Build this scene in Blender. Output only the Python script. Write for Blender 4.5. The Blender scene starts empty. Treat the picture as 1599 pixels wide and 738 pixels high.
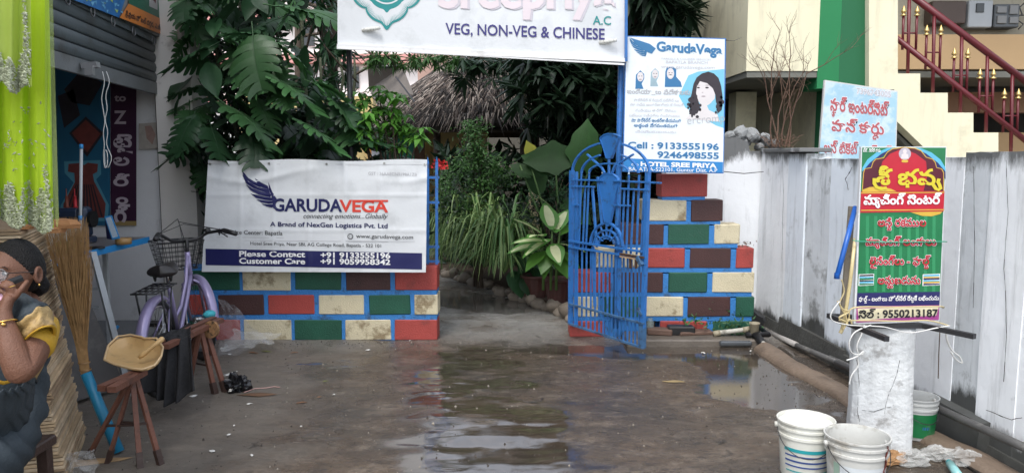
import bpy, bmesh, math, random
from mathutils import Vector, Matrix, noise
from mathutils.geometry import tessellate_polygon
R = math.radians
rnd = random.Random(11)
SC = bpy.context.scene
COL = SC.collection
# ------------------------------------------------------------------ camera
F_PX, CX, CY = 1200.0, 799.5, 369.0
PITCH = R(6.14); CAMZ = 1.5
cam = bpy.data.cameras.new('camera'); cam.sensor_width = 36.0; cam.lens = 36.0 * F_PX / 1599.0
cam.clip_start = 0.05; cam.clip_end = 600
camo = bpy.data.objects.new('camera', cam); COL.objects.link(camo)
camo.location = (0, 0, CAMZ); camo.rotation_euler = (R(90) - PITCH, 0, 0)
SC.camera = camo
# ------------------------------------------------------------------ world and sun
SUN_EL, SUN_ROT = R(58), R(200)
w = bpy.data.worlds.new('World'); SC.world = w; w.use_nodes = True
nt = w.node_tree; bg = nt.nodes['Background']
sky = nt.nodes.new('ShaderNodeTexSky'); sky.sky_type = 'NISHITA'; sky.sun_disc = False
sky.sun_elevation = SUN_EL; sky.sun_rotation = SUN_ROT; sky.dust_density = 1.5; sky.air_density = 1.0; sky.ozone_density = 1.0
hs = nt.nodes.new('ShaderNodeHueSaturation'); hs.inputs['Saturation'].default_value = 0.38; hs.inputs['Value'].default_value = 1.0
nt.links.new(sky.outputs[0], hs.inputs['Color']); nt.links.new(hs.outputs[0], bg.inputs[0])
bg.inputs[1].default_value = 0.15
sl = bpy.data.lights.new('sun', 'SUN'); sl.energy = 0.9; sl.angle = R(18); sl.color = (1.0, 0.97, 0.92)
slo = bpy.data.objects.new('sun', sl); COL.objects.link(slo)
sd = Vector((math.sin(SUN_ROT) * math.cos(SUN_EL), math.cos(SUN_ROT) * math.cos(SUN_EL), math.sin(SUN_EL)))
slo.rotation_euler = (-sd).to_track_quat('-Z', 'Y').to_euler(); slo.location = (0, -4, 9)
SC.view_settings.view_transform = 'Standard'; SC.view_settings.look = 'None'
SC.view_settings.exposure = 1.25; SC.view_settings.gamma = 1
try:
    SC.cycles.max_bounces = 6; SC.cycles.transparent_max_bounces = 12
except Exception: pass
# ------------------------------------------------------------------ geometry of the place
FW = Vector((0, math.cos(PITCH), -math.sin(PITCH))); UP = Vector((0, math.sin(PITCH), math.cos(PITCH)))
CAM = Vector((0, 0, CAMZ))
def ray(px, py): return Vector((1, 0, 0)) * ((px - CX) / F_PX) + FW + UP * ((CY - py) / F_PX)
def at(px, py, Y):
    d = ray(px, py); return CAM + d * (Y / d.y)
def g(px, py, z=0.0):
    d = ray(px, py); return CAM + d * ((z - CAMZ) / d.z)
def plane(P0, n, wave=None):
    P0 = Vector(P0); n = Vector(n).normalized()
    def S(px, py, off=0.0):
        d = ray(px, py); o = off + (wave(px, py) if wave else 0)
        t = ((P0 + n * o) - CAM).dot(n) / d.dot(n)
        return CAM + d * t
    return S
def V(*a): return Vector(a)
# ------------------------------------------------------------------ object helpers
def tag(o, label=None, cat=None, group=None, kind=None):
    if label: o['label'] = label
    if cat: o['category'] = cat
    if group: o['group'] = group
    if kind: o['kind'] = kind
    return o
def thing(name, label, cat, loc=(0, 0, 0), rz=0, group=None):
    o = bpy.data.objects.new(name, None); COL.objects.link(o)
    o.location = loc; o.rotation_euler = (0, 0, rz); o.empty_display_size = .1
    return tag(o, label, cat, group)
def link(name, me, parent=None):
    o = bpy.data.objects.new(name, me); COL.objects.link(o)
    if parent: o.parent = parent
    return o
def base(o, p):
    """move a world-built Empty tree's origin to p: children keep their world place"""
    return o
class MB:
    def __init__(s): s.v = []; s.f = []; s.m = []; s.mi = 0
    def add(s, vs, fs):
        k = len(s.v); s.v += [tuple(v) for v in vs]
        for f in fs: s.f.append(tuple(i + k for i in f)); s.m.append(s.mi)
    def box(s, x0, x1, y0, y1, z0, z1, M=None, c=0.0):
        if x0 > x1: x0, x1 = x1, x0
        if y0 > y1: y0, y1 = y1, y0
        if z0 > z1: z0, z1 = z1, z0
        if c > 0:
            pts = []
            idx = {}
            cs = [(x0, x1), (y0, y1), (z0, z1)]
            for i in (0, 1):
                for j in (0, 1):
                    for k in (0, 1):
                        p = [cs[0][i], cs[1][j], cs[2][k]]
                        q = [c if i == 0 else -c, c if j == 0 else -c, c if k == 0 else -c]
                        for a in range(3):
                            r = list(p)
                            for b in range(3):
                                if b != a: r[b] += q[b]
                            idx[(i, j, k, a)] = len(pts); pts.append(Vector(r))
            fs = []
            I = lambda i, j, k, a: idx[(i, j, k, a)]
            for s0 in (0, 1):
                q = [I(s0, 0, 0, 0), I(s0, 1, 0, 0), I(s0, 1, 1, 0), I(s0, 0, 1, 0)]; fs.append(q if s0 else q[::-1])
                q = [I(0, s0, 0, 1), I(0, s0, 1, 1), I(1, s0, 1, 1), I(1, s0, 0, 1)]; fs.append(q if s0 else q[::-1])
                q = [I(0, 0, s0, 2), I(1, 0, s0, 2), I(1, 1, s0, 2), I(0, 1, s0, 2)]; fs.append(q if s0 else q[::-1])
            for a0 in (0, 1):
                for a1 in (0, 1):
                    q = [I(a0, a1, 0, 0), I(a0, a1, 0, 1), I(a0, a1, 1, 1), I(a0, a1, 1, 0)]; fs.append(q if a0 == a1 else q[::-1])
                    q = [I(a0, 0, a1, 0), I(a0, 0, a1, 2), I(a0, 1, a1, 2), I(a0, 1, a1, 0)]; fs.append(q[::-1] if a0 == a1 else q)
                    q = [I(0, a0, a1, 1), I(0, a0, a1, 2), I(1, a0, a1, 2), I(1, a0, a1, 1)]; fs.append(q if a0 == a1 else q[::-1])
            for i in (0, 1):
                for j in (0, 1):
                    for k in (0, 1):
                        q = [I(i, j, k, 0), I(i, j, k, 1), I(i, j, k, 2)]; fs.append(q if (i + j + k) % 2 else q[::-1])
        else:
            pts = [Vector((x, y, z)) for x in (x0, x1) for y in (y0, y1) for z in (z0, z1)]
            fs = [(0, 1, 3, 2), (4, 6, 7, 5), (0, 4, 5, 1), (2, 3, 7, 6), (0, 2, 6, 4), (1, 5, 7, 3)]
        if M is not None: pts = [M @ p for p in pts]
        s.add(pts, fs); return s
    def bar(s, a, b, w, t=None, up=(0, 0, 1)):
        """square bar from a to b, w wide and t thick"""
        a = Vector(a); b = Vector(b); t = w if t is None else t
        d = b - a; L = d.length; d.normalize(); u = Vector(up)
        if abs(d.dot(u)) > .98: u = Vector((0, 1, 0))
        x = d.cross(u).normalized(); y = x.cross(d)
        pts = [p + x * sx * w / 2 + y * sy * t / 2 for p in (a, b) for sx, sy in ((-1, -1), (1, -1), (1, 1), (-1, 1))]
        s.add(pts, [(3, 2, 1, 0), (4, 5, 6, 7), (0, 1, 5, 4), (1, 2, 6, 5), (2, 3, 7, 6), (3, 0, 4, 7)]); return s
    def tube(s, pts, r, n=8, caps=True, flat=1.0):
        pts = [Vector(p) for p in pts]; m = len(pts)
        rs = r if isinstance(r, (list, tuple)) else [r] * m
        vs = []; prev = None
        for i, p in enumerate(pts):
            d = (pts[min(i + 1, m - 1)] - pts[max(i - 1, 0)])
            if d.length < 1e-9: d = Vector((0, 0, 1))
            d.normalize()
            if prev is None:
                u = Vector((0, 0, 1)) if abs(d.z) < .9 else Vector((1, 0, 0))
                x = d.cross(u).normalized()
            else:
                x = prev - d * prev.dot(d)
                if x.length < 1e-6: x = d.orthogonal()
                x.normalize()
            prev = x; y = d.cross(x)
            for k in range(n):
                a = 2 * math.pi * k / n
                vs.append(p + (x * math.cos(a) + y * math.sin(a) * flat) * rs[i])
        fs = []
        for i in range(m - 1):
            for k in range(n):
                k2 = (k + 1) % n
                fs.append((i * n + k, i * n + k2, (i + 1) * n + k2, (i + 1) * n + k))
        if caps: fs.append(tuple(range(n))[::-1]); fs.append(tuple((m - 1) * n + k for k in range(n)))
        s.add(vs, fs); return s
    def lathe(s, prof, c=(0, 0, 0), n=24, wob=0.0, seed=0):
        c = Vector(c); vs = []; m = len(prof)
        for i, (r, z) in enumerate(prof):
            for k in range(n):
                a = 2 * math.pi * k / n
                rr = r * (1 + wob * noise.noise(Vector((math.cos(a) * 1.5 + seed, math.sin(a) * 1.5, z * 6))))
                vs.append(c + Vector((rr * math.cos(a), rr * math.sin(a), z)))
        fs = []
        for i in range(m - 1):
            for k in range(n):
                k2 = (k + 1) % n
                fs.append((i * n + k, i * n + k2, (i + 1) * n + k2, (i + 1) * n + k))
        s.add(vs, fs); return s
    def disc(s, c, r, n=20, nrm=(0, 0, 1), th=0.0):
        c = Vector(c); nrm = Vector(nrm).normalized(); x = nrm.orthogonal().normalized(); y = nrm.cross(x)
        ring = [c + (x * math.cos(2 * math.pi * k / n) + y * math.sin(2 * math.pi * k / n)) * r for k in range(n)]
        if th: s.add([p - nrm * th / 2 for p in ring] + [p + nrm * th / 2 for p in ring],
                     [tuple(range(n))[::-1], tuple(range(n, 2 * n))] + [(k, (k + 1) % n, n + (k + 1) % n, n + k) for k in range(n)])
        else: s.add(ring, [tuple(range(n))])
        return s
    def grid(s, fn, nu, nv):
        vs = [fn(i / nu, j / nv) for j in range(nv + 1) for i in range(nu + 1)]
        fs = [(j * (nu + 1) + i, j * (nu + 1) + i + 1, (j + 1) * (nu + 1) + i + 1, (j + 1) * (nu + 1) + i) for j in range(nv) for i in range(nu)]
        s.add(vs, fs); return s
    def prism(s, pts, off):
        """closed polygon pts (3D) given thickness vector off"""
        n = len(pts); pts = [Vector(p) for p in pts]; off = Vector(off)
        tris = tessellate_polygon([pts])
        s.add(pts + [p + off for p in pts], [tuple(t) for t in tris] + [tuple(i + n for i in t[::-1]) for t in tris] + [(i, (i + 1) % n, n + (i + 1) % n, n + i) for i in range(n)])
        return s
    def poly(s, pts):
        pts = [Vector(p) for p in pts]
        s.add(pts, [tuple(t) for t in tessellate_polygon([pts])]); return s
    def mesh(s, name, mats, smooth=False):
        me = bpy.data.meshes.new(name); me.from_pydata(s.v, [], s.f)
        if not isinstance(mats, (list, tuple)): mats = [mats]
        for m in mats: me.materials.append(m)
        if len(mats) > 1: me.polygons.foreach_set('material_index', s.m)
        if smooth: me.polygons.foreach_set('use_smooth', [True] * len(me.polygons))
        me.update(); return me
    def build(s, name, mats, parent=None, smooth=False, fix=False):
        me = s.mesh(name, mats, smooth)
        if fix:
            b = bmesh.new(); b.from_mesh(me); bmesh.ops.recalc_face_normals(b, faces=b.faces); b.to_mesh(me); b.free()
        return link(name, me, parent)
def solid(o, t, off=0):
    m = o.modifiers.new('thickness', 'SOLIDIFY'); m.thickness = t; m.offset = off; return o
def subd(o, n=1):
    m = o.modifiers.new('smooth', 'SUBSURF'); m.levels = n; m.render_levels = n; return o
# ------------------------------------------------------------------ materials
MATS = {}
def mat(name, col, rough=.6, var=.12, scale=6, bump=.08, bscale=60, dirt=None, damt=.5, dscale=3, dthr=.55, spec=.5, metal=0, streak=None, streak_amt=.6, rnd_amt=0, low=None, emit=None, coat=0, trans=0):
    if name in MATS: return MATS[name]
    m = bpy.data.materials.new(name); m.use_nodes = True; t = m.node_tree; N = t.nodes.new; L = t.links.new
    b = t.nodes['Principled BSDF']; b.inputs['Roughness'].default_value = rough; b.inputs['Metallic'].default_value = metal
    b.inputs['Specular IOR Level'].default_value = spec
    if coat: b.inputs['Coat Weight'].default_value = coat; b.inputs['Coat Roughness'].default_value = .15
    co = N('ShaderNodeTexCoord').outputs['Object']
    n1 = N('ShaderNodeTexNoise'); n1.inputs['Scale'].default_value = scale; n1.inputs['Detail'].default_value = 5; n1.inputs['Roughness'].default_value = .6; L(co, n1.inputs['Vector'])
    mx = N('ShaderNodeMix'); mx.data_type = 'RGBA'
    c = Vector(col[:3])
    mx.inputs['A'].default_value = (*(c * (1 - var * 2)), 1); mx.inputs['B'].default_value = (*[min(1, q) for q in c * (1 + var * 1.6)], 1)
    L(n1.outputs['Fac'], mx.inputs['Factor']); out = mx.outputs['Result']
    if rnd_amt:
        oi = N('ShaderNodeObjectInfo'); hsv = N('ShaderNodeHueSaturation'); mr = N('ShaderNodeMapRange')
        mr.inputs['To Min'].default_value = 1 - rnd_amt; mr.inputs['To Max'].default_value = 1 + rnd_amt
        L(oi.outputs['Random'], mr.inputs['Value']); L(mr.outputs[0], hsv.inputs['Value']); L(out, hsv.inputs['Color']); out = hsv.outputs[0]
    if dirt is not None:
        n2 = N('ShaderNodeTexNoise'); n2.inputs['Scale'].default_value = dscale; n2.inputs['Detail'].default_value = 9; n2.inputs['Roughness'].default_value = .68; L(co, n2.inputs['Vector'])
        r = N('ShaderNodeMapRange'); r.inputs['From Min'].default_value = dthr; r.inputs['From Max'].default_value = dthr + .1; r.inputs['To Max'].default_value = damt; L(n2.outputs['Fac'], r.inputs['Value'])
        m2 = N('ShaderNodeMix'); m2.data_type = 'RGBA'; L(r.outputs[0], m2.inputs['Factor']); L(out, m2.inputs['A']); m2.inputs['B'].default_value = (*dirt, 1); out = m2.outputs['Result']
    if streak is not None:
        mp = N('ShaderNodeMapping'); mp.inputs['Scale'].default_value = (7, 7, .7); L(co, mp.inputs['Vector'])
        n3 = N('ShaderNodeTexNoise'); n3.inputs['Scale'].default_value = 1.6; n3.inputs['Detail'].default_value = 8; n3.inputs['Roughness'].default_value = .7; L(mp.outputs[0], n3.inputs['Vector'])
        r = N('ShaderNodeMapRange'); r.inputs['From Min'].default_value = .52; r.inputs['From Max'].default_value = .78; r.inputs['To Max'].default_value = streak_amt; L(n3.outputs['Fac'], r.inputs['Value'])
        m2 = N('ShaderNodeMix'); m2.data_type = 'RGBA'; L(r.outputs[0], m2.inputs['Factor']); L(out, m2.inputs['A']); m2.inputs['B'].default_value = (*streak, 1); out = m2.outputs['Result']
    if low is not None:
        sp = N('ShaderNodeSeparateXYZ'); L(co, sp.inputs[0]); n5 = N('ShaderNodeTexNoise'); n5.inputs['Scale'].default_value = 4.5; n5.inputs['Detail'].default_value = 9; n5.inputs['Roughness'].default_value = .72
        mp5 = N('ShaderNodeMapping'); mp5.inputs['Scale'].default_value = (1, 1, .30); L(co, mp5.inputs['Vector']); L(mp5.outputs[0], n5.inputs['Vector'])
        for z0, k0, sgn in ((low + .04, .36, -1), (1.42, .45, 1)):
            a5 = N('ShaderNodeMath'); a5.operation = 'SUBTRACT'; L(sp.outputs['Z'], a5.inputs[0]); a5.inputs[1].default_value = z0
            b5 = N('ShaderNodeMath'); b5.operation = 'MULTIPLY_ADD'; L(a5.outputs[0], b5.inputs[0]); b5.inputs[1].default_value = sgn / k0; L(n5.outputs['Fac'], b5.inputs[2])
            r5_ = N('ShaderNodeMapRange'); r5_.inputs['From Min'].default_value = .50; r5_.inputs['From Max'].default_value = .66; r5_.inputs['To Max'].default_value = .95 if sgn < 0 else .85; L(b5.outputs[0], r5_.inputs['Value'])
            m5 = N('ShaderNodeMix'); m5.data_type = 'RGBA'; L(r5_.outputs[0], m5.inputs['Factor']); L(out, m5.inputs['A']); m5.inputs['B'].default_value = (.035, .036, .032, 1); out = m5.outputs['Result']
    L(out, b.inputs['Base Color'])
    if bump:
        n4 = N('ShaderNodeTexNoise'); n4.inputs['Scale'].default_value = bscale; n4.inputs['Detail'].default_value = 4; L(co, n4.inputs['Vector'])
        bp = N('ShaderNodeBump'); bp.inputs['Strength'].default_value = bump; bp.inputs['Distance'].default_value = .01; L(n4.outputs['Fac'], bp.inputs['Height']); L(bp.outputs[0], b.inputs['Normal'])
    if trans:
        tr = N('ShaderNodeBsdfTranslucent'); L(out, tr.inputs['Color']); ms = N('ShaderNodeMixShader'); ms.inputs[0].default_value = trans
        L(b.outputs[0], ms.inputs[1]); L(tr.outputs[0], ms.inputs[2]); L(ms.outputs[0], t.nodes['Material Output'].inputs['Surface'])
    MATS[name] = m; return m
def clear_mat(name, col, alpha, rough=.12):
    if name in MATS: return MATS[name]
    m = bpy.data.materials.new(name); m.use_nodes = True; t = m.node_tree
    b = t.nodes['Principled BSDF']; b.inputs['Base Color'].default_value = (*col, 1); b.inputs['Roughness'].default_value = rough; b.inputs['Alpha'].default_value = alpha
    MATS[name] = m; return m
# ------------------------------------------------------------------ lettering
_TC = {}
def loops_of(s, off=0.0):
    k = s
    if k in _TC: return _TC[k]
    c = bpy.data.curves.new('t', 'FONT'); c.body = s; c.size = 1; c.fill_mode = 'NONE'; c.resolution_u = 3
    o = bpy.data.objects.new('t', c); COL.objects.link(o)
    bpy.context.view_layer.update()
    dg = bpy.context.evaluated_depsgraph_get(); me = bpy.data.meshes.new_from_object(o.evaluated_get(dg))
    adj = {}
    for e in me.edges:
        a, b = e.vertices; adj.setdefault(a, []).append(b); adj.setdefault(b, []).append(a)
    seen = set(); out = []
    for v in range(len(me.vertices)):
        if v in seen or v not in adj: continue
        lp = [v]; seen.add(v); prev = None; cur = v
        while True:
            nx = [q for q in adj[cur] if q not in seen]
            if not nx: break
            q = nx[0] if len(lp) > 1 or len(nx) == 1 else min(nx)
            lp.append(q); seen.add(q); cur = q
        pts = [me.vertices[i].co.xy.copy() for i in lp]
        if len(pts) > 2: out.append(pts)
    bpy.data.objects.remove(o); bpy.data.curves.remove(c); bpy.data.meshes.remove(me)
    _TC[k] = out; return out
def area(p): return sum(p[i].x * p[(i + 1) % len(p)].y - p[(i + 1) % len(p)].x * p[i].y for i in range(len(p))) / 2
def inside(pt, p):
    c = False; j = len(p) - 1
    for i in range(len(p)):
        if (p[i].y > pt.y) != (p[j].y > pt.y) and pt.x < (p[j].x - p[i].x) * (pt.y - p[i].y) / (p[j].y - p[i].y) + p[i].x: c = not c
        j = i
    return c
def adv(s):
    if not s: return 0.0
    a = loops_of(s + '|'); b = loops_of('|')
    return max(min(q.x for q in p) for p in a) - min(q.x for q in b[0])
def stroke(pts, w):
    """thick polyline -> outline loop"""
    pts = [Vector(p) for p in pts]; L = []; Rr = []
    for i, p in enumerate(pts):
        d = pts[min(i + 1, len(pts) - 1)] - pts[max(i - 1, 0)]; d.normalize(); n = Vector((-d.y, d.x)) * w / 2
        L.append(p + n); Rr.append(p - n)
    return L + Rr[::-1]
def layout(s, off=0.0):
    """s may hold {X}: X written small below the letter before it; {r},{y} the two curved joined signs"""
    basec = ''; subs = []; i = 0
    while i < len(s):
        if s[i] == '{':
            j = s.index('}', i); subs.append((len(basec), s[i + 1:j])); i = j + 1
        else: basec += s[i]; i += 1
    groups = []
    def add(lps, sc=(1, 1), tr=(0, 0)):
        lps = [[Vector((p.x * sc[0] + tr[0], p.y * sc[1] + tr[1])) for p in lp] for lp in lps]
        if off:
            b0 = max(lps, key=lambda l: abs(area(l))); sn = 1 if area(b0) > 0 else -1; new = []
            for l in lps:
                q = [l[0]]
                for p in l[1:]:
                    if (p - q[-1]).length > 1e-4: q.append(p)
                n_ = len(q); r_ = []
                for i_ in range(n_):
                    d1 = (q[i_] - q[i_ - 1]).normalized(); d2 = (q[(i_ + 1) % n_] - q[i_]).normalized(); d = d1 + d2
                    if d.length < .3: d = d1
                    d.normalize(); k_ = min(1.6, 1 / max(.4, d.dot(d1))); r_.append(q[i_] + Vector((d.y, -d.x)) * sn * off * k_)
                new.append(r_)
            lps = new
        big = max(lps, key=lambda l: abs(area(l))); sg = area(big) > 0
        outs = [l for l in lps if (area(l) > 0) == sg]; holes = [l for l in lps if (area(l) > 0) != sg]
        gs = [[o] for o in outs]
        for h in holes:
            cand = [q for q in gs if inside(h[0], q[0])]
            if cand: min(cand, key=lambda q: abs(area(q[0]))).append(h)
            elif abs(area(h)) > 1e-5: gs.append([h])
        groups.extend(gs)
    runs = []; tel = lambda ch: 0x0C00 <= ord(ch) <= 0x0C7F or ord(ch) == 0x200C
    for k_, ch in enumerate(basec):
        if runs and (tel(ch) == runs[-1][2] or (ch == ' ')): runs[-1][1] += ch
        else: runs.append([k_, ch, tel(ch)])
    for k_, rs_, _t in runs:
        lp = loops_of(rs_, off) if rs_.strip() else None
        if lp: add(lp, (1, 1), (adv(basec[:k_]), 0))
    for i, x in subs:
        x0, x1 = adv(basec[:i - 1]), adv(basec[:i]); w = x1 - x0; sw = .085 + off * 2
        if x == 'r':
            groups.append([stroke([(x0 + w * .75, -.16), (x0 + .35 * w, -.2), (x0 + .02, -.12), (x0 - .06, .05), (x0 - .06, .3)], sw)])
        elif x == 'y':
            groups.append([stroke([(x1 - .12, .02), (x1 - .06, -.08), (x1 + .0, -.2), (x1 + .1, -.25), (x1 + .18, -.18), (x1 + .14, -.02), (x1 + .08, .12), (x1 + .12, .28)], sw)])
        else:
            wl = adv(x) * .6; add(loops_of(x, off), (.6, .52), (x0 + (w - wl) / 2 + .05, -.36))
    return groups
def ink(S, s, x0, x1, yb, cap, m, parent, bold=0.0, yb1=None, off=.004, name='lettering', lean=0.0, halo=None, hbold=.05):
    """print s on surface S between pixels x0..x1 on the baseline yb (yb1 at the right end)"""
    yb1 = yb if yb1 is None else yb1
    bs = ''.join(ch for ch in s if True)
    pure = ''; k = 0
    while k < len(s):
        if s[k] == '{': k = s.index('}', k) + 1
        else: pure += s[k]; k += 1
    W = max(max(p.x for p in l) for l in loops_of(pure)); X0 = min(min(p.x for p in l) for l in loops_of(pure))
    sx = (x1 - x0) / (W - X0); sy = cap / .7
    jobs = [(bold, m, off, name)]
    if halo: jobs.insert(0, (bold + hbold, halo, off - .0018, 'lettering_outline'))
    for bo, mm, of, nm in jobs:
        mb = MB()
        for gi, grp in enumerate(layout(s, bo)):
            allp = [p for l in grp for p in l]
            tris = tessellate_polygon([[Vector((p.x, p.y, 0)) for p in l] for l in grp])
            vs = []
            for p in allp:
                px = x0 + (p.x - X0) * sx + lean * p.y * sy; t = (px - x0) / max(1e-6, x1 - x0)
                vs.append(S(px, yb + (yb1 - yb) * t - p.y * sy, of + (gi % 7) * .0002))
            mb.add(vs, [tuple(t) for t in tris])
        o = mb.build(nm, mm, parent)
    return o
def flat(S, pts, m, parent, name, off=.002, th=None):
    mb = MB(); P = [S(x, y, off) for x, y in pts]; mb.poly(P); return mb.build(name, m, parent)
def ell(cx, cy, rx, ry, n=28, a0=0, a1=360):
    return [(cx + rx * math.cos(R(a0 + (a1 - a0) * k / n)), cy + ry * math.sin(R(a0 + (a1 - a0) * k / n))) for k in range(n if a1 - a0 >= 360 else n + 1)]
# ================================================================== materials used widely
M_BLUE = mat('blue_paint', (.028, .15, .44), .42, .14, 9, .12, 90, dirt=(.035, .05, .07), damt=.65, dscale=16, dthr=.54)
M_RED = mat('red_block_paint', (.36, .055, .045), .6, .14, 5, .5, 120, dirt=(.12, .035, .03), damt=.5, dscale=6, dthr=.56, low=-.10)
M_GREEN = mat('green_block_paint', (.012, .085, .05), .55, .2, 5, .5, 120, dirt=(.06, .1, .08), damt=.3, dscale=12, dthr=.6, low=-.10)
M_CREAM = mat('cream_block_paint', (.62, .55, .38), .65, .1, 5, .6, 120, dirt=(.2, .14, .07), damt=.85, dscale=5.5, dthr=.53, low=-.08)
M_MAROON = mat('maroon_block_paint', (.06, .024, .022), .55, .15, 5, .5, 120, dirt=(.03, .018, .015), damt=.4)
M_MORTAR = mat('blue_mortar_paint', (.035, .20, .52), .55, .14, 7, .6, 90, dirt=(.04, .06, .08), damt=.7, dscale=9, dthr=.55, low=-.08)
M_BLACK = mat('black_plastic', (.012, .012, .013), .4, .2, 20, .1)
M_WHITEWALL = mat('whitewash', (.74, .79, .84), .85, .06, 2.5, .35, 14, dirt=(.25, .26, .26), damt=.5, dscale=4, dthr=.6, streak=(.12, .125, .12), streak_amt=.6, low=.16)
M_WHITEWALL2 = mat('whitewash_grey', (.64, .67, .69), .88, .1, 2.5, .4, 14, dirt=(.14, .14, .13), damt=.7, dscale=3.4, dthr=.54, streak=(.06, .06, .055), streak_amt=.85, low=.24)
M_WHITEWALL3 = mat('whitewash_clean', (.86, .88, .90), .85, .05, 2.5, .35, 14, dirt=(.3, .3, .3), damt=.4, dscale=5, dthr=.62, streak=(.16, .165, .155), streak_amt=.6, low=.12)
M_MOULD = mat('mouldy_cement', (.055, .055, .05), .85, .3, 5, .8, 30, dirt=(.22, .21, .18), damt=.5, dscale=4, dthr=.6)
M_CEMENT = mat('wet_cement', (.13, .11, .09), .5, .2, 6, .6, 50, dirt=(.05, .045, .04), damt=.6)
M_HCREAM = mat('cream_wall_paint', (.74, .69, .50), .85, .05, 1.5, .1, 20, dirt=(.5, .46, .33), damt=.6, dscale=1.6, dthr=.52, streak=(.36, .33, .25), streak_amt=.45)
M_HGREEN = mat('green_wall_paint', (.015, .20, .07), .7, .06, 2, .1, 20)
M_HGREEN2 = mat('shaded_green_wall', (.01, .12, .045), .7, .06, 2, .1, 20)  # darker copy of the column green, with the front face's shade in the colour
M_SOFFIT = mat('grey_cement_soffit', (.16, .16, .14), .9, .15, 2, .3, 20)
M_TAN = mat('tan_wall_paint', (.48, .32, .17), .85, .08, 1.5, .1, 20)
M_RAILRED = mat('maroon_metal_paint', (.12, .012, .018), .4, .1, 6, .05, 40)
M_GOLD = mat('gold_paint', (.60, .43, .17), .4, .1, 20, .05, metal=.7)
M_STEEL = mat('dark_steel', (.06, .06, .065), .45, .2, 20, .2, metal=.6, dirt=(.1, .05, .03), damt=.5)
M_GREYPAINT = mat('grey_wall_paint', (.68, .65, .62), .85, .07, 2, .2, 30, dirt=(.2, .18, .16), damt=.5, dscale=3, dthr=.58)
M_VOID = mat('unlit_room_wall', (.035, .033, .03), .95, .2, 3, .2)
M_SOIL = mat('garden_soil', (.05, .032, .02), .9, .3, 8, .9, 30)
M_STONE = mat('river_stone', (.20, .165, .13), .55, .22, 7, .3, 60, rnd_amt=.4)

# ================================================================== ground
PUD = [(.02, 3.75, .30, .22, .010), (-.30, 3.62, .22, .10, .007), (-.38, 4.0, .28, .10, .006), (.15, 4.05, .30, .08, .008), (-.3, 3.8, .2, .08, .006), (1.55, 5.0, .42, .75, .016), (1.75, 5.6, .3, .3, .014), (1.1, 5.75, .8, .18, .012),
       (-.55, 7.8, .7, .5, .016), (-.1, 7.3, .5, .25, .010), (-1.2, 5.5, .9, .35, .007), (0.5, 4.7, .6, .3, .006), (-.1, 3.35, .5, .12, .008), (-.25, 5.1, .35, .4, .005)]
def film_at(x, y):
    a = math.exp(-((x + .12) / .50) ** 4 - ((y - 3.75) / .75) ** 4); b = .75 * math.exp(-((x + .28) / .42) ** 4 - ((y - 5.0) / 1.0) ** 4)
    n = noise.noise(Vector((x * 2.4, y * 5.5, 9))) + .5 * noise.noise(Vector((x * 7, y * 16, 2)))
    return max(0, min(1, (max(a, b) * 1.5 - .35 + n * .9) * 2.2 - .5))
def gh(x, y):
    p = Vector((x, y * 1.6, 0))
    h = .009 * noise.noise(p * .7) + .006 * noise.noise(p * 2.1 + Vector((3, 1, 0))) + .003 * noise.noise(Vector((x * 6, y * 14, 2))) + .0012 * noise.noise(Vector((x * 22, y * 40, 5)))
    for cx, cy, rx, ry, d in PUD:
        q = ((x - cx) / rx) ** 2 + ((y - cy) / ry) ** 2
        if q < 4: h -= d * math.exp(-q * 1.3)
    if 3.2 < y < 5.8: h += .032 * math.exp(-((x + .02) / .75) ** 4) * ((y - 3.2) / .95 if y < 4.15 else max(0, 1 - (y - 4.15) / 1.6)) * min(1, (y - 3.2) / .3)
    f = film_at(x, y)
    if f > 0: h += f * (.0042 * noise.noise(Vector((x * 1.6, y * 4.2, 11))) + .0016 * noise.noise(Vector((x * 5, y * 13, 4))))
    return h + .004
LEVEL = -.0015
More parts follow.
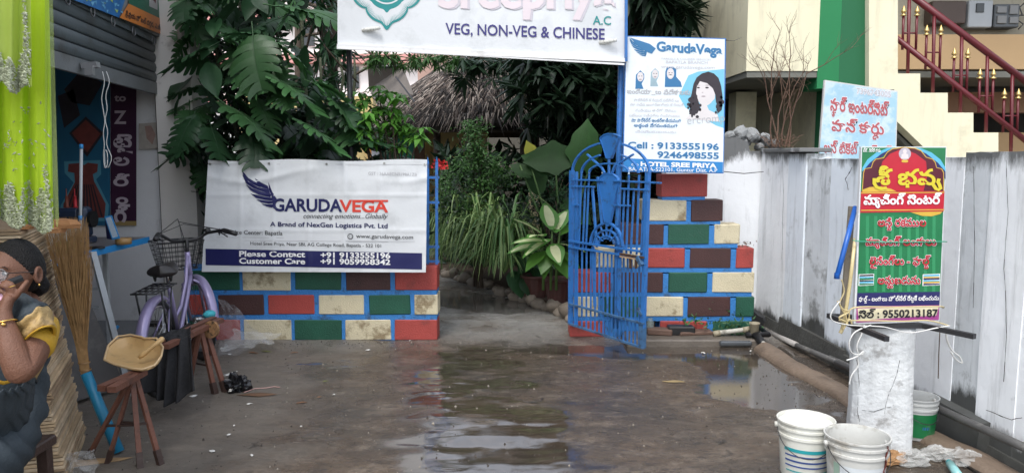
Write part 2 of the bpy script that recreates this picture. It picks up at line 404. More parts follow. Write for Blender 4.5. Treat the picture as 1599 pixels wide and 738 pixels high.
def ground():
    xs = [-3.3 + i * .022 for i in range(int(5.9 / .022) + 1)]
    ys = [2.9 + j * .022 for j in range(int(5.6 / .022) + 1)]
    far = [.3, .8, 1.6, 3, 6, 12, 25, 60, 140, 300]
    xs = [xs[0] - f for f in far[::-1]] + xs + [xs[-1] + f for f in far]
    ys = [ys[0] - f for f in far[::-1]] + ys + [ys[-1] + f for f in far]
    me = bpy.data.meshes.new('ground'); vs = []; wet = []
    for y in ys:
        for x in xs:
            near = -3.4 < x < 2.7 and 2.8 < y < 8.6
            h = gh(x, y) if near else .0
            wv = min(1, max(0, (LEVEL - h) / .0013)) if near else .1
            if near: wv = max(wv, .95 * film_at(x, y))
            vs.append((x, y, max(h, LEVEL) if not near or film_at(x, y) < .3 else h)); wet.append(wv)
    nx = len(xs)
    fs = [(j * nx + i, j * nx + i + 1, (j + 1) * nx + i + 1, (j + 1) * nx + i) for j in range(len(ys) - 1) for i in range(nx - 1)]
    me.from_pydata(vs, [], fs); me.polygons.foreach_set('use_smooth', [True] * len(fs))
    a = me.attributes.new('wet', 'FLOAT', 'POINT'); a.data.foreach_set('value', wet); me.update()
    m = bpy.data.materials.new('wet_concrete_ground'); m.use_nodes = True; t = m.node_tree; N = t.nodes.new; L = t.links.new; b = t.nodes['Principled BSDF']
    co = N('ShaderNodeTexCoord').outputs['Object']
    def noi(s, d=6, r=.6, v=None):
        n = N('ShaderNodeTexNoise'); n.inputs['Scale'].default_value = s; n.inputs['Detail'].default_value = d; n.inputs['Roughness'].default_value = r; L(v or co, n.inputs['Vector']); return n.outputs['Fac']
    def ramp(f, a_, b_, lo=0., hi=1.):
        r = N('ShaderNodeMapRange'); r.inputs['From Min'].default_value = a_; r.inputs['From Max'].default_value = b_; r.inputs['To Min'].default_value = lo; r.inputs['To Max'].default_value = hi; L(f, r.inputs['Value']); return r.outputs[0]
    def mix(f, A, B):
        x = N('ShaderNodeMix'); x.data_type = 'RGBA'
        for sck, q in (('A', A), ('B', B)):
            if isinstance(q, tuple): x.inputs[sck].default_value = (*q, 1)
            else: L(q, x.inputs[sck])
        if isinstance(f, float): x.inputs['Factor'].default_value = f
        else: L(f, x.inputs['Factor'])
        return x.outputs['Result']
    mp = N('ShaderNodeMapping'); mp.inputs['Scale'].default_value = (1, 1.8, 1); L(co, mp.inputs['Vector']); mv = mp.outputs[0]
    c = mix(ramp(noi(1.3, 8, .62), .40, .62), (.098, .070, .048), (.064, .052, .042))
    c = mix(ramp(noi(3.1, 9, .7, mv), .5, .68, 0, .75), c, (.19, .152, .118))
    c = mix(ramp(noi(7, 9, .7, mv), .52, .7, 0, .8), c, (.034, .028, .023))
    c = mix(ramp(noi(45, 5, .7), .56, .75, 0, .65), c, (.19, .16, .13))
    c = mix(ramp(noi(19, 6, .75, mv), .50, .62, 0, .55), c, (.030, .024, .019))
    c = mix(ramp(noi(11, 7, .7), .58, .66, 0, .6), c, (.185, .15, .115))
    # drier pale cement on the shop side
    sep = N('ShaderNodeSeparateXYZ'); L(co, sep.inputs[0])
    ad = N('ShaderNodeMath'); ad.operation = 'ADD'; L(sep.outputs['X'], ad.inputs[0]); L(ramp(noi(2.2, 6), 0, 1, -.9, .9), ad.inputs[1])
    dry = ramp(ad.outputs[0], -1.0, -1.5)
    c = mix(ramp(dry, 0, 1, 0, .6), c, (.185, .165, .14))
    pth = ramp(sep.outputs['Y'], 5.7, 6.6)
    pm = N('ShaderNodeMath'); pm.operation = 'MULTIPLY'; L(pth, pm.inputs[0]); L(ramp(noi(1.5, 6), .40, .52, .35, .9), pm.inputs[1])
    c = mix(pm.outputs[0], c, (.27, .265, .25))  # path colour made paler beyond the gate, standing in for its grazing sky sheen
    # cracks
    vd = N('ShaderNodeMixRGB') if False else None
    nz = N('ShaderNodeTexNoise'); nz.inputs['Scale'].default_value = 2.2; nz.inputs['Detail'].default_value = 8; L(co, nz.inputs['Vector'])
    va = N('ShaderNodeVectorMath'); va.operation = 'SCALE'; va.inputs['Scale'].default_value = .55; L(nz.outputs['Color'], va.inputs[0])
    vb = N('ShaderNodeVectorMath'); vb.operation = 'ADD'; L(co, vb.inputs[0]); L(va.outputs[0], vb.inputs[1])
    vo = N('ShaderNodeTexVoronoi'); vo.feature = 'DISTANCE_TO_EDGE'; vo.inputs['Scale'].default_value = .62; L(vb.outputs[0], vo.inputs['Vector'])
    ck = ramp(vo.outputs['Distance'], .001, .006, .8, 0)
    ck2 = N('ShaderNodeMath'); ck2.operation = 'MULTIPLY'; L(ck, ck2.inputs[0]); L(ramp(noi(2.9, 4), .50, .58), ck2.inputs[1])
    c = mix(ck2.outputs[0], c, (.02, .016, .013))
    at_ = N('ShaderNodeAttribute'); at_.attribute_name = 'wet'; wf = at_.outputs['Fac']
    c = mix(ramp(wf, 0, 1, 0, .55), c, (.035, .028, .022))
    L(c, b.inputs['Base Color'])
    rg = N('ShaderNodeMath'); rg.operation = 'ADD'; L(ramp(noi(2.6, 8, .66, mv), .40, .62, .08, .40), rg.inputs[0]); L(ramp(dry, 0, 1, 0, .3), rg.inputs[1])
    rm = N('ShaderNodeMix'); rm.data_type = 'FLOAT'; L(wf, rm.inputs['Factor']); L(rg.outputs[0], rm.inputs['A']); rm.inputs['B'].default_value = .015; L(rm.outputs['Result'], b.inputs['Roughness'])
    b.inputs['Specular IOR Level'].default_value = .62
    bs = N('ShaderNodeMath'); bs.operation = 'ADD'; L(noi(30, 8, .75, mv), bs.inputs[0]); L(ramp(ck2.outputs[0], 0, 1, 0, -1.2), bs.inputs[1])
    bp = N('ShaderNodeBump'); bp.inputs['Distance'].default_value = .018; L(bs.outputs[0], bp.inputs['Height']); L(ramp(wf, 0, .9, .42, .02), bp.inputs['Strength']); L(ramp(wf, 0, 1, .5, 1.0), b.inputs['Specular IOR Level']); L(ramp(wf, 0, 1, 1.45, 1.95), b.inputs['IOR']); L(bp.outputs[0], b.inputs['Normal'])
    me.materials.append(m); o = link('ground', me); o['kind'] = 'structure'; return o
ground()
def grit():
    mb = MB(); r_ = random.Random(3)
    for k in range(2600):
        if k % 3: x = r_.uniform(-2.4, 2.0); y = r_.uniform(3.4, 6.1)
        elif k % 2: x = r_.gauss(-1.4, .7); y = 6.02 - abs(r_.gauss(0, .12))
        else: x = r_.gauss(1.95, .12); y = r_.uniform(3.6, 6.1)
        s = abs(r_.gauss(0, .0038)) + .0016; z = max(gh(x, y), LEVEL) + s * .25; a = r_.uniform(0, 6)
        p = [V(x + s * math.cos(a + j * 2.09) * r_.uniform(.7, 1.3), y + s * math.sin(a + j * 2.09), z - s * .6) for j in range(3)] + [V(x, y, z + s * .7)]
        mb.mi = 0 if r_.random() < .8 else 1; mb.add(p, [(0, 1, 3), (1, 2, 3), (2, 0, 3)])
    o = mb.build('grit', [mat('dark_grit', (.06, .05, .042), .7, .3, 50, 0), mat('pale_grit', (.28, .25, .21), .8, .2, 50, 0)]); tag(o, 'loose grit and small gravel strewn over the wet concrete', 'grit', None, 'stuff')
grit()
# ridge of cement along the right wall, raised footing
def ridge():
    P = [g(1186, 545), g(1215, 566), g(1250, 586), g(1290, 606), g(1330, 632), g(1400, 668), g(1480, 705), g(1600, 770)]
    mb = MB(); n = 60
    def cen(t):
        f = t * (len(P) - 1); i = min(int(f), len(P) - 2); return P[i].lerp(P[i + 1], f - i)
    def fn(u, v):
        p = cen(v); wd = .085 + .02 * noise.noise(Vector((v * 9, 0, 3))); a = u * math.pi
        return (p.x + .04 - math.cos(a) * wd, p.y, .0 + math.sin(a) * (.055 + .015 * noise.noise(Vector((v * 14, u * 3, 0)))) - .005)
    mb.grid(fn, 10, n); o = mb.build('kerb_ridge', mat('brown_cement', (.17, .125, .09), .6, .2, 8, .7, 40, dirt=(.06, .045, .035), damt=.6), None, True); o['kind'] = 'structure'
ridge()
# tiled shop floor
SHOPX = lambda Y: -3.05 + .167 * (6.75 - Y)
mb = MB(); mb.prism([V(SHOPX(2.4), 2.4, 0), V(SHOPX(6.72), 6.72, 0), V(-6.2, 6.72, 0), V(-6.2, 2.4, 0)], (0, 0, .028))
o = mb.build('shop_floor', mat('grey_floor_tile', (.17, .18, .19), .22, .12, 3, .03), None, fix=True); o['kind'] = 'structure'

# ================================================================== block walls at the gateway
BM = {'r': M_RED, 'g': M_GREEN, 'c': M_CREAM, 'm': M_MAROON}
def block_wall(name, label, Y, rows, core, depth=.2):
    t = thing(name, label, 'wall')
    S = plane((0, Y, 0), (0, -1, 0))
    mb = MB()
    for x0, x1, y0, y1 in core:
        a = S(x0, y1); b = S(x1, y0); mb.box(a.x, b.x, Y + .005, Y + depth - .005, max(a.z, 0), b.z)
    mb.build('mortar', M_MORTAR, t)
    for y0, y1, bl in rows:
        for x0, x1, cc in bl:
            j = rnd.uniform(-.6, .6); a = S(x0 + j, y1 + rnd.uniform(-.4, .4)); b = S(x1 + rnd.uniform(-.6, .6), y0)
            m = MB(); e = rnd.uniform(0, .006); m.box(a.x, b.x, Y - e, Y + depth + e, max(a.z, .002), b.z, c=rnd.uniform(.004, .009))
            # slightly uneven faces
            q_ = rnd.uniform(-.010, .010); xc = (a.x + b.x) / 2; zc = (a.z + b.z) / 2; m.v = [(x + (z - zc) * q_ + .004 * noise.noise(Vector((x * 30, z * 30, 1))), y + .003 * noise.noise(Vector((x * 9, z * 9, 1))), z - (x - xc) * q_ + .004 * noise.noise(Vector((x * 30, z * 30, 5)))) for x, y, z in m.v]
            m.build('block', BM[cc], t)
    return t
block_wall('block_wall', 'low wall of red green cream and maroon painted blocks below the long white banner', 6.1,
    [(422, 453, [(296, 373, 'g'), (380, 453, 'c'), (461, 533, 'g'), (540, 610, 'm')]), (415, 453, [(617, 683, 'r')]),
     (460, 491, [(296, 333, 'r'), (341, 411, 'm'), (419, 490, 'r'), (497, 569, 'c'), (576, 641, 'g'), (648, 683, 'c')]),
     (499, 532, [(296, 330, 'g'), (338, 375, 'r'), (382, 454, 'c'), (461, 533, 'g'), (540, 610, 'c'), (617, 683, 'r')])],
    [(292, 681, 417, 531)])
block_wall('block_pier', 'stepped pier of painted blocks behind the open blue gate', 6.2,
    [(272, 307, [(1031, 1105, 'r')]), (312, 345, [(1003, 1073, 'c'), (1079, 1129, 'm')]),
     (350, 381, [(967, 1037, 'm'), (1043, 1108, 'g'), (1115, 1156, 'c')]),
     (387, 418, [(930, 1001, 'c'), (1009, 1070, 'r'), (1077, 1142, 'm'), (1149, 1178, 'r')]),
     (425, 456, [(890, 955, 'r'), (962, 1035, 'm'), (1043, 1105, 'g'), (1112, 1178, 'c')]),
     (463, 494, [(890, 934, 'c'), (941, 1001, 'g'), (1008, 1067, 'c'), (1074, 1141, 'm'), (1148, 1178, 'g')]),
     (501, 526, [(890, 944, 'r'), (1030, 1105, 'r'), (1113, 1178, 'g')])],
    [(1034, 1102, 275, 313), (1007, 1126, 314, 350), (971, 1153, 352, 387), (934, 1175, 389, 425), (893, 1175, 427, 463), (893, 1175, 465, 501), (893, 1006, 502, 526), (1030, 1175, 502, 526)])
# plinth and rubble in front of the pier
mb = MB(); a = g(985, 541); b = g(1186, 541)
mb.box(.9, b.x, a.y, 6.2, -.02, .055, c=.012); o = mb.build('step_plinth', M_CEMENT); o['kind'] = 'structure'

# ================================================================== right compound wall
WX = lambda Y: 2.22 + .058 * (6.71 - Y)
rw = thing('compound_wall', 'long whitewashed boundary wall with black mould streaks beside the puddle', 'wall')
segs = [(6.85, 6.25, 1.52, 0, M_WHITEWALL3), (6.25, 5.93, 1.50, -.006, M_WHITEWALL), (5.93, 5.53, 1.462, .006, M_WHITEWALL2), (5.53, 5.02, 1.464, .004, M_WHITEWALL), (5.02, 4.55, 1.47, .007, M_WHITEWALL),
        (4.55, 4.06, 1.48, .006, M_WHITEWALL3), (4.06, 3.84, 1.505, .010, M_WHITEWALL2), (3.84, 3.56, 1.51, .0, M_WHITEWALL3), (3.56, 3.1, 1.505, .004, M_WHITEWALL3), (3.1, 2.4, 1.50, .008, M_WHITEWALL), (2.4, 1.2, 1.5, .01, M_WHITEWALL2)]
def wall_panel(y0, y1, top, off, m):
    mb = MB(); x0 = WX(y0) + off; x1 = WX(y1) + off; n = 8; k = 14
    def fr(u, v):
        y = y0 + (y1 - y0) * u; z = .0 + top * v
        if v == 1: z += .008 * noise.noise(Vector((y * 9, 3, 1)))
        return (x0 + (x1 - x0) * u + .006 * noise.noise(Vector((y * 3, z * 3, 7))), y, z)
    F = [[fr(i / n, j / k) for i in range(n + 1)] for j in range(k + 1)]
    vs = [p for r in F for p in r] + [(p[0] + .2, p[1], p[2]) for p in F[-1]] + [(x0 + .2, y0, 0), (x1 + .2, y1, 0)]
    W = n + 1; fs = [(j * W + i, (j + 1) * W + i, (j + 1) * W + i + 1, j * W + i + 1) for j in range(k) for i in range(n)]
    tb = (k + 1) * W; fs += [(k * W + i, tb + i, tb + i + 1, k * W + i + 1) for i in range(n)]
    fs += [tuple([j * W for j in range(k + 1)][::-1] + [tb + n + 1, tb][::1]), tuple([j * W + n for j in range(k + 1)] + [tb + n, tb + n + 2])]
    fs.append((tb, tb + n + 1, tb + n + 2, tb + n)) ; mb.add(vs, fs)
    mb.build('wall_panel', m, rw, fix=True)
for s_ in segs: wall_panel(*s_)
# dark damp footing of the wall and the black patch of mould above it
for y0, y1, z1, o_, m_ in ((6.8, 6.3, .10, .03, M_MOULD), (6.3, 5.2, .16, .035, M_MOULD), (5.2, 4.2, .13, .04, M_MOULD), (4.2, 3.72, .17, .07, M_WHITEWALL2), (3.72, 2.9, .06, .03, M_MOULD)):
    m = MB(); m.prism([V(WX(y0) - o_, y0, -.01), V(WX(y0) + .05, y0, -.01), V(WX(y0) + .05, y0, z1), V(WX(y0) - o_ + .02, y0, z1 - .01)], (WX(y1) - WX(y0), y1 - y0, 0))
    m.build('footing', m_, rw, fix=True)
# coping on the far part, with pole
m = MB(); m.box(WX(6.4) - .035, WX(6.4) + .22, 5.93, 6.86, 1.512, 1.545, c=.006); m.build('coping', M_WHITEWALL3, rw)
# wall facing the camera behind the pier
bw = thing('side_wall', 'pale blue white wall standing behind the stepped pier and the hanging sign', 'wall')
S = plane((0, 6.86, 0), (0, -1, 0))
m = MB(); pts = [S(1040, 300), S(1040, 228), S(1100, 222), S(1128, 217), (S(1150, 214)), S(1168, 222), S(1171, 236), S(1192, 236), S(1192, 520), S(1040, 520)]
m.prism(pts, (0, .2, 0)); m.build('wall_face', M_WHITEWALL3, bw, fix=True)
# stones on top of it
for i, (px, py, r) in enumerate(((1138, 208, .06), (1155, 203, .08), (1175, 207, .085), (1195, 213, .08), (1208, 222, .06), (1166, 216, .05), (1186, 224, .05))):
    m = MB(); p = at(px, py + 4, 6.95)
    m.lathe([(0.001, -r * .6), (r * .7, -r * .55), (r, -r * .1), (r * .85, r * .35), (r * .4, r * .6), (.001, r * .62)], (0, 0, 0), 9, .5, i)
    o = m.build('rubble_stone', mat('pale_rubble', (.30, .31, .31), .9, .3, 9, .9, 40, dirt=(.04, .04, .04), damt=.9, dscale=7, dthr=.5), None, False); o.location = p; o.rotation_euler = (rnd.random(), rnd.random(), rnd.random() * 6)
    tag(o, ('first', 'second', 'third', 'fourth', 'fifth', 'sixth', 'seventh')[(0, 1, 3, 5, 6, 2, 4)[i]] + ' grey rubble stone from the hanging sign on the wall top', 'stone', 'rubble stones on the wall top')

# ================================================================== neighbouring house with outside stair
hs_ = thing('neighbour_house', 'cream house with green column and overhanging upper floor behind the boundary wall', 'house')
S7 = plane((0, 7.5, 0), (0, -1, 0))
a = S7(1165, 111); b = S7(1292, -420)
m = MB(); m.box(a.x, 3.16, 7.5, 11.5, a.z, 5.2); m.build('upper_wall', M_HCREAM, hs_)
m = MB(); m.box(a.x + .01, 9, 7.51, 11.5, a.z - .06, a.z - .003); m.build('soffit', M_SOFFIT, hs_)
c0 = plane((0, 7.38, 0), (0, -1, 0))
A = c0(1289, 0); B = c0(1315, 0); C = c0(1357, 0)
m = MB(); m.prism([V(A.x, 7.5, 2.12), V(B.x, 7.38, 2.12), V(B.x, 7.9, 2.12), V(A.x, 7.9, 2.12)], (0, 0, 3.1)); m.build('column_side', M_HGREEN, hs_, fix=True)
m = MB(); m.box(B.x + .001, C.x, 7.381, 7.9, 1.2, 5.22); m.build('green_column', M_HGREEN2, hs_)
m = MB(); m.box(3.2, 3.6, 7.6, 11, 0, 5.0); m.build('inner_wall', M_HCREAM, hs_)
p = at(1150, 140, 8.9); q = at(1182, 140, 8.9)
m = MB(); m.box(p.x, q.x, 8.9, 9.2, 0, 2.2); m.build('pillar', M_HCREAM, hs_)
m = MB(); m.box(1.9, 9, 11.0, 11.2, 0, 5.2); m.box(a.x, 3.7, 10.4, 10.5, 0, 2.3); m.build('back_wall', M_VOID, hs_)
for i, x in enumerate((2.35, 2.75)):
    m = MB(); m.box(x, x + .3, 10.32, 10.39, .9, 1.9); m.build('window', mat('dark_window', (.03, .035, .04), .2, .1, 5, .02), hs_)
st = thing('outside_stair', 'cream plastered outside stair climbing left along the house front', 'stair')
St = plane((0, 7.3, 0), (0, -1, 0))
m = MB()
m.prism([St(1357, -200), St(1402, -200), St(1402, 115), St(1437, 115), St(1437, 145), St(1480, 145), St(1480, 176), St(1520, 176), St(1520, 207), St(1559, 207), St(1559, 240), St(1600, 240), St(1600, 272), St(1642, 272), St(1642, 305), St(1680, 305), St(1680, 500), St(1640, 420), St(1400, 189), St(1357, 160)], (0, .16, 0))
m.build('stringer', M_HCREAM, st, fix=True)
sp = [(1402, 1437, 115), (1437, 1480, 145), (1480, 1520, 176), (1520, 1559, 207), (1559, 1600, 240), (1600, 1642, 272)]
for x0, x1, y in sp:
    p = St(x0, y); q = St(x1, y); m = MB(); m.box(p.x - .015, q.x + .004, 7.46, 8.3, p.z - .16, p.z - .006); m.build('step', M_TAN, st)
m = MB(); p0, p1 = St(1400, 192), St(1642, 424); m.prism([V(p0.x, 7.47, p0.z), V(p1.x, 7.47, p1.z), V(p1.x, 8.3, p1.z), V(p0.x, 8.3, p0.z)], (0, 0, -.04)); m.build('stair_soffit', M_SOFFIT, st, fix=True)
# porch behind the stair
po = thing('porch', 'shaded porch of the cream house seen through the maroon stair railing', 'porch')
q0 = plane((0, 9.0, 0), (0, -1, 0))
m = MB(); u = q0(1385, 108); v = q0(1720, 54); m.box(u.x, v.x, 9.0, 9.15, u.z, v.z); m.build('tan_beam', M_TAN, po)
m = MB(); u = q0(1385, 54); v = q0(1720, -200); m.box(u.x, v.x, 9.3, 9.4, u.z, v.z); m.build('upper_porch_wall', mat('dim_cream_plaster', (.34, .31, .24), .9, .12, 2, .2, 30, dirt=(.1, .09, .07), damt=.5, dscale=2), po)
q1 = plane((0, 8.5, 0), (0, -1, 0))
m = MB(); u = q1(1478, 176); v = q1(1720, 144); m.box(u.x, v.x, 8.5, 8.7, u.z, v.z); m.build('ledge', mat('brown_ledge', (.30, .16, .09), .6, .1, 3, .1), po)
m = MB(); u = q1(1548, 240); v = q1(1720, 207); m.box(u.x, v.x, 8.45, 8.6, u.z - .6, v.z); m.build('lower_ledge', M_TAN, po)
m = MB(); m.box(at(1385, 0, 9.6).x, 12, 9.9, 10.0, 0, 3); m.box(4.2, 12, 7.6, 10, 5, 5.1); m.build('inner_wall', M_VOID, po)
q2 = plane((0, 9.25, 0), (0, -1, 0))
for nm, x0, x1, y0, y1, mm in (('meter_box', 1501, 1541, 4, 46, mat('grey_box_paint', (.36, .38, .40), .5, .08, 5, .1)), ('switch_box', 1541, 1582, 10, 46, mat('slate_box', (.09, .10, .11), .5, .15, 9, .1)), ('dark_panel', 1445, 1500, 5, 40, mat('brown_board', (.08, .055, .045), .6, .1, 5, .1))):
    t = thing(nm, {'meter_box': 'pale grey electric meter box with small window on porch wall', 'switch_box': 'dark slate switch box mounted right of the pale meter box', 'dark_panel': 'dark brown wooden board on porch wall left of the meter box'}[nm], 'box' if nm != 'dark_panel' else 'board')
    u = q2(x0, y1); v = q2(x1, y0); m = MB(); m.box(u.x, v.x, 9.12, 9.3, u.z, v.z, c=.01); m.build('case', mm, t)
    if nm == 'meter_box':
        u = q2(1513, 23); v = q2(1526, 9); m = MB(); m.box(u.x, v.x, 9.105, 9.13, u.z, v.z, c=.004); m.build('window', mat('dark_window', (.03, .035, .04), .2), t)
    if nm == 'switch_box':
        for (a0, a1, b0, b1) in ((1545, 1560, 14, 24), (1545, 1560, 28, 40), (1564, 1578, 12, 26), (1564, 1578, 30, 40)):
            u = q2(a0, b1); v = q2(a1, b0); m = MB(); m.box(u.x, v.x, 9.1, 9.13, u.z, v.z, c=.004); m.build('switch', mat('switch_grey', (.2, .2, .2), .4), t)
m = MB(); m.tube([q2(x, y, .05) for x, y in ((1600, 5), (1592, 12), (1596, 22), (1586, 30), (1598, 38), (1590, 46))], .008, 6); m.tube([q2(x, y, .05) for x, y in ((1582, 25), (1600, 24), (1620, 28))], .008, 6)
tag(m.build('conduit', M_STEEL, None, True), 'tangled service wires beside the dark switch box', 'wires')
# stair railing
rl = thing('stair_railing', 'maroon metal stair railing with gold spear finials', 'railing')
Sr = plane((0, 7.36, 0), (0, -1, 0))
m = MB(); m.tube([Sr(1395, -28), Sr(1640, 156)], .032, 10); m.build('handrail', M_RAILRED, rl, True)
m = MB(); m.tube([Sr(1395, 56), Sr(1640, 250)], .026, 10); m.build('lower_rail', M_RAILRED, rl, True)
for x in (1420, 1459, 1502, 1542, 1581, 1620):
    ya = -28 + (x - 1395) * .751; yb = 115 + (x - 1400) * .76
    m = MB(); m.tube([Sr(x, ya), Sr(x - 3, yb + 3)], .016, 8); m.build('baluster', M_RAILRED, rl, True)
def finial(px, py, s=1.0):
    m = MB(); p = Sr(px, py)
    m.lathe([(0.0005, .078 * s), (.007 * s, .062 * s), (.015 * s, .045 * s), (.022 * s, .028 * s), (.026 * s, .016 * s), (.012 * s, .010 * s), (.012 * s, .0), (.027 * s, -.012 * s), (.027 * s, -.018 * s), (.0005, -.020 * s)], p, 8); return m.build('finial', M_GOLD, rl, True)
for i, (xa, xb, y) in enumerate(((1411, 1432, 22), (1447, 1469, 52), (1490, 1511, 88), (1530, 1551, 120), (1568, 1590, 151))):
    for x in (xa, xb):
        m = MB(); m.tube([Sr(x, y), Sr(x - 2, y + 56)], .012, 8); m.build('spear', M_RAILRED, rl, True); finial(x, y)
    m = MB(); m.tube([Sr(xa, y + 30), Sr(xb, y + 30)], .008, 6); m.build('cross_bar', M_RAILRED, rl, True)
for x, y in ((1413, 104), (1432, 104), (1448, 130), (1468, 130), (1483, 159), (1502, 159), (1571, 212)):
    m = MB(); p = Sr(x, y); m.tube([V(p.x, 8.1, p.z), V(p.x, 8.1, p.z - .22)], .012, 8); m.build('spear', M_RAILRED, rl, True)
    m = MB(); m.lathe([(0.0005, .075), (.006, .06), (.02, .03), (.012, .012), (.024, .004), (.014, -.01), (.02, -.018), (.0005, -.022)], V(p.x, 8.1, p.z), 8); m.build('finial', M_GOLD, rl, True)

# ================================================================== background buildings on the left
M_BW = mat('white_facade', (.80, .79, .76), .8, .04, 1, .05); M_PINK = mat('pink_facade', (.62, .30, .27), .8, .1, 2, .05)
yb = thing('yellow_house', 'yellow house wall with green door behind the garden trees', 'house')
Sy = plane((0, 12, 0), (0, -1, 0))
def pbox(S, x0, x1, y0, y1, d, name, m, par, off=0, c=0):
    u = S(x0, y1, off); v = S(x1, y0, off); q = MB(); q.box(u.x, v.x, u.y, u.y + d, u.z, v.z, c=c); return q.build(name, m, par)
pbox(Sy, 380, 582, 150, 400, .3, 'wall', mat('yellow_plaster', (.62, .48, .22), .85, .06, 1, .1), yb)
pbox(Sy, 582, 592, 168, 330, .3, 'door_frame', mat('grey_door_frame', (.5, .52, .56), .6), yb, .05)
pbox(Sy, 576, 582, 178, 330, .3, 'door_trim', mat('orange_trim', (.65, .25, .03), .6), yb, .04)
pbox(Sy, 592, 650, 175, 340, .1, 'door', mat('green_door', (.015, .19, .13), .5), yb, -.1)
pbox(Sy, 650, 760, 150, 340, .3, 'wall', mat('yellow_plaster', (.62, .48, .22)), yb, -.3)
pbox(Sy, 648, 662, 210, 330, .1, 'wooden_post', mat('brown_post', (.12, .06, .03), .7), yb, .3)
pbox(Sy, 662, 676, 222, 330, .06, 'tan_panel', mat('ochre_panel', (.5, .33, .12), .7), yb, .1)
# grey awning above the door
aw = thing('awning', 'grey brown tarpaulin awning hanging beside the thatched roof', 'awning')
m = MB(); T = [at(574, 104, 11.2), at(628, 104, 11.2), at(662, 186, 10.6), at(600, 186, 11.2), at(576, 140, 11.5)]
m.prism(T, (0, .03, 0)); m.build('tarpaulin', mat('grey_tarpaulin', (.17, .15, .135), .8, .15, 3, .3, 10), aw, fix=True)
m = MB(); m.tube([at(574, 104, 11.1), at(630, 104, 11.1)], .03, 6); m.tube([at(618, 120, 11.0), at(648, 160, 10.6)], .012, 6); m.build('frame', M_STEEL, aw)
wb = thing('white_building', 'tall white building with pink bands seen through gaps in the leaves', 'building')
Sw = plane((0, 22, 0), (0, -1, 0))
pbox(Sw, 250, 660, -55, 330, 3, 'wall', M_BW, wb)
for y in (-50, 20, 84, 150): pbox(Sw, 248, 662, y, y + 14, .4, 'pink_band', M_PINK, wb, .35)
for y in (38, 104):
    for x in (470, 505, 540): pbox(Sw, x, x + 20, y, y + 34, .1, 'window', mat('dark_window', (.03, .035, .04), .2), wb, .05)
pbox(Sw, 480, 575, -50, 6, .5, 'dark_opening', mat('navy_panel', (.02, .025, .05), .4), wb, .2)
pb = thing('pink_house', 'pinkish brown plastered house corner rising behind the thatched roof', 'house')
Sp = plane((0, 18, 0), (0, -1, 0)); pbox(Sp, 655, 705, 60, 330, 2, 'wall', mat('pink_brown_plaster', (.42, .27, .22), .85, .12, 1.5, .1), pb)
# ================================================================== signs
NAVY = mat('navy_print', (.012, .014, .09), .45, .03, 5, 0); RINK = mat('red_print', (.62, .05, .03), .45, .03, 5, 0)
TEAL = mat('teal_print', (.01, .24, .24), .45, .05, 5, 0); PALE = mat('faded_pink_print', (.68, .60, .63), .5, .04, 5, 0); PALE2 = mat('faded_shadow_print', (.54, .51, .56), .5, .04, 5, 0)
VIOL = mat('violet_print', (.035, .03, .17), .45, .04, 5, 0); BLK = mat('black_print', (.015, .015, .02), .45, .03, 5, 0)
SKYB = mat('blue_print', (.02, .20, .50), .45, .05, 5, 0); MIDB = mat('mid_blue_print', (.03, .16, .34), .45, .05, 5, 0)
WPR = mat('white_print', (.80, .80, .80), .45, .02, 5, 0); YEL = mat('yellow_print', (.62, .52, .03), .45, .04, 5, 0)
VINYL = mat('white_vinyl', (.66, .68, .70), .38, .04, 3, .12, 25, dirt=(.5, .52, .53), damt=.5, dscale=3, dthr=.5)
GREYP = mat('grey_print', (.42, .42, .44), .5, .04, 5, 0); FAINT = mat('faint_grey_print', (.52, .50, .52), .5, .04, 5, 0)

# ---- long banner on the left wall
bn = thing('contact_banner', 'long white courier banner with navy contact strip hung over the low block wall', 'banner')
def wv(px, py):
    u = (px - 320) / 345; v = (py - 253) / 172
    r = .012 * noise.noise(Vector((u * 3.2, v * 2.2, 4))) + .006 * noise.noise(Vector((u * 9, v * 6 + u * 3, 8)))
    # fold creases of a banner kept folded
    cr = 0
    for k in (.16, .31, .47, .63, .79): cr += .004 * math.exp(-((u - k) / .008) ** 2)
    for k in (.3, .62): cr += .004 * math.exp(-((v - k) / .014) ** 2)
    cr += .01 * math.exp(-((v - .12 - .06 * math.sin(u * 9)) / .03) ** 2) * (.5 + .5 * math.sin(u * 7))
    return r + cr
Sb = plane((0, 5.97, 0), (0, -1, 0), wv)
def bq(u, v):
    x = (325 * (1 - v) + 315 * v) * (1 - u) + (667 * (1 - v) + 665 * v) * u
    y = (250 + 1.5 * math.sin(u * 12)) * (1 - v) + 425 * v + (1 - u) * (0 if v < .5 else -1)
    return x, y
m = MB(); m.grid(lambda u, v: Sb(*bq(u, v)), 120, 60); o = m.build('sheet', VINYL, bn, True)
m = MB(); m.grid(lambda u, v: Sb(322 + (663 - 322) * u, 393 + 1.5 * u + (27 - 1) * v, .002) if False else Sb(*( (321 + 338 * u), (388 + 7 * u) + (25.5) * v), .0025), 100, 8); m.build('navy_strip', NAVY, bn, True)
GB = .03
ink(Sb, 'GARUDA', 427, 533, 329, 19, NAVY, bn, GB, 330); ink(Sb, 'VEGA', 531, 605, 330, 18, RINK, bn, GB, 331)
flat(Sb, [(548, 312), (606, 312), (606, 315), (556, 315)], RINK, bn, 'print_bar', .0035)
ink(Sb, 'connecting emotions...Globally', 473, 604, 340.5, 7.5, BLK, bn, 0, 341, lean=.35)
ink(Sb, 'A Brand of NexGen Logistics Pvt. Ltd', 422, 605, 353, 7, NAVY, bn, .022, 356)
ink(Sb, 'Service Center: Bapatla', 350, 441, 365, 6.5, BLK, bn, .004, 367)
ink(Sb, 'www.garudavega.com', 556, 645, 371, 6, BLK, bn, .004, 373)
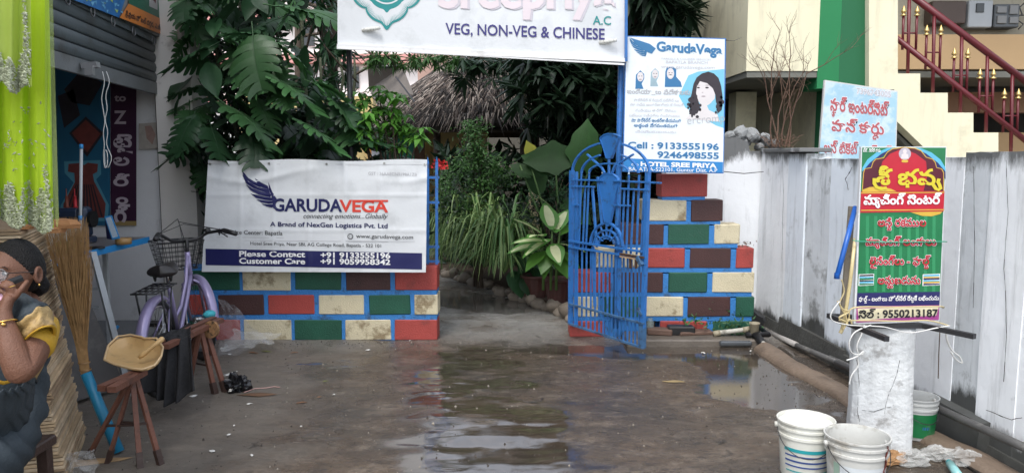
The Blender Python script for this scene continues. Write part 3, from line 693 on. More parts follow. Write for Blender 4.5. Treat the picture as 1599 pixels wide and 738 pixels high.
ink(Sb, 'Hotel Sree Priya, Near SBI, AG College Road, Bapatla - 522 101', 391, 595, 382, 5, BLK, bn, .004, 386)
ink(Sb, 'Please Contact', 374, 476, 400, 8.4, WPR, bn, .03, 401); ink(Sb, 'Customer Care', 374, 476, 411, 8.4, WPR, bn, .03, 412)
ink(Sb, '+91 9133555196', 501, 609, 402, 8.4, WPR, bn, .03, 403); ink(Sb, '+91 9059958342', 501, 609, 412, 8.4, WPR, bn, .03, 413)
ink(Sb, 'GST : 36AAECN9199A1ZB', 575, 651, 273, 5, GREYP, bn, 0, 275)
for x0, y0, x1, y1 in ((338, 370, 443, 370.6), (540, 375.6, 648, 376.4), (383, 375, 606, 377), (328, 256, 660, 256.5)):
    flat(Sb, [(x0, y0), (x1, y1), (x1, y1 + .6), (x0, y0 + .6)], GREYP, bn, 'print_line', .003)
flat(Sb, ell(342.5, 360, 3.3, 3.3, 16) , BLK, bn, 'pin_icon', .0035); flat(Sb, [(340, 362), (345, 362), (342.5, 368)], BLK, bn, 'pin_icon', .0035); flat(Sb, ell(342.5, 360, 1.3, 1.3, 10), RINK, bn, 'pin_icon', .0045)
flat(Sb, ell(547, 369, 4.6, 4.6, 20), BLK, bn, 'globe_icon', .003); flat(Sb, ell(547, 369, 3.8, 3.8, 20), VINYL, bn, 'globe_icon', .0036)
for e_ in (1.6, 3.6): flat(Sb, ell(547, 369, e_, 3.9, 16), BLK, bn, 'globe_icon', .004 + .0005 * (4 - e_)); flat(Sb, ell(547, 369, e_ - .6, 3.6, 16), VINYL, bn, 'globe_icon', .0043 + .0005 * (4 - e_))
def wing(S, ox, oy, s, m, par, flip=1):
    feathers = [((0, 0), (3, 12), (14, 20), (27, 26), (34, 26), (24, 20), (10, 12)),
                ((0, 6), (6, 20), (18, 28), (32, 33), (44, 37), (42, 30), (24, 26), (10, 18)),
                ((6, 22), (13, 31), (26, 38), (44, 42), (46, 37), (30, 33), (16, 28)),
                ((13, 36), (22, 43), (36, 46), (47, 47), (48, 43), (34, 41), (22, 38)),
                ((22, 45), (30, 50), (42, 52), (49, 51), (49, 48), (36, 47)),
                ((30, 52), (38, 56), (46, 58), (50, 57), (49, 53), (40, 53)),
                ((20, 12), (30, 19), (40, 24), (42, 30), (32, 27), (24, 21)),
                ((41, 18), (42, 30), (46, 40), (49, 60), (53, 52), (54, 44), (47, 33))]
    for f in feathers: flat(S, [(ox + x * s, oy + y * s * flip) for x, y in f], m, par, 'wing_print', .0045)
wing(Sb, 378, 266, 1.0, NAVY, bn)
for i, (x, y) in enumerate(((325, 252), (420, 251), (510, 252), (600, 251), (666, 253))):
    m = MB(); m.disc(Sb(x + (3 if i == 0 else -3 if i == 4 else 0), y + 4, .004), .009, 12, (0, -1, 0), .003); m.build('eyelet', mat('eyelet_metal', (.4, .4, .4), .3, metal=.9), bn)
    m = MB(); m.tube([Sb(x, y + 4, .006), at(x, y - 12, 6.12)], .002, 5); m.build('tie', M_BLACK, bn)
# blue railing on the low wall
br = thing('wall_railing', 'blue metal railing standing on the low block wall at its gate end', 'railing')
Sk = plane((0, 6.2, 0), (0, -1, 0))
for x in list(range(340, 660, 28)) + [668, 682]:
    m = MB(); w_ = .022 if x > 660 else .016; m.bar(Sk(x, 417), Sk(x, 254 if x > 660 else 262), w_); m.build('upright', M_BLUE, br)
    if x > 660: m = MB(); p = Sk(x, 254); m.lathe([(.0005, .05), (.011, .0), (.011, -.01)], p, 4); m.build('spike', M_BLUE, br)
for y in (277, 316, 385, 408):
    m = MB(); m.bar(Sk(330, y), Sk(686, y), .012, .02); m.build('cross_rail', M_BLUE, br)
mb = MB()
for k in range(46):
    x = rnd.uniform(674, 699); y = rnd.uniform(250, 264); p = at(x, y, 6.35 + rnd.uniform(-.1, .1)); d = V(rnd.uniform(-1, 1), rnd.uniform(-1, 1), rnd.uniform(-1, 1)).normalized() * .018; e = d.orthogonal().normalized() * .01
    mb.add([p - d, p + e, p + d, p - e], [(0, 1, 2, 3)])
fl = thing('red_flowers', 'small cluster of red flowers above the blue railing end', 'flowers'); o = mb.build('petals', mat('red_petal', (.45, .012, .012), .6, .1), fl); o['kind'] = 'stuff'
mb = MB(); mb.tube([at(686, 262, 6.35), at(688, 330, 6.5), at(690, 420, 6.6)], .005, 5); mb.build('stem', mat('green_stem', (.05, .1, .02), .7), fl)

# ---- overhead restaurant sign box
ob = thing('overhead_sign', 'large white restaurant sign box hanging over the gateway', 'sign')
def wo(px, py):
    u = (px - 527) / 450; v = (py + 140) / 230
    return .010 * noise.noise(Vector((u * 2.2, v * 2, 1))) + .006 * math.sin((u * 14 - v * 9)) * max(0, u - .45) * max(0, v - .2) * 2 + .006 * math.sin(u * 6 + v * 5) * v
So = plane((0, 5.98, 0), (0, -1, 0), wo)
def oq(u, v):
    y = -190 * (1 - v) + (72 + 21 * u) * v; x = (527 + 452 * u)
    return x, y
m = MB(); m.grid(lambda u, v: So(*oq(u, v)), 80, 44); m.build('face_sheet', VINYL, ob, True)
Sf = plane((0, 5.995, 0), (0, -1, 0))
def slab(name, q, y0, y1, m_, par, bev=None):
    """thick slab from px outline at depth y0 to y1"""
    S_ = plane((0, y0, 0), (0, -1, 0)); mb = MB(); P = [S_(*p) for p in q]; mb.prism(P, (0, y1 - y0, 0)); return mb.build(name, m_, par, fix=True)
slab('box_back', [(528, -192), (978, -192), (978, 93), (528, 73)], 6.03, 6.2, mat('dark_sign_back', (.03, .035, .045), .7), ob)
slab('bottom_strip', [(526, 69), (740, 79), (979, 91), (979, 97), (740, 86), (526, 75)], 5.955, 6.02, mat('white_strip_metal', (.7, .7, .7), .4, .05, 5, .05, dirt=(.4, .38, .35), damt=.5), ob)
slab('sagging_strip', [(526, 75), (740, 86), (975, 99), (975, 102), (740, 88), (526, 76.5)], 5.94, 5.955, mat('white_strip_metal', (.7, .7, .7)), ob)
slab('side_strip', [(976, -190), (980, -190), (980, 96), (976, 96)], 5.95, 6.2, M_BLUE, ob)
ink(So, 'Sreepriya', 690, 960, 12.5, 52, PALE2, ob, .03, 14, off=.004); ink(So, 'Sreepriya', 686, 957, 11, 52, PALE, ob, .03, 12.5, off=.006)
ink(So, 'A.C', 926, 954, 38.5, 13.5, TEAL, ob, .012, 39); ink(So, 'VEG, NON-VEG & CHINESE', 696, 944, 53, 17, VIOL, ob, .016, 62)
# emblem: scalloped lotus ring
cx_, cy_ = 604, -20
def lobe_r(a, r0, hi, tipk):
    ph = ((a / (math.pi / 2) + .5) % 1 - .5) * 2; return r0 + hi * (1 - abs(ph) ** 2.4) ** .8 + tipk * math.exp(-(ph / .13) ** 2)
def lobe(r0, hi, tipk): return [(cx_ + lobe_r(a, r0, hi, tipk) * math.sin(a), cy_ + lobe_r(a, r0, hi, tipk) * math.cos(a)) for a in [2 * math.pi * k / 256 for k in range(256)]]
flat(So, lobe(47, 10, 10), TEAL, ob, 'emblem_print', .004); flat(So, lobe(44, 9.6, 7), VINYL, ob, 'emblem_print', .0046)
mb = MB()
for k in range(150):
    a = 2 * math.pi * (k + .5) / 150; rr = lobe_r(a, 44, 9.6, 7) + .4; r0 = rr - 8 - 2 * abs(math.sin(a * 8))
    mb.add([So(cx_ + r0 * math.sin(a), cy_ + r0 * math.cos(a), .0052), So(cx_ + rr * math.sin(a - .011), cy_ + rr * math.cos(a - .011), .0052), So(cx_ + rr * math.sin(a + .011), cy_ + rr * math.cos(a + .011), .0052)], [(0, 1, 2)])
o = mb.build('emblem_rays', TEAL, ob); o['kind'] = 'stuff'
flat(So, lobe(33, 2, 5), TEAL, ob, 'emblem_print', .0056); flat(So, ell(cx_, cy_, 27, 27, 60), VINYL, ob, 'emblem_print', .0064); flat(So, ell(cx_, cy_, 24.5, 24.5, 60), TEAL, ob, 'emblem_print', .0068); flat(So, ell(cx_, cy_, 20, 20, 60), VINYL, ob, 'emblem_print', .0072)
for x, y in ((566, 48), (936, 67)):
    m = MB(); p0 = So(x, y, .0); p1 = So(x + 27, y - 4 if x < 600 else y - 4, .045); m.tube([p0, p0.lerp(p1, .5), p1], [.014, .017, .012], 8); m.build('tie_rag', mat('pale_rag', (.62, .62, .58), .8, .1, 30, .4, dirt=(.08, .06, .05), damt=.7, dscale=40), ob, True)
# supports of the box
m = MB(); m.tube([at(962, 512, 6.13), at(966, 270, 6.1), at(976, -160, 6.06)], .024, 12)
tag(m.build('blue_pole', M_BLUE, None, True), 'tall round blue pole beside the gate carrying both signs', 'pole')
m = MB(); m.tube([V(at(540, 0, 6.3).x, 6.33, 0), at(541, -160, 6.28)], .022, 10)
tag(m.build('grey_pole', M_STEEL, None, True), 'thin dark grey pole among the climbing leaves holding the left end of the sign box', 'pole')

# ---- blue and white phone sign
ps = thing('phone_sign', 'blue and white courier sign with printed woman hanging on the blue pole', 'sign')
Ss = plane((0, 6.0, 0), (0, -1, 0))
Q = [(977, 56), (1134, 60), (1130, 271), (972, 268)]
def qm(x, y):  # design pixel stays as is: the sign is drawn where it hangs
    return x, y
slab('board', [(977, 56), (1134, 60), (1130, 271), (972, 268)], 6.0, 6.03, M_BLUE, ps)
def vgrid(S, q, off, m_, par, name, n=10, attr=None):
    def f(u, v):
        x = (q[0][0] * (1 - u) + q[1][0] * u) * (1 - v) + (q[3][0] * (1 - u) + q[2][0] * u) * v
        y = (q[0][1] * (1 - u) + q[1][1] * u) * (1 - v) + (q[3][1] * (1 - u) + q[2][1] * u) * v
        return S(x, y, off)
    b = MB(); b.grid(f, n, n); return b.build(name, m_, par)
SIGNW = mat('sign_white_face', (.70, .75, .78), .32, .05, 4, .03, dirt=(.55, .62, .68), damt=.5, dscale=4)
vgrid(Ss, [(978.5, 57.5), (1132, 61.5), (1129, 269.5), (973.5, 266.5)], .002, SIGNW, ps, 'face')
vgrid(Ss, [(974, 247), (1129, 253), (1128.5, 269.5), (973.5, 266.5)], .003, SKYB, ps, 'blue_strip')
flat(Ss, [(1075, 118), (1090, 112), (1131, 108), (1130, 200), (1118, 196), (1070, 168), (1060, 150)], mat('light_blue_print', (.18, .50, .66), .45, .1, 3, 0), ps, 'photo_print', .0026)
ink(Ss, 'GarudaVega', 1026, 1127, 79.5, 14.5, MIDB, ps, .04, 86)
wing(Ss, 983, 59, .5, MIDB, ps); flat(Ss, [(984, 59), (1000, 64), (1015, 69), (1024, 76), (1018, 84), (1012, 82), (996, 72)], MIDB, ps, 'wing_print', .005)
ink(Ss, 'PARCELS & COURIER SERVICES', 1033, 1110, 93, 3, FAINT, ps, 0, 94.5); ink(Ss, 'BAPATLA BRANCH', 1040, 1105, 99, 4.5, FAINT, ps, .006, 100); ink(Ss, 'www.garudavega.com', 1032, 1116, 106.5, 5.2, FAINT, ps, 0, 108)
DK = mat('dark_photo_print', (.03, .022, .03), .5, .25, 12, 0); SK = mat('pale_face_print', (.66, .62, .62), .5, .08, 6, 0); SK2 = mat('face_shade_print', (.40, .34, .36), .5, .1, 6, 0)
hair = [(1083, 131), (1088, 121), (1096, 115), (1106, 112), (1115, 115), (1122, 122), (1126, 134), (1128, 148), (1129, 160), (1127, 172), (1120, 178), (1121, 166), (1118, 160), (1117, 148), (1113, 138), (1104, 130), (1093, 127), (1088, 136), (1087, 146), (1090, 156), (1093, 166), (1090, 176), (1083, 180), (1076, 178), (1079, 168), (1077, 158), (1080, 146)]
flat(Ss, hair, DK, ps, 'photo_print', .0036)
for k in range(30):
    x_ = rnd.choice((rnd.uniform(1074, 1094), rnd.uniform(1115, 1130))); y_ = rnd.uniform(150, 184); flat(Ss, ell(x_, y_, rnd.uniform(1.5, 3.2), rnd.uniform(2, 4), 8), DK, ps, 'photo_print', .0038)
flat(Ss, [(1087, 128), (1095, 122), (1105, 124), (1113, 131), (1117, 142), (1116, 154), (1109, 162), (1104, 165), (1107, 172), (1120, 178), (1124, 190), (1070, 186), (1078, 178), (1094, 172), (1094, 163), (1088, 154), (1085, 142)], SK, ps, 'photo_print', .0032)
for x, y, rx, ry, mm in ((1090.5, 137, 2.3, 1.1, DK), (1104, 137, 2.8, 1.2, DK), (1098.5, 150.5, 3.4, 1.2, SK2), (1097, 144.5, 1.4, .7, SK2), (1090.5, 133.4, 3, .5, SK2), (1104.5, 133.2, 3.6, .5, SK2)):
    flat(Ss, ell(x, y, rx, ry, 14), mm, ps, 'photo_print', .0042)
for cx0, cy0, s_, h_ in ((1000, 121, 1.0, 1), (1023, 117, .95, 0), (1047, 116, 1.15, 2)):
    tint = mat('faded_photo_print', (.30, .42, .48), .5, .15, 8, 0)
    if h_ < 2: flat(Ss, [(cx0 - 8 * s_, cy0 + 18), (cx0 - 7 * s_, cy0 - 4), (cx0, cy0 - 11 * s_), (cx0 + 6 * s_, cy0 - 5), (cx0 + 6 * s_, cy0 + 2), (cx0 + 2, cy0 + 10), (cx0 + 5, cy0 + 18)], tint if h_ == 0 else MIDB, ps, 'photo_print', .003)
    else: flat(Ss, [(cx0 - 9, cy0 + 20), (cx0 - 8, cy0 - 4), (cx0 - 6, cy0 - 10), (cx0 + 3, cy0 - 12), (cx0 + 9, cy0 - 8), (cx0 + 9, cy0 + 4), (cx0 + 16, cy0 + 12), (cx0 + 18, cy0 + 20)], MIDB, ps, 'photo_print', .003)
    flat(Ss, ell(cx0, cy0 - 1, 5 * s_, 7.4 * s_, 18), SK, ps, 'photo_print', .0036); flat(Ss, ell(cx0, cy0 + 3.2, 2.4 * s_, 1.1, 12), WPR if h_ == 2 else SK2, ps, 'photo_print', .0048)
    flat(Ss, ell(cx0 - 2, cy0 - 2, 1, .6, 8), DK, ps, 'photo_print', .0045); flat(Ss, ell(cx0 + 2.2, cy0 - 2, 1, .6, 8), DK, ps, 'photo_print', .0045)
    if h_ == 2: flat(Ss, [(cx0 - 3.4, cy0 + 1.6), (cx0, cy0 + .4), (cx0 + 3.4, cy0 + 1.6), (cx0, cy0 + 2)], DK, ps, 'photo_print', .0044)
ink(Ss, 'ఇండియా_to విదేశాలకు', 979, 1078, 146, 7, GREYP, ps, .02, 148)
for i, (t_, x0, x1, y) in enumerate((('పార్శిల్స్ కొరియర్ సర్వీస్ లు', 990, 1060, 158), ('మా వద్ద అంతర్జాతీయ కొరియర్', 984, 1068, 165), ('మరియు కార్గో సేవలు', 992, 1056, 174), ('బట్టలు పచ్చళ్ళు పిండివంటలు', 982, 1062, 182))): ink(Ss, t_, x0, x1, y, 4, FAINT, ps, 0, y + 1)
ink(Ss, 'మా పార్శిల్స్ అంతర్జాతీయముగా', 986, 1064, 190, 5, MIDB, ps, .015, 191); ink(Ss, 'అత{త}ంత వేగవంతముగా', 990, 1059, 198, 5, MIDB, ps, .015, 199)
ink(Ss, 'చేరవేయబడును', 992, 1056, 207, 3.6, FAINT, ps, 0, 208); ink(Ss, 'ercromp', 1073, 1132, 194, 13, GREYP, ps, -.012, 190, off=.0048)
ink(Ss, 'Cell : 9133555196', 981, 1122, 231, 9.6, MIDB, ps, .03, 234); ink(Ss, '9246498555', 1027, 1122, 246, 9.6, MIDB, ps, .03, 248)
ink(Ss, 'c/o', 986, 997, 258.5, 5, WPR, ps, 0, 259); ink(Ss, 'HOTEL SREE PRIYA', 1001, 1118, 259, 6.6, WPR, ps, .045, 262); ink(Ss, 'BAPATLA-522101, Guntur Dist. A.P', 982, 1120, 266.5, 5.8, WPR, ps, .006, 269)
for a_, b_ in (((1134, 63, 5.98), (1158, 59, 6.9)), ((1131, 268, 5.98), (1192, 268, 6.6))):
    m = MB(); m.tube([at(*a_), at((a_[0] + b_[0]) / 2, (a_[1] + b_[1]) / 2 + 3, (a_[2] + b_[2]) / 2), at(*b_)], .0035, 5); m.build('tie_wire', M_BLACK, ps)

# ---- pale blue internet sign behind the boundary wall
isg = thing('internet_sign', 'faded light blue sign with red Telugu lines leaning behind the boundary wall', 'sign')
Yi = 6.25
slab('board', [(1288, 125), (1402, 142), (1398, 300), (1275, 300)], Yi, Yi + .03, mat('board_edge_white', (.6, .6, .58), .6), isg)
Si = plane((0, Yi, 0), (0, -1, 0))
vgrid(Si, [(1290, 127), (1401, 144), (1397, 262), (1277.5, 262)], .002, mat('faded_blue_face', (.34, .54, .66), .4, .12, 3, .05, dirt=(.6, .68, .72), damt=.7, dscale=6, dthr=.48), isg, 'face')
RF = mat('faded_red_print', (.42, .09, .10), .5, .12, 9, 0); HL = mat('halo_print', (.66, .66, .70), .5, .03, 5, 0)
ink(Si, '7396743005', 1338, 1391, 146, 9, GREYP, isg, -.01, 152, halo=HL, hbold=.09)
ink(Si, 'స{ట}ార్ ఇంటర్నెట్', 1297, 1388, 172, 18, RF, isg, .03, 181, halo=HL, hbold=.045)
ink(Si, 'పాన్ కార{డ}ు', 1299, 1380, 204, 17, RF, isg, .02, 210, halo=HL, hbold=.045)
ink(Si, 'బస్ టికెట్', 1287, 1340, 238, 16, RF, isg, .02, 241, halo=HL, hbold=.045); ink(Si, 'ఆన్లైన్', 1344, 1392, 244, 15, RF, isg, .02, 246, halo=HL, hbold=.045)
for x in (1290, 1392):
    m = MB(); m.bar(at(x, 140, Yi + .05), V(at(x, 140, Yi + .05).x, Yi + .05, 0), .03); m.build('post', M_STEEL, isg)

# ---- bright poster board standing on the stub pillar
pk = thing('poster_board', 'tall bright green and red Telugu poster board standing on the white stub pillar', 'sign')
Yk = 3.72; Sk3 = plane((0, Yk, 0), (0, -1, 0))
slab('board', [(1345, 229), (1478, 229), (1467, 501), (1333, 506)], Yk, Yk + .022, mat('board_white', (.66, .68, .70), .5, .04), pk)
KG = mat('poster_green', (.012, .17, .06), .35, .12, 8, 0); KR = mat('poster_red', (.48, .012, .03), .35, .1, 5, 0); KM = mat('poster_maroon', (.09, .008, .02), .35, .15, 5, 0); KN = mat('poster_navy', (.02, .02, .11), .35, .05, 5, 0)
KC = mat('poster_cyan', (.10, .42, .60), .35, .1, 5, 0); KY = mat('poster_gold', (.60, .38, .05), .35, .15, 8, 0); KP = mat('poster_magenta', (.40, .06, .28), .35, .1, 5, 0); KL = mat('poster_cream', (.72, .66, .46), .35, .1, 8, 0)
vgrid(Sk3, [(1346.5, 230.5), (1477, 230.5), (1466, 499), (1337, 503)], .0015, KG, pk, 'poster')
for sx in (1, -1):
    X = lambda d: (1346.5 if sx > 0 else 1476.5) + sx * d
    flat(Sk3, [(X(0), 262), (X(8), 249), (X(22), 238), (X(40), 231), (X(50), 231), (X(30), 242), (X(14), 254), (X(0), 276)], KC, pk, 'poster_arc', .002)
    flat(Sk3, [(X(0), 268), (X(12), 254), (X(30), 240), (X(46), 232), (X(50), 232), (X(33), 243), (X(16), 258), (X(0), 280)], KN, pk, 'poster_arc', .0024)
arch = [(1347, 299), (1349, 270), (1351, 264), (1361, 262), (1364, 253), (1368, 249), (1380, 247), (1386, 238), (1394, 233), (1410, 230.6), (1428, 232), (1438, 236), (1446, 246), (1456, 249), (1460, 254), (1462, 262), (1470, 264), (1473, 270), (1473, 299)]
flat(Sk3, [(1410 + (x - 1410) * 1.018, 299 + (y - 299) * 1.02 if y < 299 else y) for x, y in arch], KY, pk, 'poster_arch', .0028); flat(Sk3, arch, KM, pk, 'poster_arch', .0034)
flat(Sk3, [(1378, 298), (1372, 275), (1378, 252), (1390, 240), (1410, 232), (1430, 240), (1446, 252), (1448, 275), (1442, 298)], KR, pk, 'poster_glow', .0038)
flat(Sk3, [(1347, 296), (1358, 292), (1375, 291), (1392, 295), (1400, 299), (1347, 300)], KY, pk, 'poster_sun', .0042)
# small deity medallion, simplified
flat(Sk3, ell(1413, 240, 9.5, 9.5, 24), mat('medallion_silver', (.45, .42, .48), .4, .15, 12, 0), pk, 'medallion', .0042); flat(Sk3, ell(1413, 236.5, 3, 3.6, 14), mat('medallion_pale', (.7, .62, .62), .4), pk, 'medallion', .0046)
flat(Sk3, [(1407, 248), (1408, 241), (1413, 239), (1418, 241), (1419, 248)], mat('medallion_pale', (.7, .62, .62)), pk, 'medallion', .0048); flat(Sk3, ell(1413, 251.5, 6.5, 2.3, 14), KY, pk, 'medallion', .005); flat(Sk3, [(1404, 250), (1408, 248), (1408, 253)], KR, pk, 'medallion', .0052); flat(Sk3, [(1422, 250), (1418, 248), (1418, 253)], KR, pk, 'medallion', .0052)
vgrid(Sk3, [(1344.5, 299), (1475, 298), (1473.5, 330), (1343, 332)], .0036, KR, pk, 'red_band')
for y in (300.5, 327.5): flat(Sk3, [(1344.5, y), (1474.5, y - 1), (1474.5, y + .6), (1344.5, y + 1.6)], KY, pk, 'gold_line', .0044)
flat(Sk3, [(1420, 330.5), (1472, 330), (1468, 334), (1455, 337.5), (1440, 337)], KY, pk, 'poster_sun', .003)
ink(Sk3, 'శ{r}ీ భవ{y}', 1369, 1460, 288, 23, YEL, pk, .028, 288, off=.007)
ink(Sk3, 'ప్రొ. రెడ్డి గారు', 1348, 1375, 237, 5, WPR, pk, .02, 237.5)
ink(Sk3, 'మ{y}ాచింగ్ సెంటర్', 1349, 1470, 319, 14, WPR, pk, .03, 318, off=.0065)
for t_, x0, x1, y in (('అన{న}ి రకముల', 1371, 1446, 353), ('మ{y}ాచింగ్ లంగాలు', 1352, 1462, 383), ('లైనింగ్‌లు - ఫాల{స}్', 1358, 1453, 413), ('అమ{మ}బడును', 1371, 1437, 443)):
    ink(Sk3, t_, x0, x1, y, 12, KR, pk, .024, y, halo=WPR, hbold=.036, off=.006)
for i in range(9):   # pleats printed on the green ground
    x = 1352 + i * 13; flat(Sk3, [(x, 337), (x + 5, 337), (x + 4.4, 455), (x - .6, 455)], mat('poster_light_green', (.03, .25, .10), .35, .1, 5, 0), pk, 'pleat_print', .002)
for x0, x1, cc in ((1341, 1365, (DK, KC, KG)), (1441, 1468, (KC, KY, KN))):
    flat(Sk3, [(x0, 428), (x1, 427), (x1 - .6, 445), (x0 - .6, 446)], WPR, pk, 'photo_frame', .0026)
    for k in range(6):
        y = 429 + k * 2.7; flat(Sk3, [(x0 + 1, y), (x1 - 1, y - 1 + k % 2), (x1 - 1, y + 1.7), (x0 + 1, y + 2.4)], cc[k % 3], pk, 'photo_print', .003 + k * .0001)
vgrid(Sk3, [(1338.5, 457), (1468, 455), (1467, 476), (1337.5, 478)], .003, KN, pk, 'navy_band')
ink(Sk3, 'ఫాల{స}్ - లంగాలు హోల్‌సేల్ రేట{ల}కే లభించును', 1341, 1466, 470, 6.6, WPR, pk, .018, 468, off=.005)
vgrid(Sk3, [(1337.5, 478), (1467, 476), (1466, 499), (1337, 503)], .003, KP, pk, 'magenta_band'); flat(Sk3, [(1339, 481), (1466, 479), (1462, 492), (1395, 496), (1341, 500)], KL, pk, 'cream_flash', .0034)
ink(Sk3, 'సెల్ : 9550213187', 1341, 1464, 496, 11.5, BLK, pk, .03, 494, off=.0055)
m = MB(); m.tube([Sk3(1332, 375, .012), Sk3(1345, 377, .012), Sk3(1400, 378, .010), Sk3(1474, 377, .012), Sk3(1478, 377, -.03)], .0045, 6, flat=.6); m.build('green_tie', mat('green_twine', (.05, .35, .22), .6), pk, True)
# ================================================================== the shop on the left
def SF(u, z, out=0.0):
    """point on the shop front line: u = Y, z height, out toward the street"""
    return V(SHOPX(u) + out * .986, u + out * .165, z)
shp = thing('shop', 'dim tailoring shop with grey shutter half raised on the left', 'shop')
m = MB(); m.prism([V(-3.03, 6.62, 0), V(-2.72, 6.62, 0), V(-2.72, 6.95, 0), V(-3.03, 6.95, 0)], (0, 0, 4.2)); m.build('column', M_GREYPAINT, shp, fix=True)
m = MB(); m.box(-6.2, -3.03, 6.75, 6.95, 0, 2.9); m.build('partition_wall', mat('shop_white_wall', (.76, .76, .78), .8, .07, 2, .15, 30, dirt=(.3, .29, .28), damt=.5, dscale=2.5, dthr=.57), shp)
m = MB(); m.prism([SF(2.2, 2.75), SF(6.74, 2.75), V(-6.2, 6.74, 2.75), V(-6.2, 2.2, 2.75)], (0, 0, .15)); m.build('ceiling', M_GREYPAINT, shp, fix=True)
m = MB(); m.box(-6.3, -6.2, 2.2, 6.95, 0, 2.9); m.box(-6.2, SHOPX(2.2), 2.1, 2.2, 0, 2.9); m.build('inner_wall', M_GREYPAINT, shp)
m = MB(); m.prism([SF(1.4, 2.46, -.05), SF(6.74, 2.46, -.05), SF(6.74, 2.46, -.3), SF(1.4, 2.46, -.3)], (0, 0, 2.2)); m.build('upper_front', M_GREYPAINT, shp, fix=True)
m = MB(); m.bar(SF(6.7, 0, .01), SF(6.7, 2.5, .01), .05, .07); m.bar(SF(6.66, 0, .015), SF(6.66, 2.5, .015), .018, .03); m.build('shutter_track', M_BLACK, shp)
m = MB(); m.tube([V(-2.74, 6.52, 2.38), V(-2.72, 6.52, 4.2)], .035, 10); m.build('down_pipe', M_GREYPAINT, shp, True)
# rolling shutter
shu = thing('rolling_shutter', 'dark grey ribbed rolling shutter raised above the shop counter', 'shutter')
M_SHUT = mat('shutter_steel', (.095, .115, .125), .5, .12, 4, .15, 40, dirt=(.05, .045, .04), damt=.6, dscale=3)
for i in range(5):
    z = 2.10 + i * .082; m = MB(); pr = [(0, 0), (.012, .012), (.018, .041), (.012, .07), (0, .08)]
    A = [SF(6.66, z + b, a) for a, b in pr]; B = [SF(2.4, z + b, a) for a, b in pr]
    m.add(A + B, [(k, k + 1, 6 + k, 5 + k) for k in range(4)]); o = m.build('slat', M_SHUT, shu, True); solid(o, .004)
m = MB(); m.prism([SF(6.66, 2.0, -.012), SF(6.66, 2.0, .016), SF(6.66, 2.098, .016), SF(6.66, 2.098, -.012)], SF(2.4, 0) - SF(6.66, 0)); m.build('bottom_bar', mat('shutter_bar_steel', (.15, .16, .165), .5, .12, 5, .15, dirt=(.07, .06, .05), damt=.5), shu, fix=True)
m = MB(); m.prism([SF(6.7, 2.42, -.1), SF(6.7, 2.42, .03), SF(6.7, 2.56, .03), SF(6.7, 2.56, -.1)], SF(2.2, 0) - SF(6.7, 0)); m.build('shutter_hood', M_SHUT, shu, fix=True)
for y in (6.45, 5.95, 5.5, 5.12, 4.72, 4.4):
    m = MB(); c = SF(y, 2.43, .05); dx = SF(1, 0) - SF(0, 0); dx.normalize(); m.tube([c + dx * .035 * math.cos(R(a)) + V(0, 0, .035 * math.sin(R(a)) - .01) for a in range(0, 361, 24)], .0045, 5, caps=False); m.build('ring', mat('grey_ring_metal', (.2, .2, .21), .4, metal=.7), shu, True)
c = SF(4.95, 2.05, .03)
m = MB(); m.bar(c, c + V(.1, 0, .01), .045, .035); m.bar(c + V(.06, -.03, .0), c + V(.06, -.03, -.06), .05, .03); m.build('lock', mat('pale_lock_metal', (.35, .35, .36), .4, metal=.6), shu)
# string hanging from the shutter
def hang(px, y0, y1, Y, r=.003, amp=3, seed=0):
    pts = []
    for k in range(26):
        t = k / 25; pts.append(at(px + amp * noise.noise(Vector((t * 5, seed, 0))) + t * 3, y0 + (y1 - y0) * t, Y))
    return pts
st_ = thing('hanging_string', 'pale plastic string looped from the shutter lock', 'string')
M_STR = mat('pale_string', (.55, .56, .55), .5)
m = MB(); m.tube(hang(160, 112, 262, 4.75, 0, 5, 1), .0028, 5); m.build('strand', M_STR, st_, True)
m = MB(); m.tube(hang(166, 112, 262, 4.76, 0, 9, 5) + [at(164, 258, 4.76), at(163, 238, 4.76)], .0028, 5); m.build('strand', M_STR, st_, True)
m = MB(); m.tube([at(165 + 3 * math.cos(a), 248 + 14 * math.sin(a), 4.74) for a in [k * .4 for k in range(17)]], .003, 5); m.build('loop', M_STR, st_, True)
# sign over the shop
sb = thing('shop_signboard', 'orange green and blue tailor signboard above the shutter', 'sign')
u0, u1 = 6.9, 1.6
def SFray(px, py, off=0):
    n = V(.986, .165, 0); P0 = SF(5, 2.5, .06); d = ray(px, py); return CAM + d * (((P0 + n * off) - CAM).dot(n) / d.dot(n))
ORG = mat('orange_print', (.62, .20, .04), .45, .08, 5, 0); SG = mat('sign_green', (.015, .12, .07), .45, .1, 5, 0); SBL = mat('sign_blue', (.02, .14, .38), .45, .25, 7, 0)
m = MB(); m.prism([SF(6.9, 2.475, 0), SF(6.9, 2.475, .055), SF(6.9, 3.4, .055), SF(6.9, 3.4, 0)], SF(2.2, 0) - SF(6.9, 0)); m.build('board', mat('sign_back', (.2, .2, .2), .6), sb, fix=True)
flat(SFray, [(60, -40), (160, -60), (205, -30), (186, 28), (120, 2), (60, -22)], SBL, sb, 'blue_panel', .004)
for k in range(26):
    x = rnd.uniform(125, 190); y = (x - 124) * .42 + rnd.uniform(-22, -2); flat(SFray, [(x, y), (x + rnd.uniform(2, 7), y + rnd.uniform(-3, 3)), (x + rnd.uniform(0, 5), y + rnd.uniform(2, 7))], mat('pale_cyan_print', (.15, .4, .6), .45) if k % 3 else mat('lime_print', (.35, .45, .08), .45), sb, 'pattern_print', .006)
flat(SFray, [(204, -60), (300, -60), (290, 50), (201, 6)], SG, sb, 'green_panel', .004)
flat(SFray, [(201, 6), (290, 48), (290, 69), (187, 28)], ORG, sb, 'orange_panel', .006)
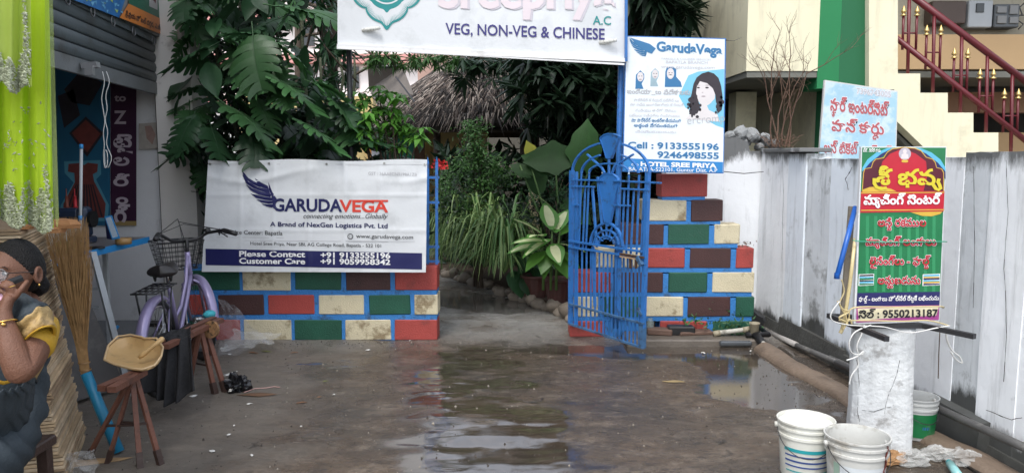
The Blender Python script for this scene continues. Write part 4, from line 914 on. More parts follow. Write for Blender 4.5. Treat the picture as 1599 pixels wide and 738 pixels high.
for x, y in ((233, -8), (249, 0), (264, 8)):
    flat(SFray, [(x, y - 20), (x + 13, y - 15), (x + 13, y + 24), (x, y + 18)], mat('photo_pale', (.5, .48, .48), .5), sb, 'photo_print', .006)
    flat(SFray, [(x + 3, y - 5), (x + 6, y + 8), (x + 8, y - 4), (x + 11, y + 3), (x + 10, y + 14), (x + 4, y + 4)], mat('photo_maroon', (.2, .02, .04), .5, .3, 30, 0), sb, 'photo_print', .008)
ink(SFray, 'ని', 273, 288, 14, 18, WPR, sb, .03, 20, off=.008)
ink(SFray, 'శ{r}ీ ప{r}ియ హోటల్ దగ{గ}ర, ఎ.జి.కాలేజీ రోడ్, బాపట{ల}', 197, 289, 25, 7.5, BLK, sb, .02, 63, off=.009)
# posters on the partition wall
dp = thing('dress_poster', 'dark blue tailoring poster with red dress print on the shop wall', 'poster')
Y5 = 6.72; S5 = plane((0, Y5, 0), (0, -1, 0))
flat(S5, [(60, 92), (172, 92), (172, 352), (60, 352)], mat('poster_deep_blue', (.02, .13, .24), .4, .15, 3, 0), dp, 'sheet', .002)
PD = mat('poster_dark', (.03, .025, .035), .4, .3, 9, 0); PRD = mat('poster_brick', (.20, .05, .045), .4, .25, 14, 0); PGL = mat('poster_glow_blue', (.10, .33, .45), .4, .15, 4, 0)
for q in ([(100, 140), (128, 108), (160, 130), (140, 165), (112, 160)], [(108, 208), (134, 182), (162, 208), (136, 245)], [(90, 150), (115, 140), (125, 180), (100, 200)]): flat(S5, q, PD, dp, 'pattern_print', .004)
flat(S5, [(112, 208), (134, 187), (157, 209), (136, 238)], PRD, dp, 'pattern_print', .005)
flat(S5, [(100, 252), (157, 250), (158, 272), (150, 280), (170, 320), (168, 345), (92, 345), (95, 320), (115, 285), (101, 270)], PGL, dp, 'dress_print', .004)
flat(S5, [(107, 256), (128, 254), (131, 258), (137, 254), (153, 256), (152, 268), (145, 272), (147, 283), (165, 318), (163, 340), (98, 340), (99, 318), (117, 284), (116, 270), (106, 268)], PRD, dp, 'dress_print', .005)
for k in range(9):
    x = 100 + k * 7.2; flat(S5, [(118 + k * 3.2, 288), (120 + k * 3.2, 288), (x + 3, 338), (x, 338)], PD, dp, 'dress_print', .006)
ap = thing('alphabet_banner', 'tall maroon vertical banner with A to Z and Telugu letters', 'banner')
flat(S5, [(173, 92), (213, 92), (213, 350), (173, 350)], mat('banner_plum', (.045, .012, .04), .4, .15, 4, 0), ap, 'sheet', .003)
flat(S5, [(172, 345), (213, 345), (213, 352), (172, 352)], mat('banner_gold_edge', (.35, .25, .1), .5), ap, 'edge', .004)
PK = mat('faded_rose_print', (.52, .44, .50), .5, .05, 6, 0)
for t_, x0, x1, y, c in (('A', 183, 200, 132, 12), ('to', 179, 196, 158, 11), ('Z', 179, 196, 193, 20), ('టై', 178, 206, 230, 20), ('ల', 178, 201, 258, 17), ('రి', 178, 201, 290, 17), ('ం', 182, 199, 318, 16), ('గ్', 179, 202, 346, 22)):
    ink(S5, t_, x0, x1, y, c, PK, ap, .03, y, off=.006)
sp_ = thing('paper_notice', 'small faded paper notice on the white shop wall', 'notice')
flat(S5, [(217, 193), (247, 191), (248, 232), (217, 233)], mat('faded_paper', (.42, .38, .34), .7, .15, 20, .1), sp_, 'sheet', .003)
flat(S5, [(226, 197), (236, 196), (243, 210), (238, 226), (229, 216)], mat('faded_paper_red', (.34, .22, .19), .7, .2, 20, 0), sp_, 'print', .004)
# counter
ct = thing('counter', 'grey shop counter table with bright blue front edge', 'table')
A = g(100, 401, .85); B = g(231, 370, .85); dA = (B - A).normalized(); nI = V(-dA.y, dA.x, 0)
if nI.x > 0: nI = -nI
A0 = A - dA * .9
m = MB(); m.prism([A0, B, B + nI * .05 + dA * .02, B + nI * .62, A0 + nI * .62], (0, 0, -.028)); m.build('top', mat('grey_laminate', (.22, .21, .21), .35, .1, 5, .05), ct, fix=True)
m = MB(); m.prism([A0 - nI * .012, B - nI * .012, B, A0], (0, 0, -.045)); m.v = [(x, y, z + .003) for x, y, z in m.v]; m.build('blue_edge', mat('bright_blue_edge', (.03, .26, .60), .35, .06, 6, .03), ct, fix=True)
L1 = g(200, 610); m = MB(); m.prism([A0 + nI * .06 + V(0, 0, -.03), A + dA * .2 + nI * .06 + V(0, 0, -.03), V((L1 + nI * .02).x, (L1 + nI * .02).y, .03), V((A0 + nI * .05).x, (A0 + nI * .05).y, .03)], nI * .012); m.build('side_panel', mat('dull_grey_sheet', (.085, .08, .078), .6, .3, 3, .2, 20, dirt=(.16, .15, .14), damt=.5, dscale=4), ct, fix=True)
m = MB(); p0 = at(145, 394, 4.95); p1 = g(203, 618); m.bar(p0, p1, .035, .03); m.build('angle_leg', mat('galvanised', (.32, .34, .35), .45, .12, 8, .1, metal=.3), ct)
for x in (168, 224):
    p = g(x, 378, .82) + nI * .3; m = MB(); m.bar(p, V(p.x, p.y, .03), .03); m.build('leg', mat('white_metal', (.5, .52, .53), .5), ct)
m = MB(); p = g(168, 378, .82) + nI * .3; q = g(224, 378, .82) + nI * .3
for z in (.62, .45, .3): m.bar(V(p.x, p.y, z), V(p.x + .18, p.y + .05, z), .02)
m.build('treadle_frame', mat('white_metal', (.5, .52, .53), .5), ct)
def on(px, py): return g(px, py, .851)
# things on the counter
sm = thing('sewing_machine', 'dark blue sewing machine on the counter behind the white rod', 'sewing machine')
p = on(143, 380) + nI * .12; M_SM = mat('navy_enamel', (.02, .035, .07), .35, .15, 8, .05, coat=.2)
m = MB(); m.box(p.x - .16, p.x + .12, p.y - .09, p.y + .09, .852, .90, c=.01); m.build('base', M_SM, sm)
m = MB(); m.box(p.x + .04, p.x + .12, p.y - .05, p.y + .05, .90, 1.12, c=.02); m.box(p.x - .16, p.x + .06, p.y - .045, p.y + .045, 1.03, 1.11, c=.02); m.box(p.x - .16, p.x - .10, p.y - .04, p.y + .04, .95, 1.04, c=.012); m.build('arm', M_SM, sm)
m = MB(); m.disc(V(p.x + .14, p.y, 1.03), .06, 20, (1, 0, 0), .02); m.build('hand_wheel', M_BLACK, sm)
m = MB(); m.tube([V(p.x - .14, p.y, .95), V(p.x - .14, p.y, .905)], .004, 6); m.build('needle_bar', M_STEEL, sm)
for i, (dx, mm) in enumerate(((.02, mat('red_thread', (.45, .02, .03), .6)), (-.04, mat('brown_thread', (.2, .05, .03), .6)))):
    t = thing('thread_spool', ('bright red', 'dull brown')[i] + ' thread spool standing on top of the sewing machine', 'spool')
    m = MB(); m.lathe([(.001, 1.112), (.016, 1.112), (.016, 1.12), (.011, 1.122), (.013, 1.16), (.009, 1.19), (.013, 1.192), (.004, 1.197), (.003, 1.25), (.0005, 1.25)], (p.x + dx, p.y, 0), 10); m.build('thread', mm, t, True)
bx = thing('speckled_box', 'pale speckled cardboard box behind the white rod on the counter', 'box')
p = on(108, 392) + nI * .16; m = MB(); m.box(p.x - .13, p.x + .10, p.y - .1, p.y + .1, .852, 1.03, c=.005); m.build('carton', mat('speckled_card', (.40, .38, .33), .8, .1, 5, .1, dirt=(.08, .07, .06), damt=.8, dscale=30, dthr=.6), bx)
gb = thing('green_box', 'small pale olive green box at the left end of the counter', 'box')
p = on(118, 396) + nI * .03; m = MB(); m.box(p.x - .07, p.x + .06, p.y - .05, p.y + .05, .852, .93, c=.004); m.build('carton', mat('olive_card', (.22, .27, .08), .7), gb)
hc = thing('house_card', 'tiny house-shaped cut out leaning on the speckled box', 'ornament')
p = on(124, 397) + V(0, 0, .08); m = MB(); m.prism([p + V(-.03, 0, 0), p + V(.035, 0, 0), p + V(.035, 0, .05), p + V(.0, 0, .085), p + V(-.03, 0, .05)], (0, .01, 0)); m.build('card', mat('grey_card', (.25, .23, .2), .7), hc, fix=True)
for dx in (-.018, .012): m = MB(); m.box(p.x + dx, p.x + dx + .012, p.y - .003, p.y, p.z + .015, p.z + .04); m.build('window', M_BLACK, hc)
ds = thing('desk_notice', 'blue edged folding notice standing tilted on the counter', 'sign')
p = on(180, 383) + nI * .05; m = MB(); a = p + V(-.05, 0, .0); b = p + V(.06, -.0, 0)
c1 = at(163, 338, p.y); c2 = at(174, 336, p.y); c3 = at(187, 372, p.y); c4 = at(175, 374, p.y)
m.prism([c1, c2, c3, c4], (0, .006, 0)); m.build('face', mat('bright_blue_edge', (.03, .26, .60), .35), ds, fix=True)
m = MB(); m.prism([c1 + V(.01, -.002, -.012), c2 + V(-.004, -.002, -.01), c3 + V(-.01, -.002, .014), c4 + V(.006, -.002, .012)], (0, .001, 0)); m.build('paper', mat('pale_notice', (.45, .55, .65), .6, .2, 60, 0), ds, fix=True)
m = MB(); m.prism([c1, c4, V(c4.x - .07, c4.y + .06, c4.z)], (0, .006, 0)); m.build('back_leaf', NAVY, ds, fix=True)
tp = thing('tape_roll', 'brown packing tape roll lying near the blue notice', 'tape')
p = on(193, 381) ; m = MB(); m.lathe([(.028, .852), (.055, .852), (.055, .895), (.028, .895), (.028, .852)], (p.x, p.y, 0), 24); m.build('roll', mat('brown_tape', (.38, .22, .08), .35), tp, True)
ph = thing('flat_phone', 'black oval thing lying flat on the counter', 'phone')
p = on(150, 388); m = MB(); m.lathe([(.0005, .852), (.06, .852), (.062, .86), (.055, .866), (.0005, .867)], (0, 0, 0), 20); o = m.build('body', M_BLACK, ph, True); o.location = p * 1; o.location.z = 0; o.scale = (1, .6, 1)
wr = thing('white_rod', 'white upright rod with blue bands clamped to the counter', 'rod')
a = on(125, 392); top = at(127, 229, a.y)
m = MB(); m.tube([a, top], .010, 10); m.build('rod', mat('white_metal', (.5, .52, .53), .5), wr, True)
for t in (.0, .98, .30): m = MB(); q = a.lerp(top, t); m.tube([q, q + V(0, 0, .03)], .013, 10); m.build('blue_band', mat('bright_blue_edge', (.03, .26, .60), .35), wr, True)
bt = thing('blue_slipper', 'bright blue rubber scrap on the shop floor', 'slipper')
p = g(178, 522, .03); m = MB(); m.tube([p + V(-.05, .0, .015), p + V(0, 0, .03), p + V(.03, .02, .07)], [.02, .03, .02], 8, flat=.6); m.build('rubber', mat('bright_blue_edge', (.03, .26, .60), .35), bt, True)
# green sari hanging in front
sa = thing('green_sari', 'bright lime green net sari with silver lace hanging at the left edge', 'sari')
def trmat(name, col, tr, al=1.0):
    m_ = mat(name, col, .7, .08, 3, .25, 140, trans=tr)
    if al < 1: 
        t_ = m_.node_tree; out = t_.nodes['Material Output']; src = out.inputs['Surface'].links[0].from_socket
        a_ = t_.nodes.new('ShaderNodeBsdfTransparent'); x_ = t_.nodes.new('ShaderNodeMixShader'); x_.inputs[0].default_value = al
        t_.links.new(a_.outputs[0], x_.inputs[1]); t_.links.new(src, x_.inputs[2]); t_.links.new(x_.outputs[0], out.inputs['Surface'])
    return m_
LIME = trmat('lime_net', (.50, .70, .03), .45); LIME2 = trmat('pale_lime_net', (.50, .60, .14), .5, .75); LIMEE = trmat('lime_edge_net', (.5, .62, .2), .5, .4)
LACE = mat('silver_lace', (.40, .43, .30), .45, .3, 40, .6, 60, metal=.15)
def sheet(Y, xl, xr0, xr1, y0, y1, name, m_, folds, amp, seed, nu=70, nv=50, off=0):
    Sq = plane((0, Y, 0), (0, -1, 0)); mb = MB()
    def f(u, v):
        xr = xr0 + (xr1 - xr0) * v; x = xl + (xr - xl) * u; yb_ = y1 + 7 * math.sin(u * 21 + seed) + 5 * math.sin(u * 9)
        y = y0 + (yb_ - y0) * v
        d = amp * (math.sin(u * folds + seed + .4 * math.sin(v * 3 + seed)) + .5 * math.sin(u * folds * 2.3 + v * 1.3)) * (.6 + .5 * v) + .006 * noise.noise(Vector((u * 6, v * 5, seed)))
        return Sq(x, y, d + off)
    mb.grid(f, nu, nv); return mb.build(name, m_, sa, True), f
_, fA = sheet(2.62, -70, 75, 84, -90, 352, 'back_fall', LIME, 20, .022, 1)
_, fB = sheet(2.50, -70, 47, 50, -90, 135, 'front_fall', LIME2, 15, .018, 4)
sheet(2.59, 70, 80, 92, -90, 345, 'edge_fall', LIMEE, 6, .006, 2, 12, 40)
# lace: many small silver petals following the cloth
def lace(f, u0, u1, v0, v1, n, seed, wgt):
    r_ = random.Random(seed); mb = MB()
    for k in range(n):
        u = r_.uniform(u0, u1); v = v1 - (v1 - v0) * r_.random() ** wgt
        lim = .35 + .65 * abs(math.sin(u * 19))
        if (v1 - v) / (v1 - v0) > lim: continue
        p = Vector(f(u, v)) + V(0, -.006 - r_.random() * .006, 0); a = r_.uniform(0, 6.28); s = r_.uniform(.004, .0095)
        d = V(math.cos(a), -.3 * r_.random(), math.sin(a)) * s; e = V(-math.sin(a), -.5 * r_.random(), math.cos(a)) * s * .42
        mb.add([p - d, p - d * .2 + e, p + d, p - d * .2 - e, p + V(0, -.004, 0)], [(0, 3, 4), (3, 2, 4), (2, 1, 4), (1, 0, 4)])
    o = mb.build('lace_border', LACE, sa); o['kind'] = 'stuff'
lace(fA, .45, 1.0, .845, 1.0, 1900, 3, 1.4); lace(fB, .45, .95, .78, 1.0, 1300, 5, 1.3); lace(fB, .92, 1.0, .3, 1.0, 260, 6, .8); lace(fA, .93, 1.0, .75, 1.0, 300, 9, 1)
lace(fA, .45, .98, .55, .8, 60, 12, 1)
m = MB(); m.tube([V(-3.2, 2.56, 2.62), V(-1.3, 2.56, 2.62)], .014, 10); tag(m.build('hanging_rod', M_STEEL, None, True), 'steel rod from which the green sari hangs', 'rod')

# ================================================================== stack of flattened cartons
A = V(-2.03, 3.36, 0); B = V(-2.27, 3.95, 0); C = V(-2.75, 3.14, 0)
CARD = [mat('card_edge_a', (.46, .34, .21), .85, .18, 9, .5, 60, rnd_amt=.25), mat('card_edge_b', (.55, .43, .29), .85, .18, 9, .5, 60, rnd_amt=.25), mat('card_edge_c', (.33, .23, .14), .85, .2, 9, .5, 60, rnd_amt=.25)]
cards = []
for k in range(6):
    mb = MB(); e = V(0, 0, .0); pts = []
    q = [A, B, B + (C - A), C]
    for i in range(4):
        p, n_ = q[i], q[(i + 1) % 4]
        for j in range(7):
            t = j / 7; r = p.lerp(n_, t); r = r + V(rnd.uniform(-.0012, .0012), rnd.uniform(-.0012, .0012), 0); pts.append(r - (A + B) / 2)
    th = .0115
    mb.prism(pts, (0, 0, th))
    mb.v = [(x, y, z + .0012 * noise.noise(Vector((x * 3, y * 3, k * 9)))) for x, y, z in mb.v]
    cards.append(mb.mesh('cardboard_sheet', CARD[k % 3]))
nC = 74; c0_ = (A + B) / 2
for i in range(nC):
    o = link('cardboard_sheet' if i == 0 else 'cardboard_sheet.%03d' % i, cards[rnd.randrange(6)])
    z = .002 + i * .0158
    wob = .02 * noise.noise(Vector((i * .13, 0, 0)))
    o.location = c0_ + V(wob + rnd.uniform(-.007, .007) - .0023 * i, rnd.uniform(-.010, .010) + .0006 * i, z); o.rotation_euler = (rnd.uniform(-.004, .004), .008 * noise.noise(Vector((i * .3, 4, 0))), rnd.uniform(-.010, .010))
    tag(o, 'flattened brown carton lying in the tall stack behind the seated woman' if i < nC - 1 else 'topmost flattened carton of the tall stack beneath the sari hem', 'cardboard', 'flattened cartons in the tall stack')
pbg = thing('paper_bundle', 'crumpled brown paper bag lying on top of the carton stack', 'paper bag')
for i, (px, py, r) in enumerate(((38, 352, .045), (80, 356, .055), (98, 350, .05))):
    m = MB(); m.lathe([(.001, -r * .6), (r * .9, -r * .5), (r, 0), (r * .8, r * .6), (.001, r * .8)], (0, 0, 0), 9, .7, i); o = m.build('paper_fold', mat('orange_brown_paper', (.36, .17, .07), .8, .15, 8, .5), pbg); o.location = at(px, py, 3.5); o.scale = (1.3, .8, .7)
# broom
bm = thing('grass_broom', 'tall brown grass broom with blue handle leaning on the carton stack', 'broom')
H0 = g(186, 708); H1 = at(134, 582, 3.78)
m = MB(); m.tube([H0 + V(0, 0, .01), H0.lerp(H1, .5), H1], [.027, .027, .026], 12); m.build('handle', mat('blue_plastic_sleeve', (.015, .20, .36), .35, .12, 10, .1), bm, True)
mb = MB(); neck = at(128, 545, 3.80); r_ = random.Random(5)
for k in range(520):
    t = r_.random(); tipx = 62 + 74 * r_.random() ** .8; tipy = 338 + r_.uniform(0, 90) * (r_.random()); tip = at(tipx + (tipy - 338) * .18, tipy, 3.84 + r_.uniform(-.10, .12))
    a = r_.uniform(0, 6.28); rr = .019 * math.sqrt(r_.random()); b0 = H1 + V(math.cos(a) * rr, math.sin(a) * rr, -.02)
    nk = neck + V(math.cos(a), math.sin(a), 0) * rr * 1.3
    mid = nk.lerp(tip, .5) + V(r_.uniform(-.02, .02), r_.uniform(-.02, .02), r_.uniform(-.01, .03))
    mb.tube([b0, nk, mid, tip], [.0019, .0019, .0014, .0005], 3, caps=False)
o = mb.build('bristles', mat('broom_grass', (.38, .23, .10), .8, .35, 25, .2, 60), bm); o['kind'] = 'stuff'
m = MB(); 
for t in (.15, .45): 
    q = H1.lerp(neck, t); m.lathe([(.027, -.004), (.029, 0), (.027, .004)], q, 14)
m.build('binding', mat('broom_twine', (.3, .18, .08), .7), bm, True)

# ================================================================== trestles
WOOD = mat('reddish_wood', (.16, .065, .042), .6, .25, 6, .4, 70, dirt=(.05, .03, .025), damt=.6, dscale=14); WOODE = mat('dark_wet_wood', (.05, .028, .022), .5, .2, 10, .4)
def trestle(name, label, feet, apex, slats, brace, wdt=.023):
    t = thing(name, label, 'trestle')
    for f, a in zip(feet, apex):
        m = MB(); m.bar(f, a, wdt, wdt * .7); m.build('leg', WOOD, t)
        m = MB(); d = (a - f).normalized(); m.bar(f - d * .002, f + d * .075, wdt * 1.25, wdt * .95); m.build('foot', WOODE, t)
    for a, b in slats: m = MB(); m.bar(a, b, .042, .028); m.build('top_slat', WOOD, t)
    for a, b in brace: m = MB(); m.bar(a, b, .012, .01); m.build('brace', WOODE, t)
    return t
F1 = [g(135, 718), g(168, 723), g(219, 730), g(251, 725)]
za = .425
s1a, s1b = g(158, 606, za + .01), g(213, 582, za + .01); s2a, s2b = g(174, 608, za + .01), g(224, 580, za + .01)
ap1 = [g(200, 596, za - .005), g(206, 592, za - .005), g(207, 590, za - .005), g(212, 588, za - .005)]
trestle('wooden_trestle', 'reddish wooden trestle standing in front with a tan dustpan resting on it', F1, ap1, [(s1a, s1b), (s2a, s2b)], [(F1[1].lerp(ap1[1], .5), F1[2].lerp(ap1[2], .5)), (F1[0].lerp(ap1[0], .45), F1[2].lerp(ap1[2], .48)), (F1[2].lerp(ap1[2], .48), F1[3].lerp(ap1[3], .48))])
F2 = [g(281, 602), g(293, 614), g(336, 615), g(352, 612)]
za = .40
s1a, s1b = g(247, 536, za + .01), g(334, 497, za + .01); s2a, s2b = g(258, 541, za + .01), g(345, 499, za + .01)
ap2 = [g(308, 516, za - .005), g(312, 518, za - .005), g(314, 516, za - .005), g(321, 512, za - .005)]
trestle('wooden_trestle.001', 'reddish wooden trestle beside the bicycle with black cloth over one end', F2, ap2, [(s1a, s1b), (s2a, s2b)], [(F2[0].lerp(ap2[0], .45), F2[2].lerp(ap2[2], .45)), (F2[1].lerp(ap2[1], .12), F2[0].lerp(ap2[0], .16))], .028)
# dustpan
dp_ = thing('dustpan', 'tan plastic dustpan lying on the front wooden trestle', 'dustpan')
c = g(209, 566, .455); M_PAN = mat('tan_plastic', (.55, .36, .16), .4, .1, 8, .1, 40, dirt=(.25, .16, .09), damt=.5, dscale=9, dthr=.55)
out = [(166, 565), (172, 553), (186, 545), (205, 543), (222, 547), (226, 549), (244, 549), (253, 560), (250, 570), (240, 578), (222, 581), (205, 577), (180, 571)]
P = [g(x, y, .452) for x, y in out]; cc = sum(P, Vector()) / len(P)
P = [Vector(noise_) for noise_ in P]
mb = MB(); n = len(P); hz = [0.012, .045, .066, .07, .07, .07, .07, .06, .045, .028, .016, .010, .010]
ring0 = [cc + (p - cc) * 1.06 + V(0, 0, h) for p, h in zip(P, hz)]; ring1 = [cc + (p - cc) * .93 + V(0, 0, .002) for p in P]; ring2 = [cc + (p - cc) * .4 for p in P]
ringo = [cc + (p - cc) * 1.13 + V(0, 0, h - .003) for p, h in zip(P, hz)]; ringb = [cc + (p - cc) * .98 + V(0, 0, -.006) for p in P]
mb.add(ring0 + ring1 + ring2 + ringo + ringb + [cc], [(i, (i + 1) % n, n + (i + 1) % n, n + i) for i in range(n)] + [(n + i, n + (i + 1) % n, 2 * n + (i + 1) % n, 2 * n + i) for i in range(n)] + [(2 * n + i, 2 * n + (i + 1) % n, 5 * n) for i in range(n)] + [(3 * n + i, 3 * n + (i + 1) % n, (i + 1) % n, i) for i in range(n)] + [(4 * n + i, 4 * n + (i + 1) % n, 3 * n + (i + 1) % n, 3 * n + i) for i in range(n)] + [tuple(range(4 * n, 5 * n))[::-1]])
subd(mb.build('pan', M_PAN, dp_, True, True), 1); lp_ = [cc + (p - cc) * 1.06 + V(0, 0, h + .002) for p, h in zip(P, hz)]; m = MB(); m.tube(lp_ + [lp_[0]], .0055, 7, caps=False); m.build('rim', mat('pale_tan_plastic', (.62, .44, .24), .4, .1, 8, .1), dp_, True)
m = MB(); h0 = g(224, 552, .50); h1 = at(249, 531, (h0.y + .0)); h1 = V(h1.x, h0.y + .03, h1.z)
m.tube([h0 - (h1 - h0) * .25, h0, h0.lerp(h1, .5), h1, h1 + (h1 - h0) * .08], [.012, .021, .013, .019, .010], 10, flat=.75); m.build('handle', M_PAN, dp_, True)
# black cloth over the trestle
cl = thing('black_cloth', 'black cloth draped over the near end of the second trestle', 'cloth')
mb = MB(); a0 = g(226, 540, .42); a1 = g(300, 524, .42)
BCL = mat('black_fabric', (.012, .012, .014), .85, .3, 14, .6, 50)
def fc(u, v):
    xt = 228 + 70 * u; yt = 545 - 20 * u + 3 * math.sin(u * 9); xb = 224 + 82 * u + 4 * math.sin(u * 7); yb_ = 608 + 22 * math.sin(min(1, u * 1.25) * 2.4) - 18 * (u > .75) * (u - .75) * 4
    top_ = at(xt, yt - 6, 4.35 + .1 * u); bot = at(xb, yb_, 4.24 - .03 * u)
    p = top_.lerp(bot, v); p.y -= .035 * math.sin(u * 26 + v * 1.5) * (.25 + v) + .02 * math.sin(u * 11 + 2) * v
    return p
mb.grid(fc, 60, 24)
solid(mb.build('front_fall', BCL, cl, True), .003)
mb = MB(); mb.grid(lambda u, v: fc(u, 0).lerp(g(262 + 60 * u * .6, 520 - 8 * u, .44), v) + V(0, 0, .018 * math.sin(v * 3.1) * (1 + .5 * math.sin(u * 20))), 40, 10); solid(mb.build('top_fold', BCL, cl, True), .003)
# rag, straw disc
m = MB(); p = g(327, 490, .43); m.lathe([(.001, -.02), (.045, -.015), (.05, .008), (.03, .022), (.001, .02)], p, 10, .6, 3); tag(m.build('blue_rag', mat('turquoise_rag', (.05, .38, .45), .8, .2, 20, .6), None, True), 'small turquoise rag crumpled on the far end of the trestle', 'rag')
m = MB(); m.disc(at(330, 514, 4.78), .055, 20, (-.3, -1, .15), .02); o = m.build('jute_pad', mat('jute', (.30, .16, .07), .9, .3, 40, .8, 90, dirt=(.02, .015, .01), damt=.9, dscale=34, dthr=.52)); tag(o, 'round brown jute pad hanging from the far trestle', 'pad')
# plastic bags
def crumple(name, c, rx, ry, rz, m_, label, cat, seed, n=22, amp=.45, group=None):
    mb = MB(); c = Vector(c)
    def f(u, v):
        a = u * 2 * math.pi; b = (v - .5) * math.pi; d = V(math.cos(a) * math.cos(b), math.sin(a) * math.cos(b), math.sin(b))
        q = d * 2.2 + V(seed, seed * 2, 0); r = 1 + amp * noise.noise(q) + amp * .6 * abs(noise.noise(q * 2.6)) + amp * .3 * noise.noise(q * 6)
        p = V(d.x * rx * r, d.y * ry * r, d.z * rz * r); return c + V(p.x, p.y, max(p.z, -c.z + .004 + .002 * seed % .003))
    mb.grid(f, n, n // 2); o = mb.build(name, m_, None, False); return tag(o, label, cat, group)
crumple('black_bag', g(369, 612) + V(0, .02, .045), .07, .06, .055, mat('glossy_black_bag', (.008, .008, .01), .18, .1, 5, .3, 30), 'small crumpled glossy black plastic bag beside the trestle foot', 'bag', 3, 34, .6)
CLR = clear_mat('clear_polythene', (.6, .62, .64), .16, .12); CLR2 = clear_mat('milky_polythene', (.62, .62, .60), .35, .2)
def film(name, label, q, Y0, Y1, seed, m_, amp=.05, lift=.0):
    mb = MB()
    def f(u, v):
        x = (q[0][0] * (1 - u) + q[1][0] * u) * (1 - v) + (q[3][0] * (1 - u) + q[2][0] * u) * v; y = (q[0][1] * (1 - u) + q[1][1] * u) * (1 - v) + (q[3][1] * (1 - u) + q[2][1] * u) * v
        Y = Y0 * (1 - v) + Y1 * v; k = amp * (noise.noise(Vector((u * 4, v * 4, seed))) + .6 * abs(noise.noise(Vector((u * 9, v * 11, seed + 3)))))
        p = at(x + 12 * noise.noise(Vector((u * 3, v * 3, seed + 9))), y + 8 * noise.noise(Vector((u * 4, v * 2, seed + 5))), Y - k); p.z = max(p.z, .006 + .01 * abs(noise.noise(Vector((u * 8, v * 8, seed))))); return p
    mb.grid(f, 34, 30); o = mb.build(name, m_, None, False); return tag(o, label, 'plastic sheet')
film('clear_film', 'crumpled transparent polythene sheet against the painted blocks beside the bicycle', [(338, 462), (366, 480), (420, 534), (338, 560)], 5.95, 5.55, 2, CLR, .09)
film('clear_film', 'torn transparent polythene scrap spread on the wet floor by the wall foot', [(362, 515), (440, 520), (420, 538), (345, 548)], 6.0, 5.7, 7, CLR2, .04)
film('clear_film', 'milky plastic wrapper lying in front of the carton stack', [(62, 712), (150, 700), (150, 745), (58, 745)], 3.5, 3.35, 12, CLR2, .05)
# litter
def scrap(px, py, w_, h_, m_, label, cat, ang=0, z=.006, group=None):
    p = g(px, py); mb = MB(); k = 9; pts = []
    for i in range(k):
        a = 2 * math.pi * i / k; r = 1 + rnd.uniform(-.35, .35); x = math.cos(a) * w_ * r; y = math.sin(a) * h_ * r; pts.append(V(p.x + x * math.cos(ang) - y * math.sin(ang), p.y + x * math.sin(ang) + y * math.cos(ang), z + rnd.uniform(0, .006)))
    c = sum(pts, Vector()) / k + V(0, 0, .006); mb.add(pts + [c], [(i, (i + 1) % k, k) for i in range(k)]); o = mb.build('scrap', m_); solid(o, .001); o.name = cat.replace(' ', '_'); return tag(o, label, cat, group)
WP = mat('paper_scrap', (.65, .64, .6), .7, .1, 20, .2); LF = mat('dead_leaf', (.17, .08, .035), .6, .25, 20, .3); LFG = mat('fallen_green_leaf', (.11, .12, .03), .6, .2, 20, .2)
scrap(140, 722, .17, .05, mat('flat_card', (.38, .25, .13), .85, .1, 5, .2), 'flat brown cardboard piece under the front trestle', 'card', .3, .004)
scrap(397, 578 + 40, .0, .0, WP, 'x', 'x') if False else None
m = MB(); pts = [g(x, y, .008) for x, y in ((381, 612), (398, 606), (415, 605), (428, 603), (437, 604))]; m.tube(pts, .005, 6, flat=.5); tag(m.build('pink_string', mat('pink_twine', (.5, .3, .27), .6)), 'pale pink string trailing from the black bag', 'string')
scrap(400, 617, .11, .035, mat('brown_mud_card', (.14, .075, .04), .6, .2, 8, .3), 'soggy brown card beside the black bag', 'card', 0, .004)
m = MB(); m.tube([g(351, 586, .012), g(362, 582, .014), g(370, 579, .012)], [.016, .014, .008], 6, flat=.35); tag(m.build('white_wrapper', WP), 'long white wrapper on the floor above the black bag', 'wrapper')
for i, (x, y, s_) in enumerate(((389, 632, .02), (357, 681, .012), (393, 713, .012), (332, 706, .018), (521, 618, .01), (346, 545, .02), (358, 555, .016), (302, 620, .02), (366, 666, .008), (1098, 552, .016), (1172, 549, .010), (640, 533, .008), (330, 600, .01), (470, 668, .006))):
    scrap(x, y, s_, s_ * .6, WP, 'white paper scrap lying ' + ('below the black bag', 'in the bottom left foreground', 'lowest on the bare floor at left', 'right of the front trestle feet', 'alone left of the driveway middle', 'under the clear polythene film', 'right of the trestle under the film', 'between the two trestles', 'right of the front trestle foot', 'in the wet below the pier step', 'near the black pipe joint', 'at the foot of the red block', 'by the rear trestle foot', 'in the open middle floor')[i], 'paper scrap', i, .007, 'paper scraps on the ground')
for i, (x, y, s_, mm, l_) in enumerate(((728, 630, .055, LF, 'long brown dead leaf on the wet concrete in the middle'), (472, 630, .03, LF, 'small forked dead leaf on the floor left of the middle'), (508, 597, .022, LFG, 'small pale green leaf lying on the damp floor'), (415, 550, .05, LFG, 'yellow green leaf lying on dark litter near the wall foot'), (575, 548, .022, WP, 'pale paper bit near the wall foot'), (1050, 597, .07, mat('tan_leaf', (.26, .19, .09), .6), 'broad tan leaf flat on the ground right of the gate'), (460, 552, .03, LF, 'dark wet leaf by the white block foot'), (499, 622, .014, LF, 'tiny dark leaf beside the forked leaf'), (395, 552, .04, LF, 'blackish wet litter under the yellow green leaf'))):
    scrap(x, y, s_, s_ * .3, mm, l_, 'leaf' if mm is not WP else 'paper', rnd.uniform(-.4, .4), .007)

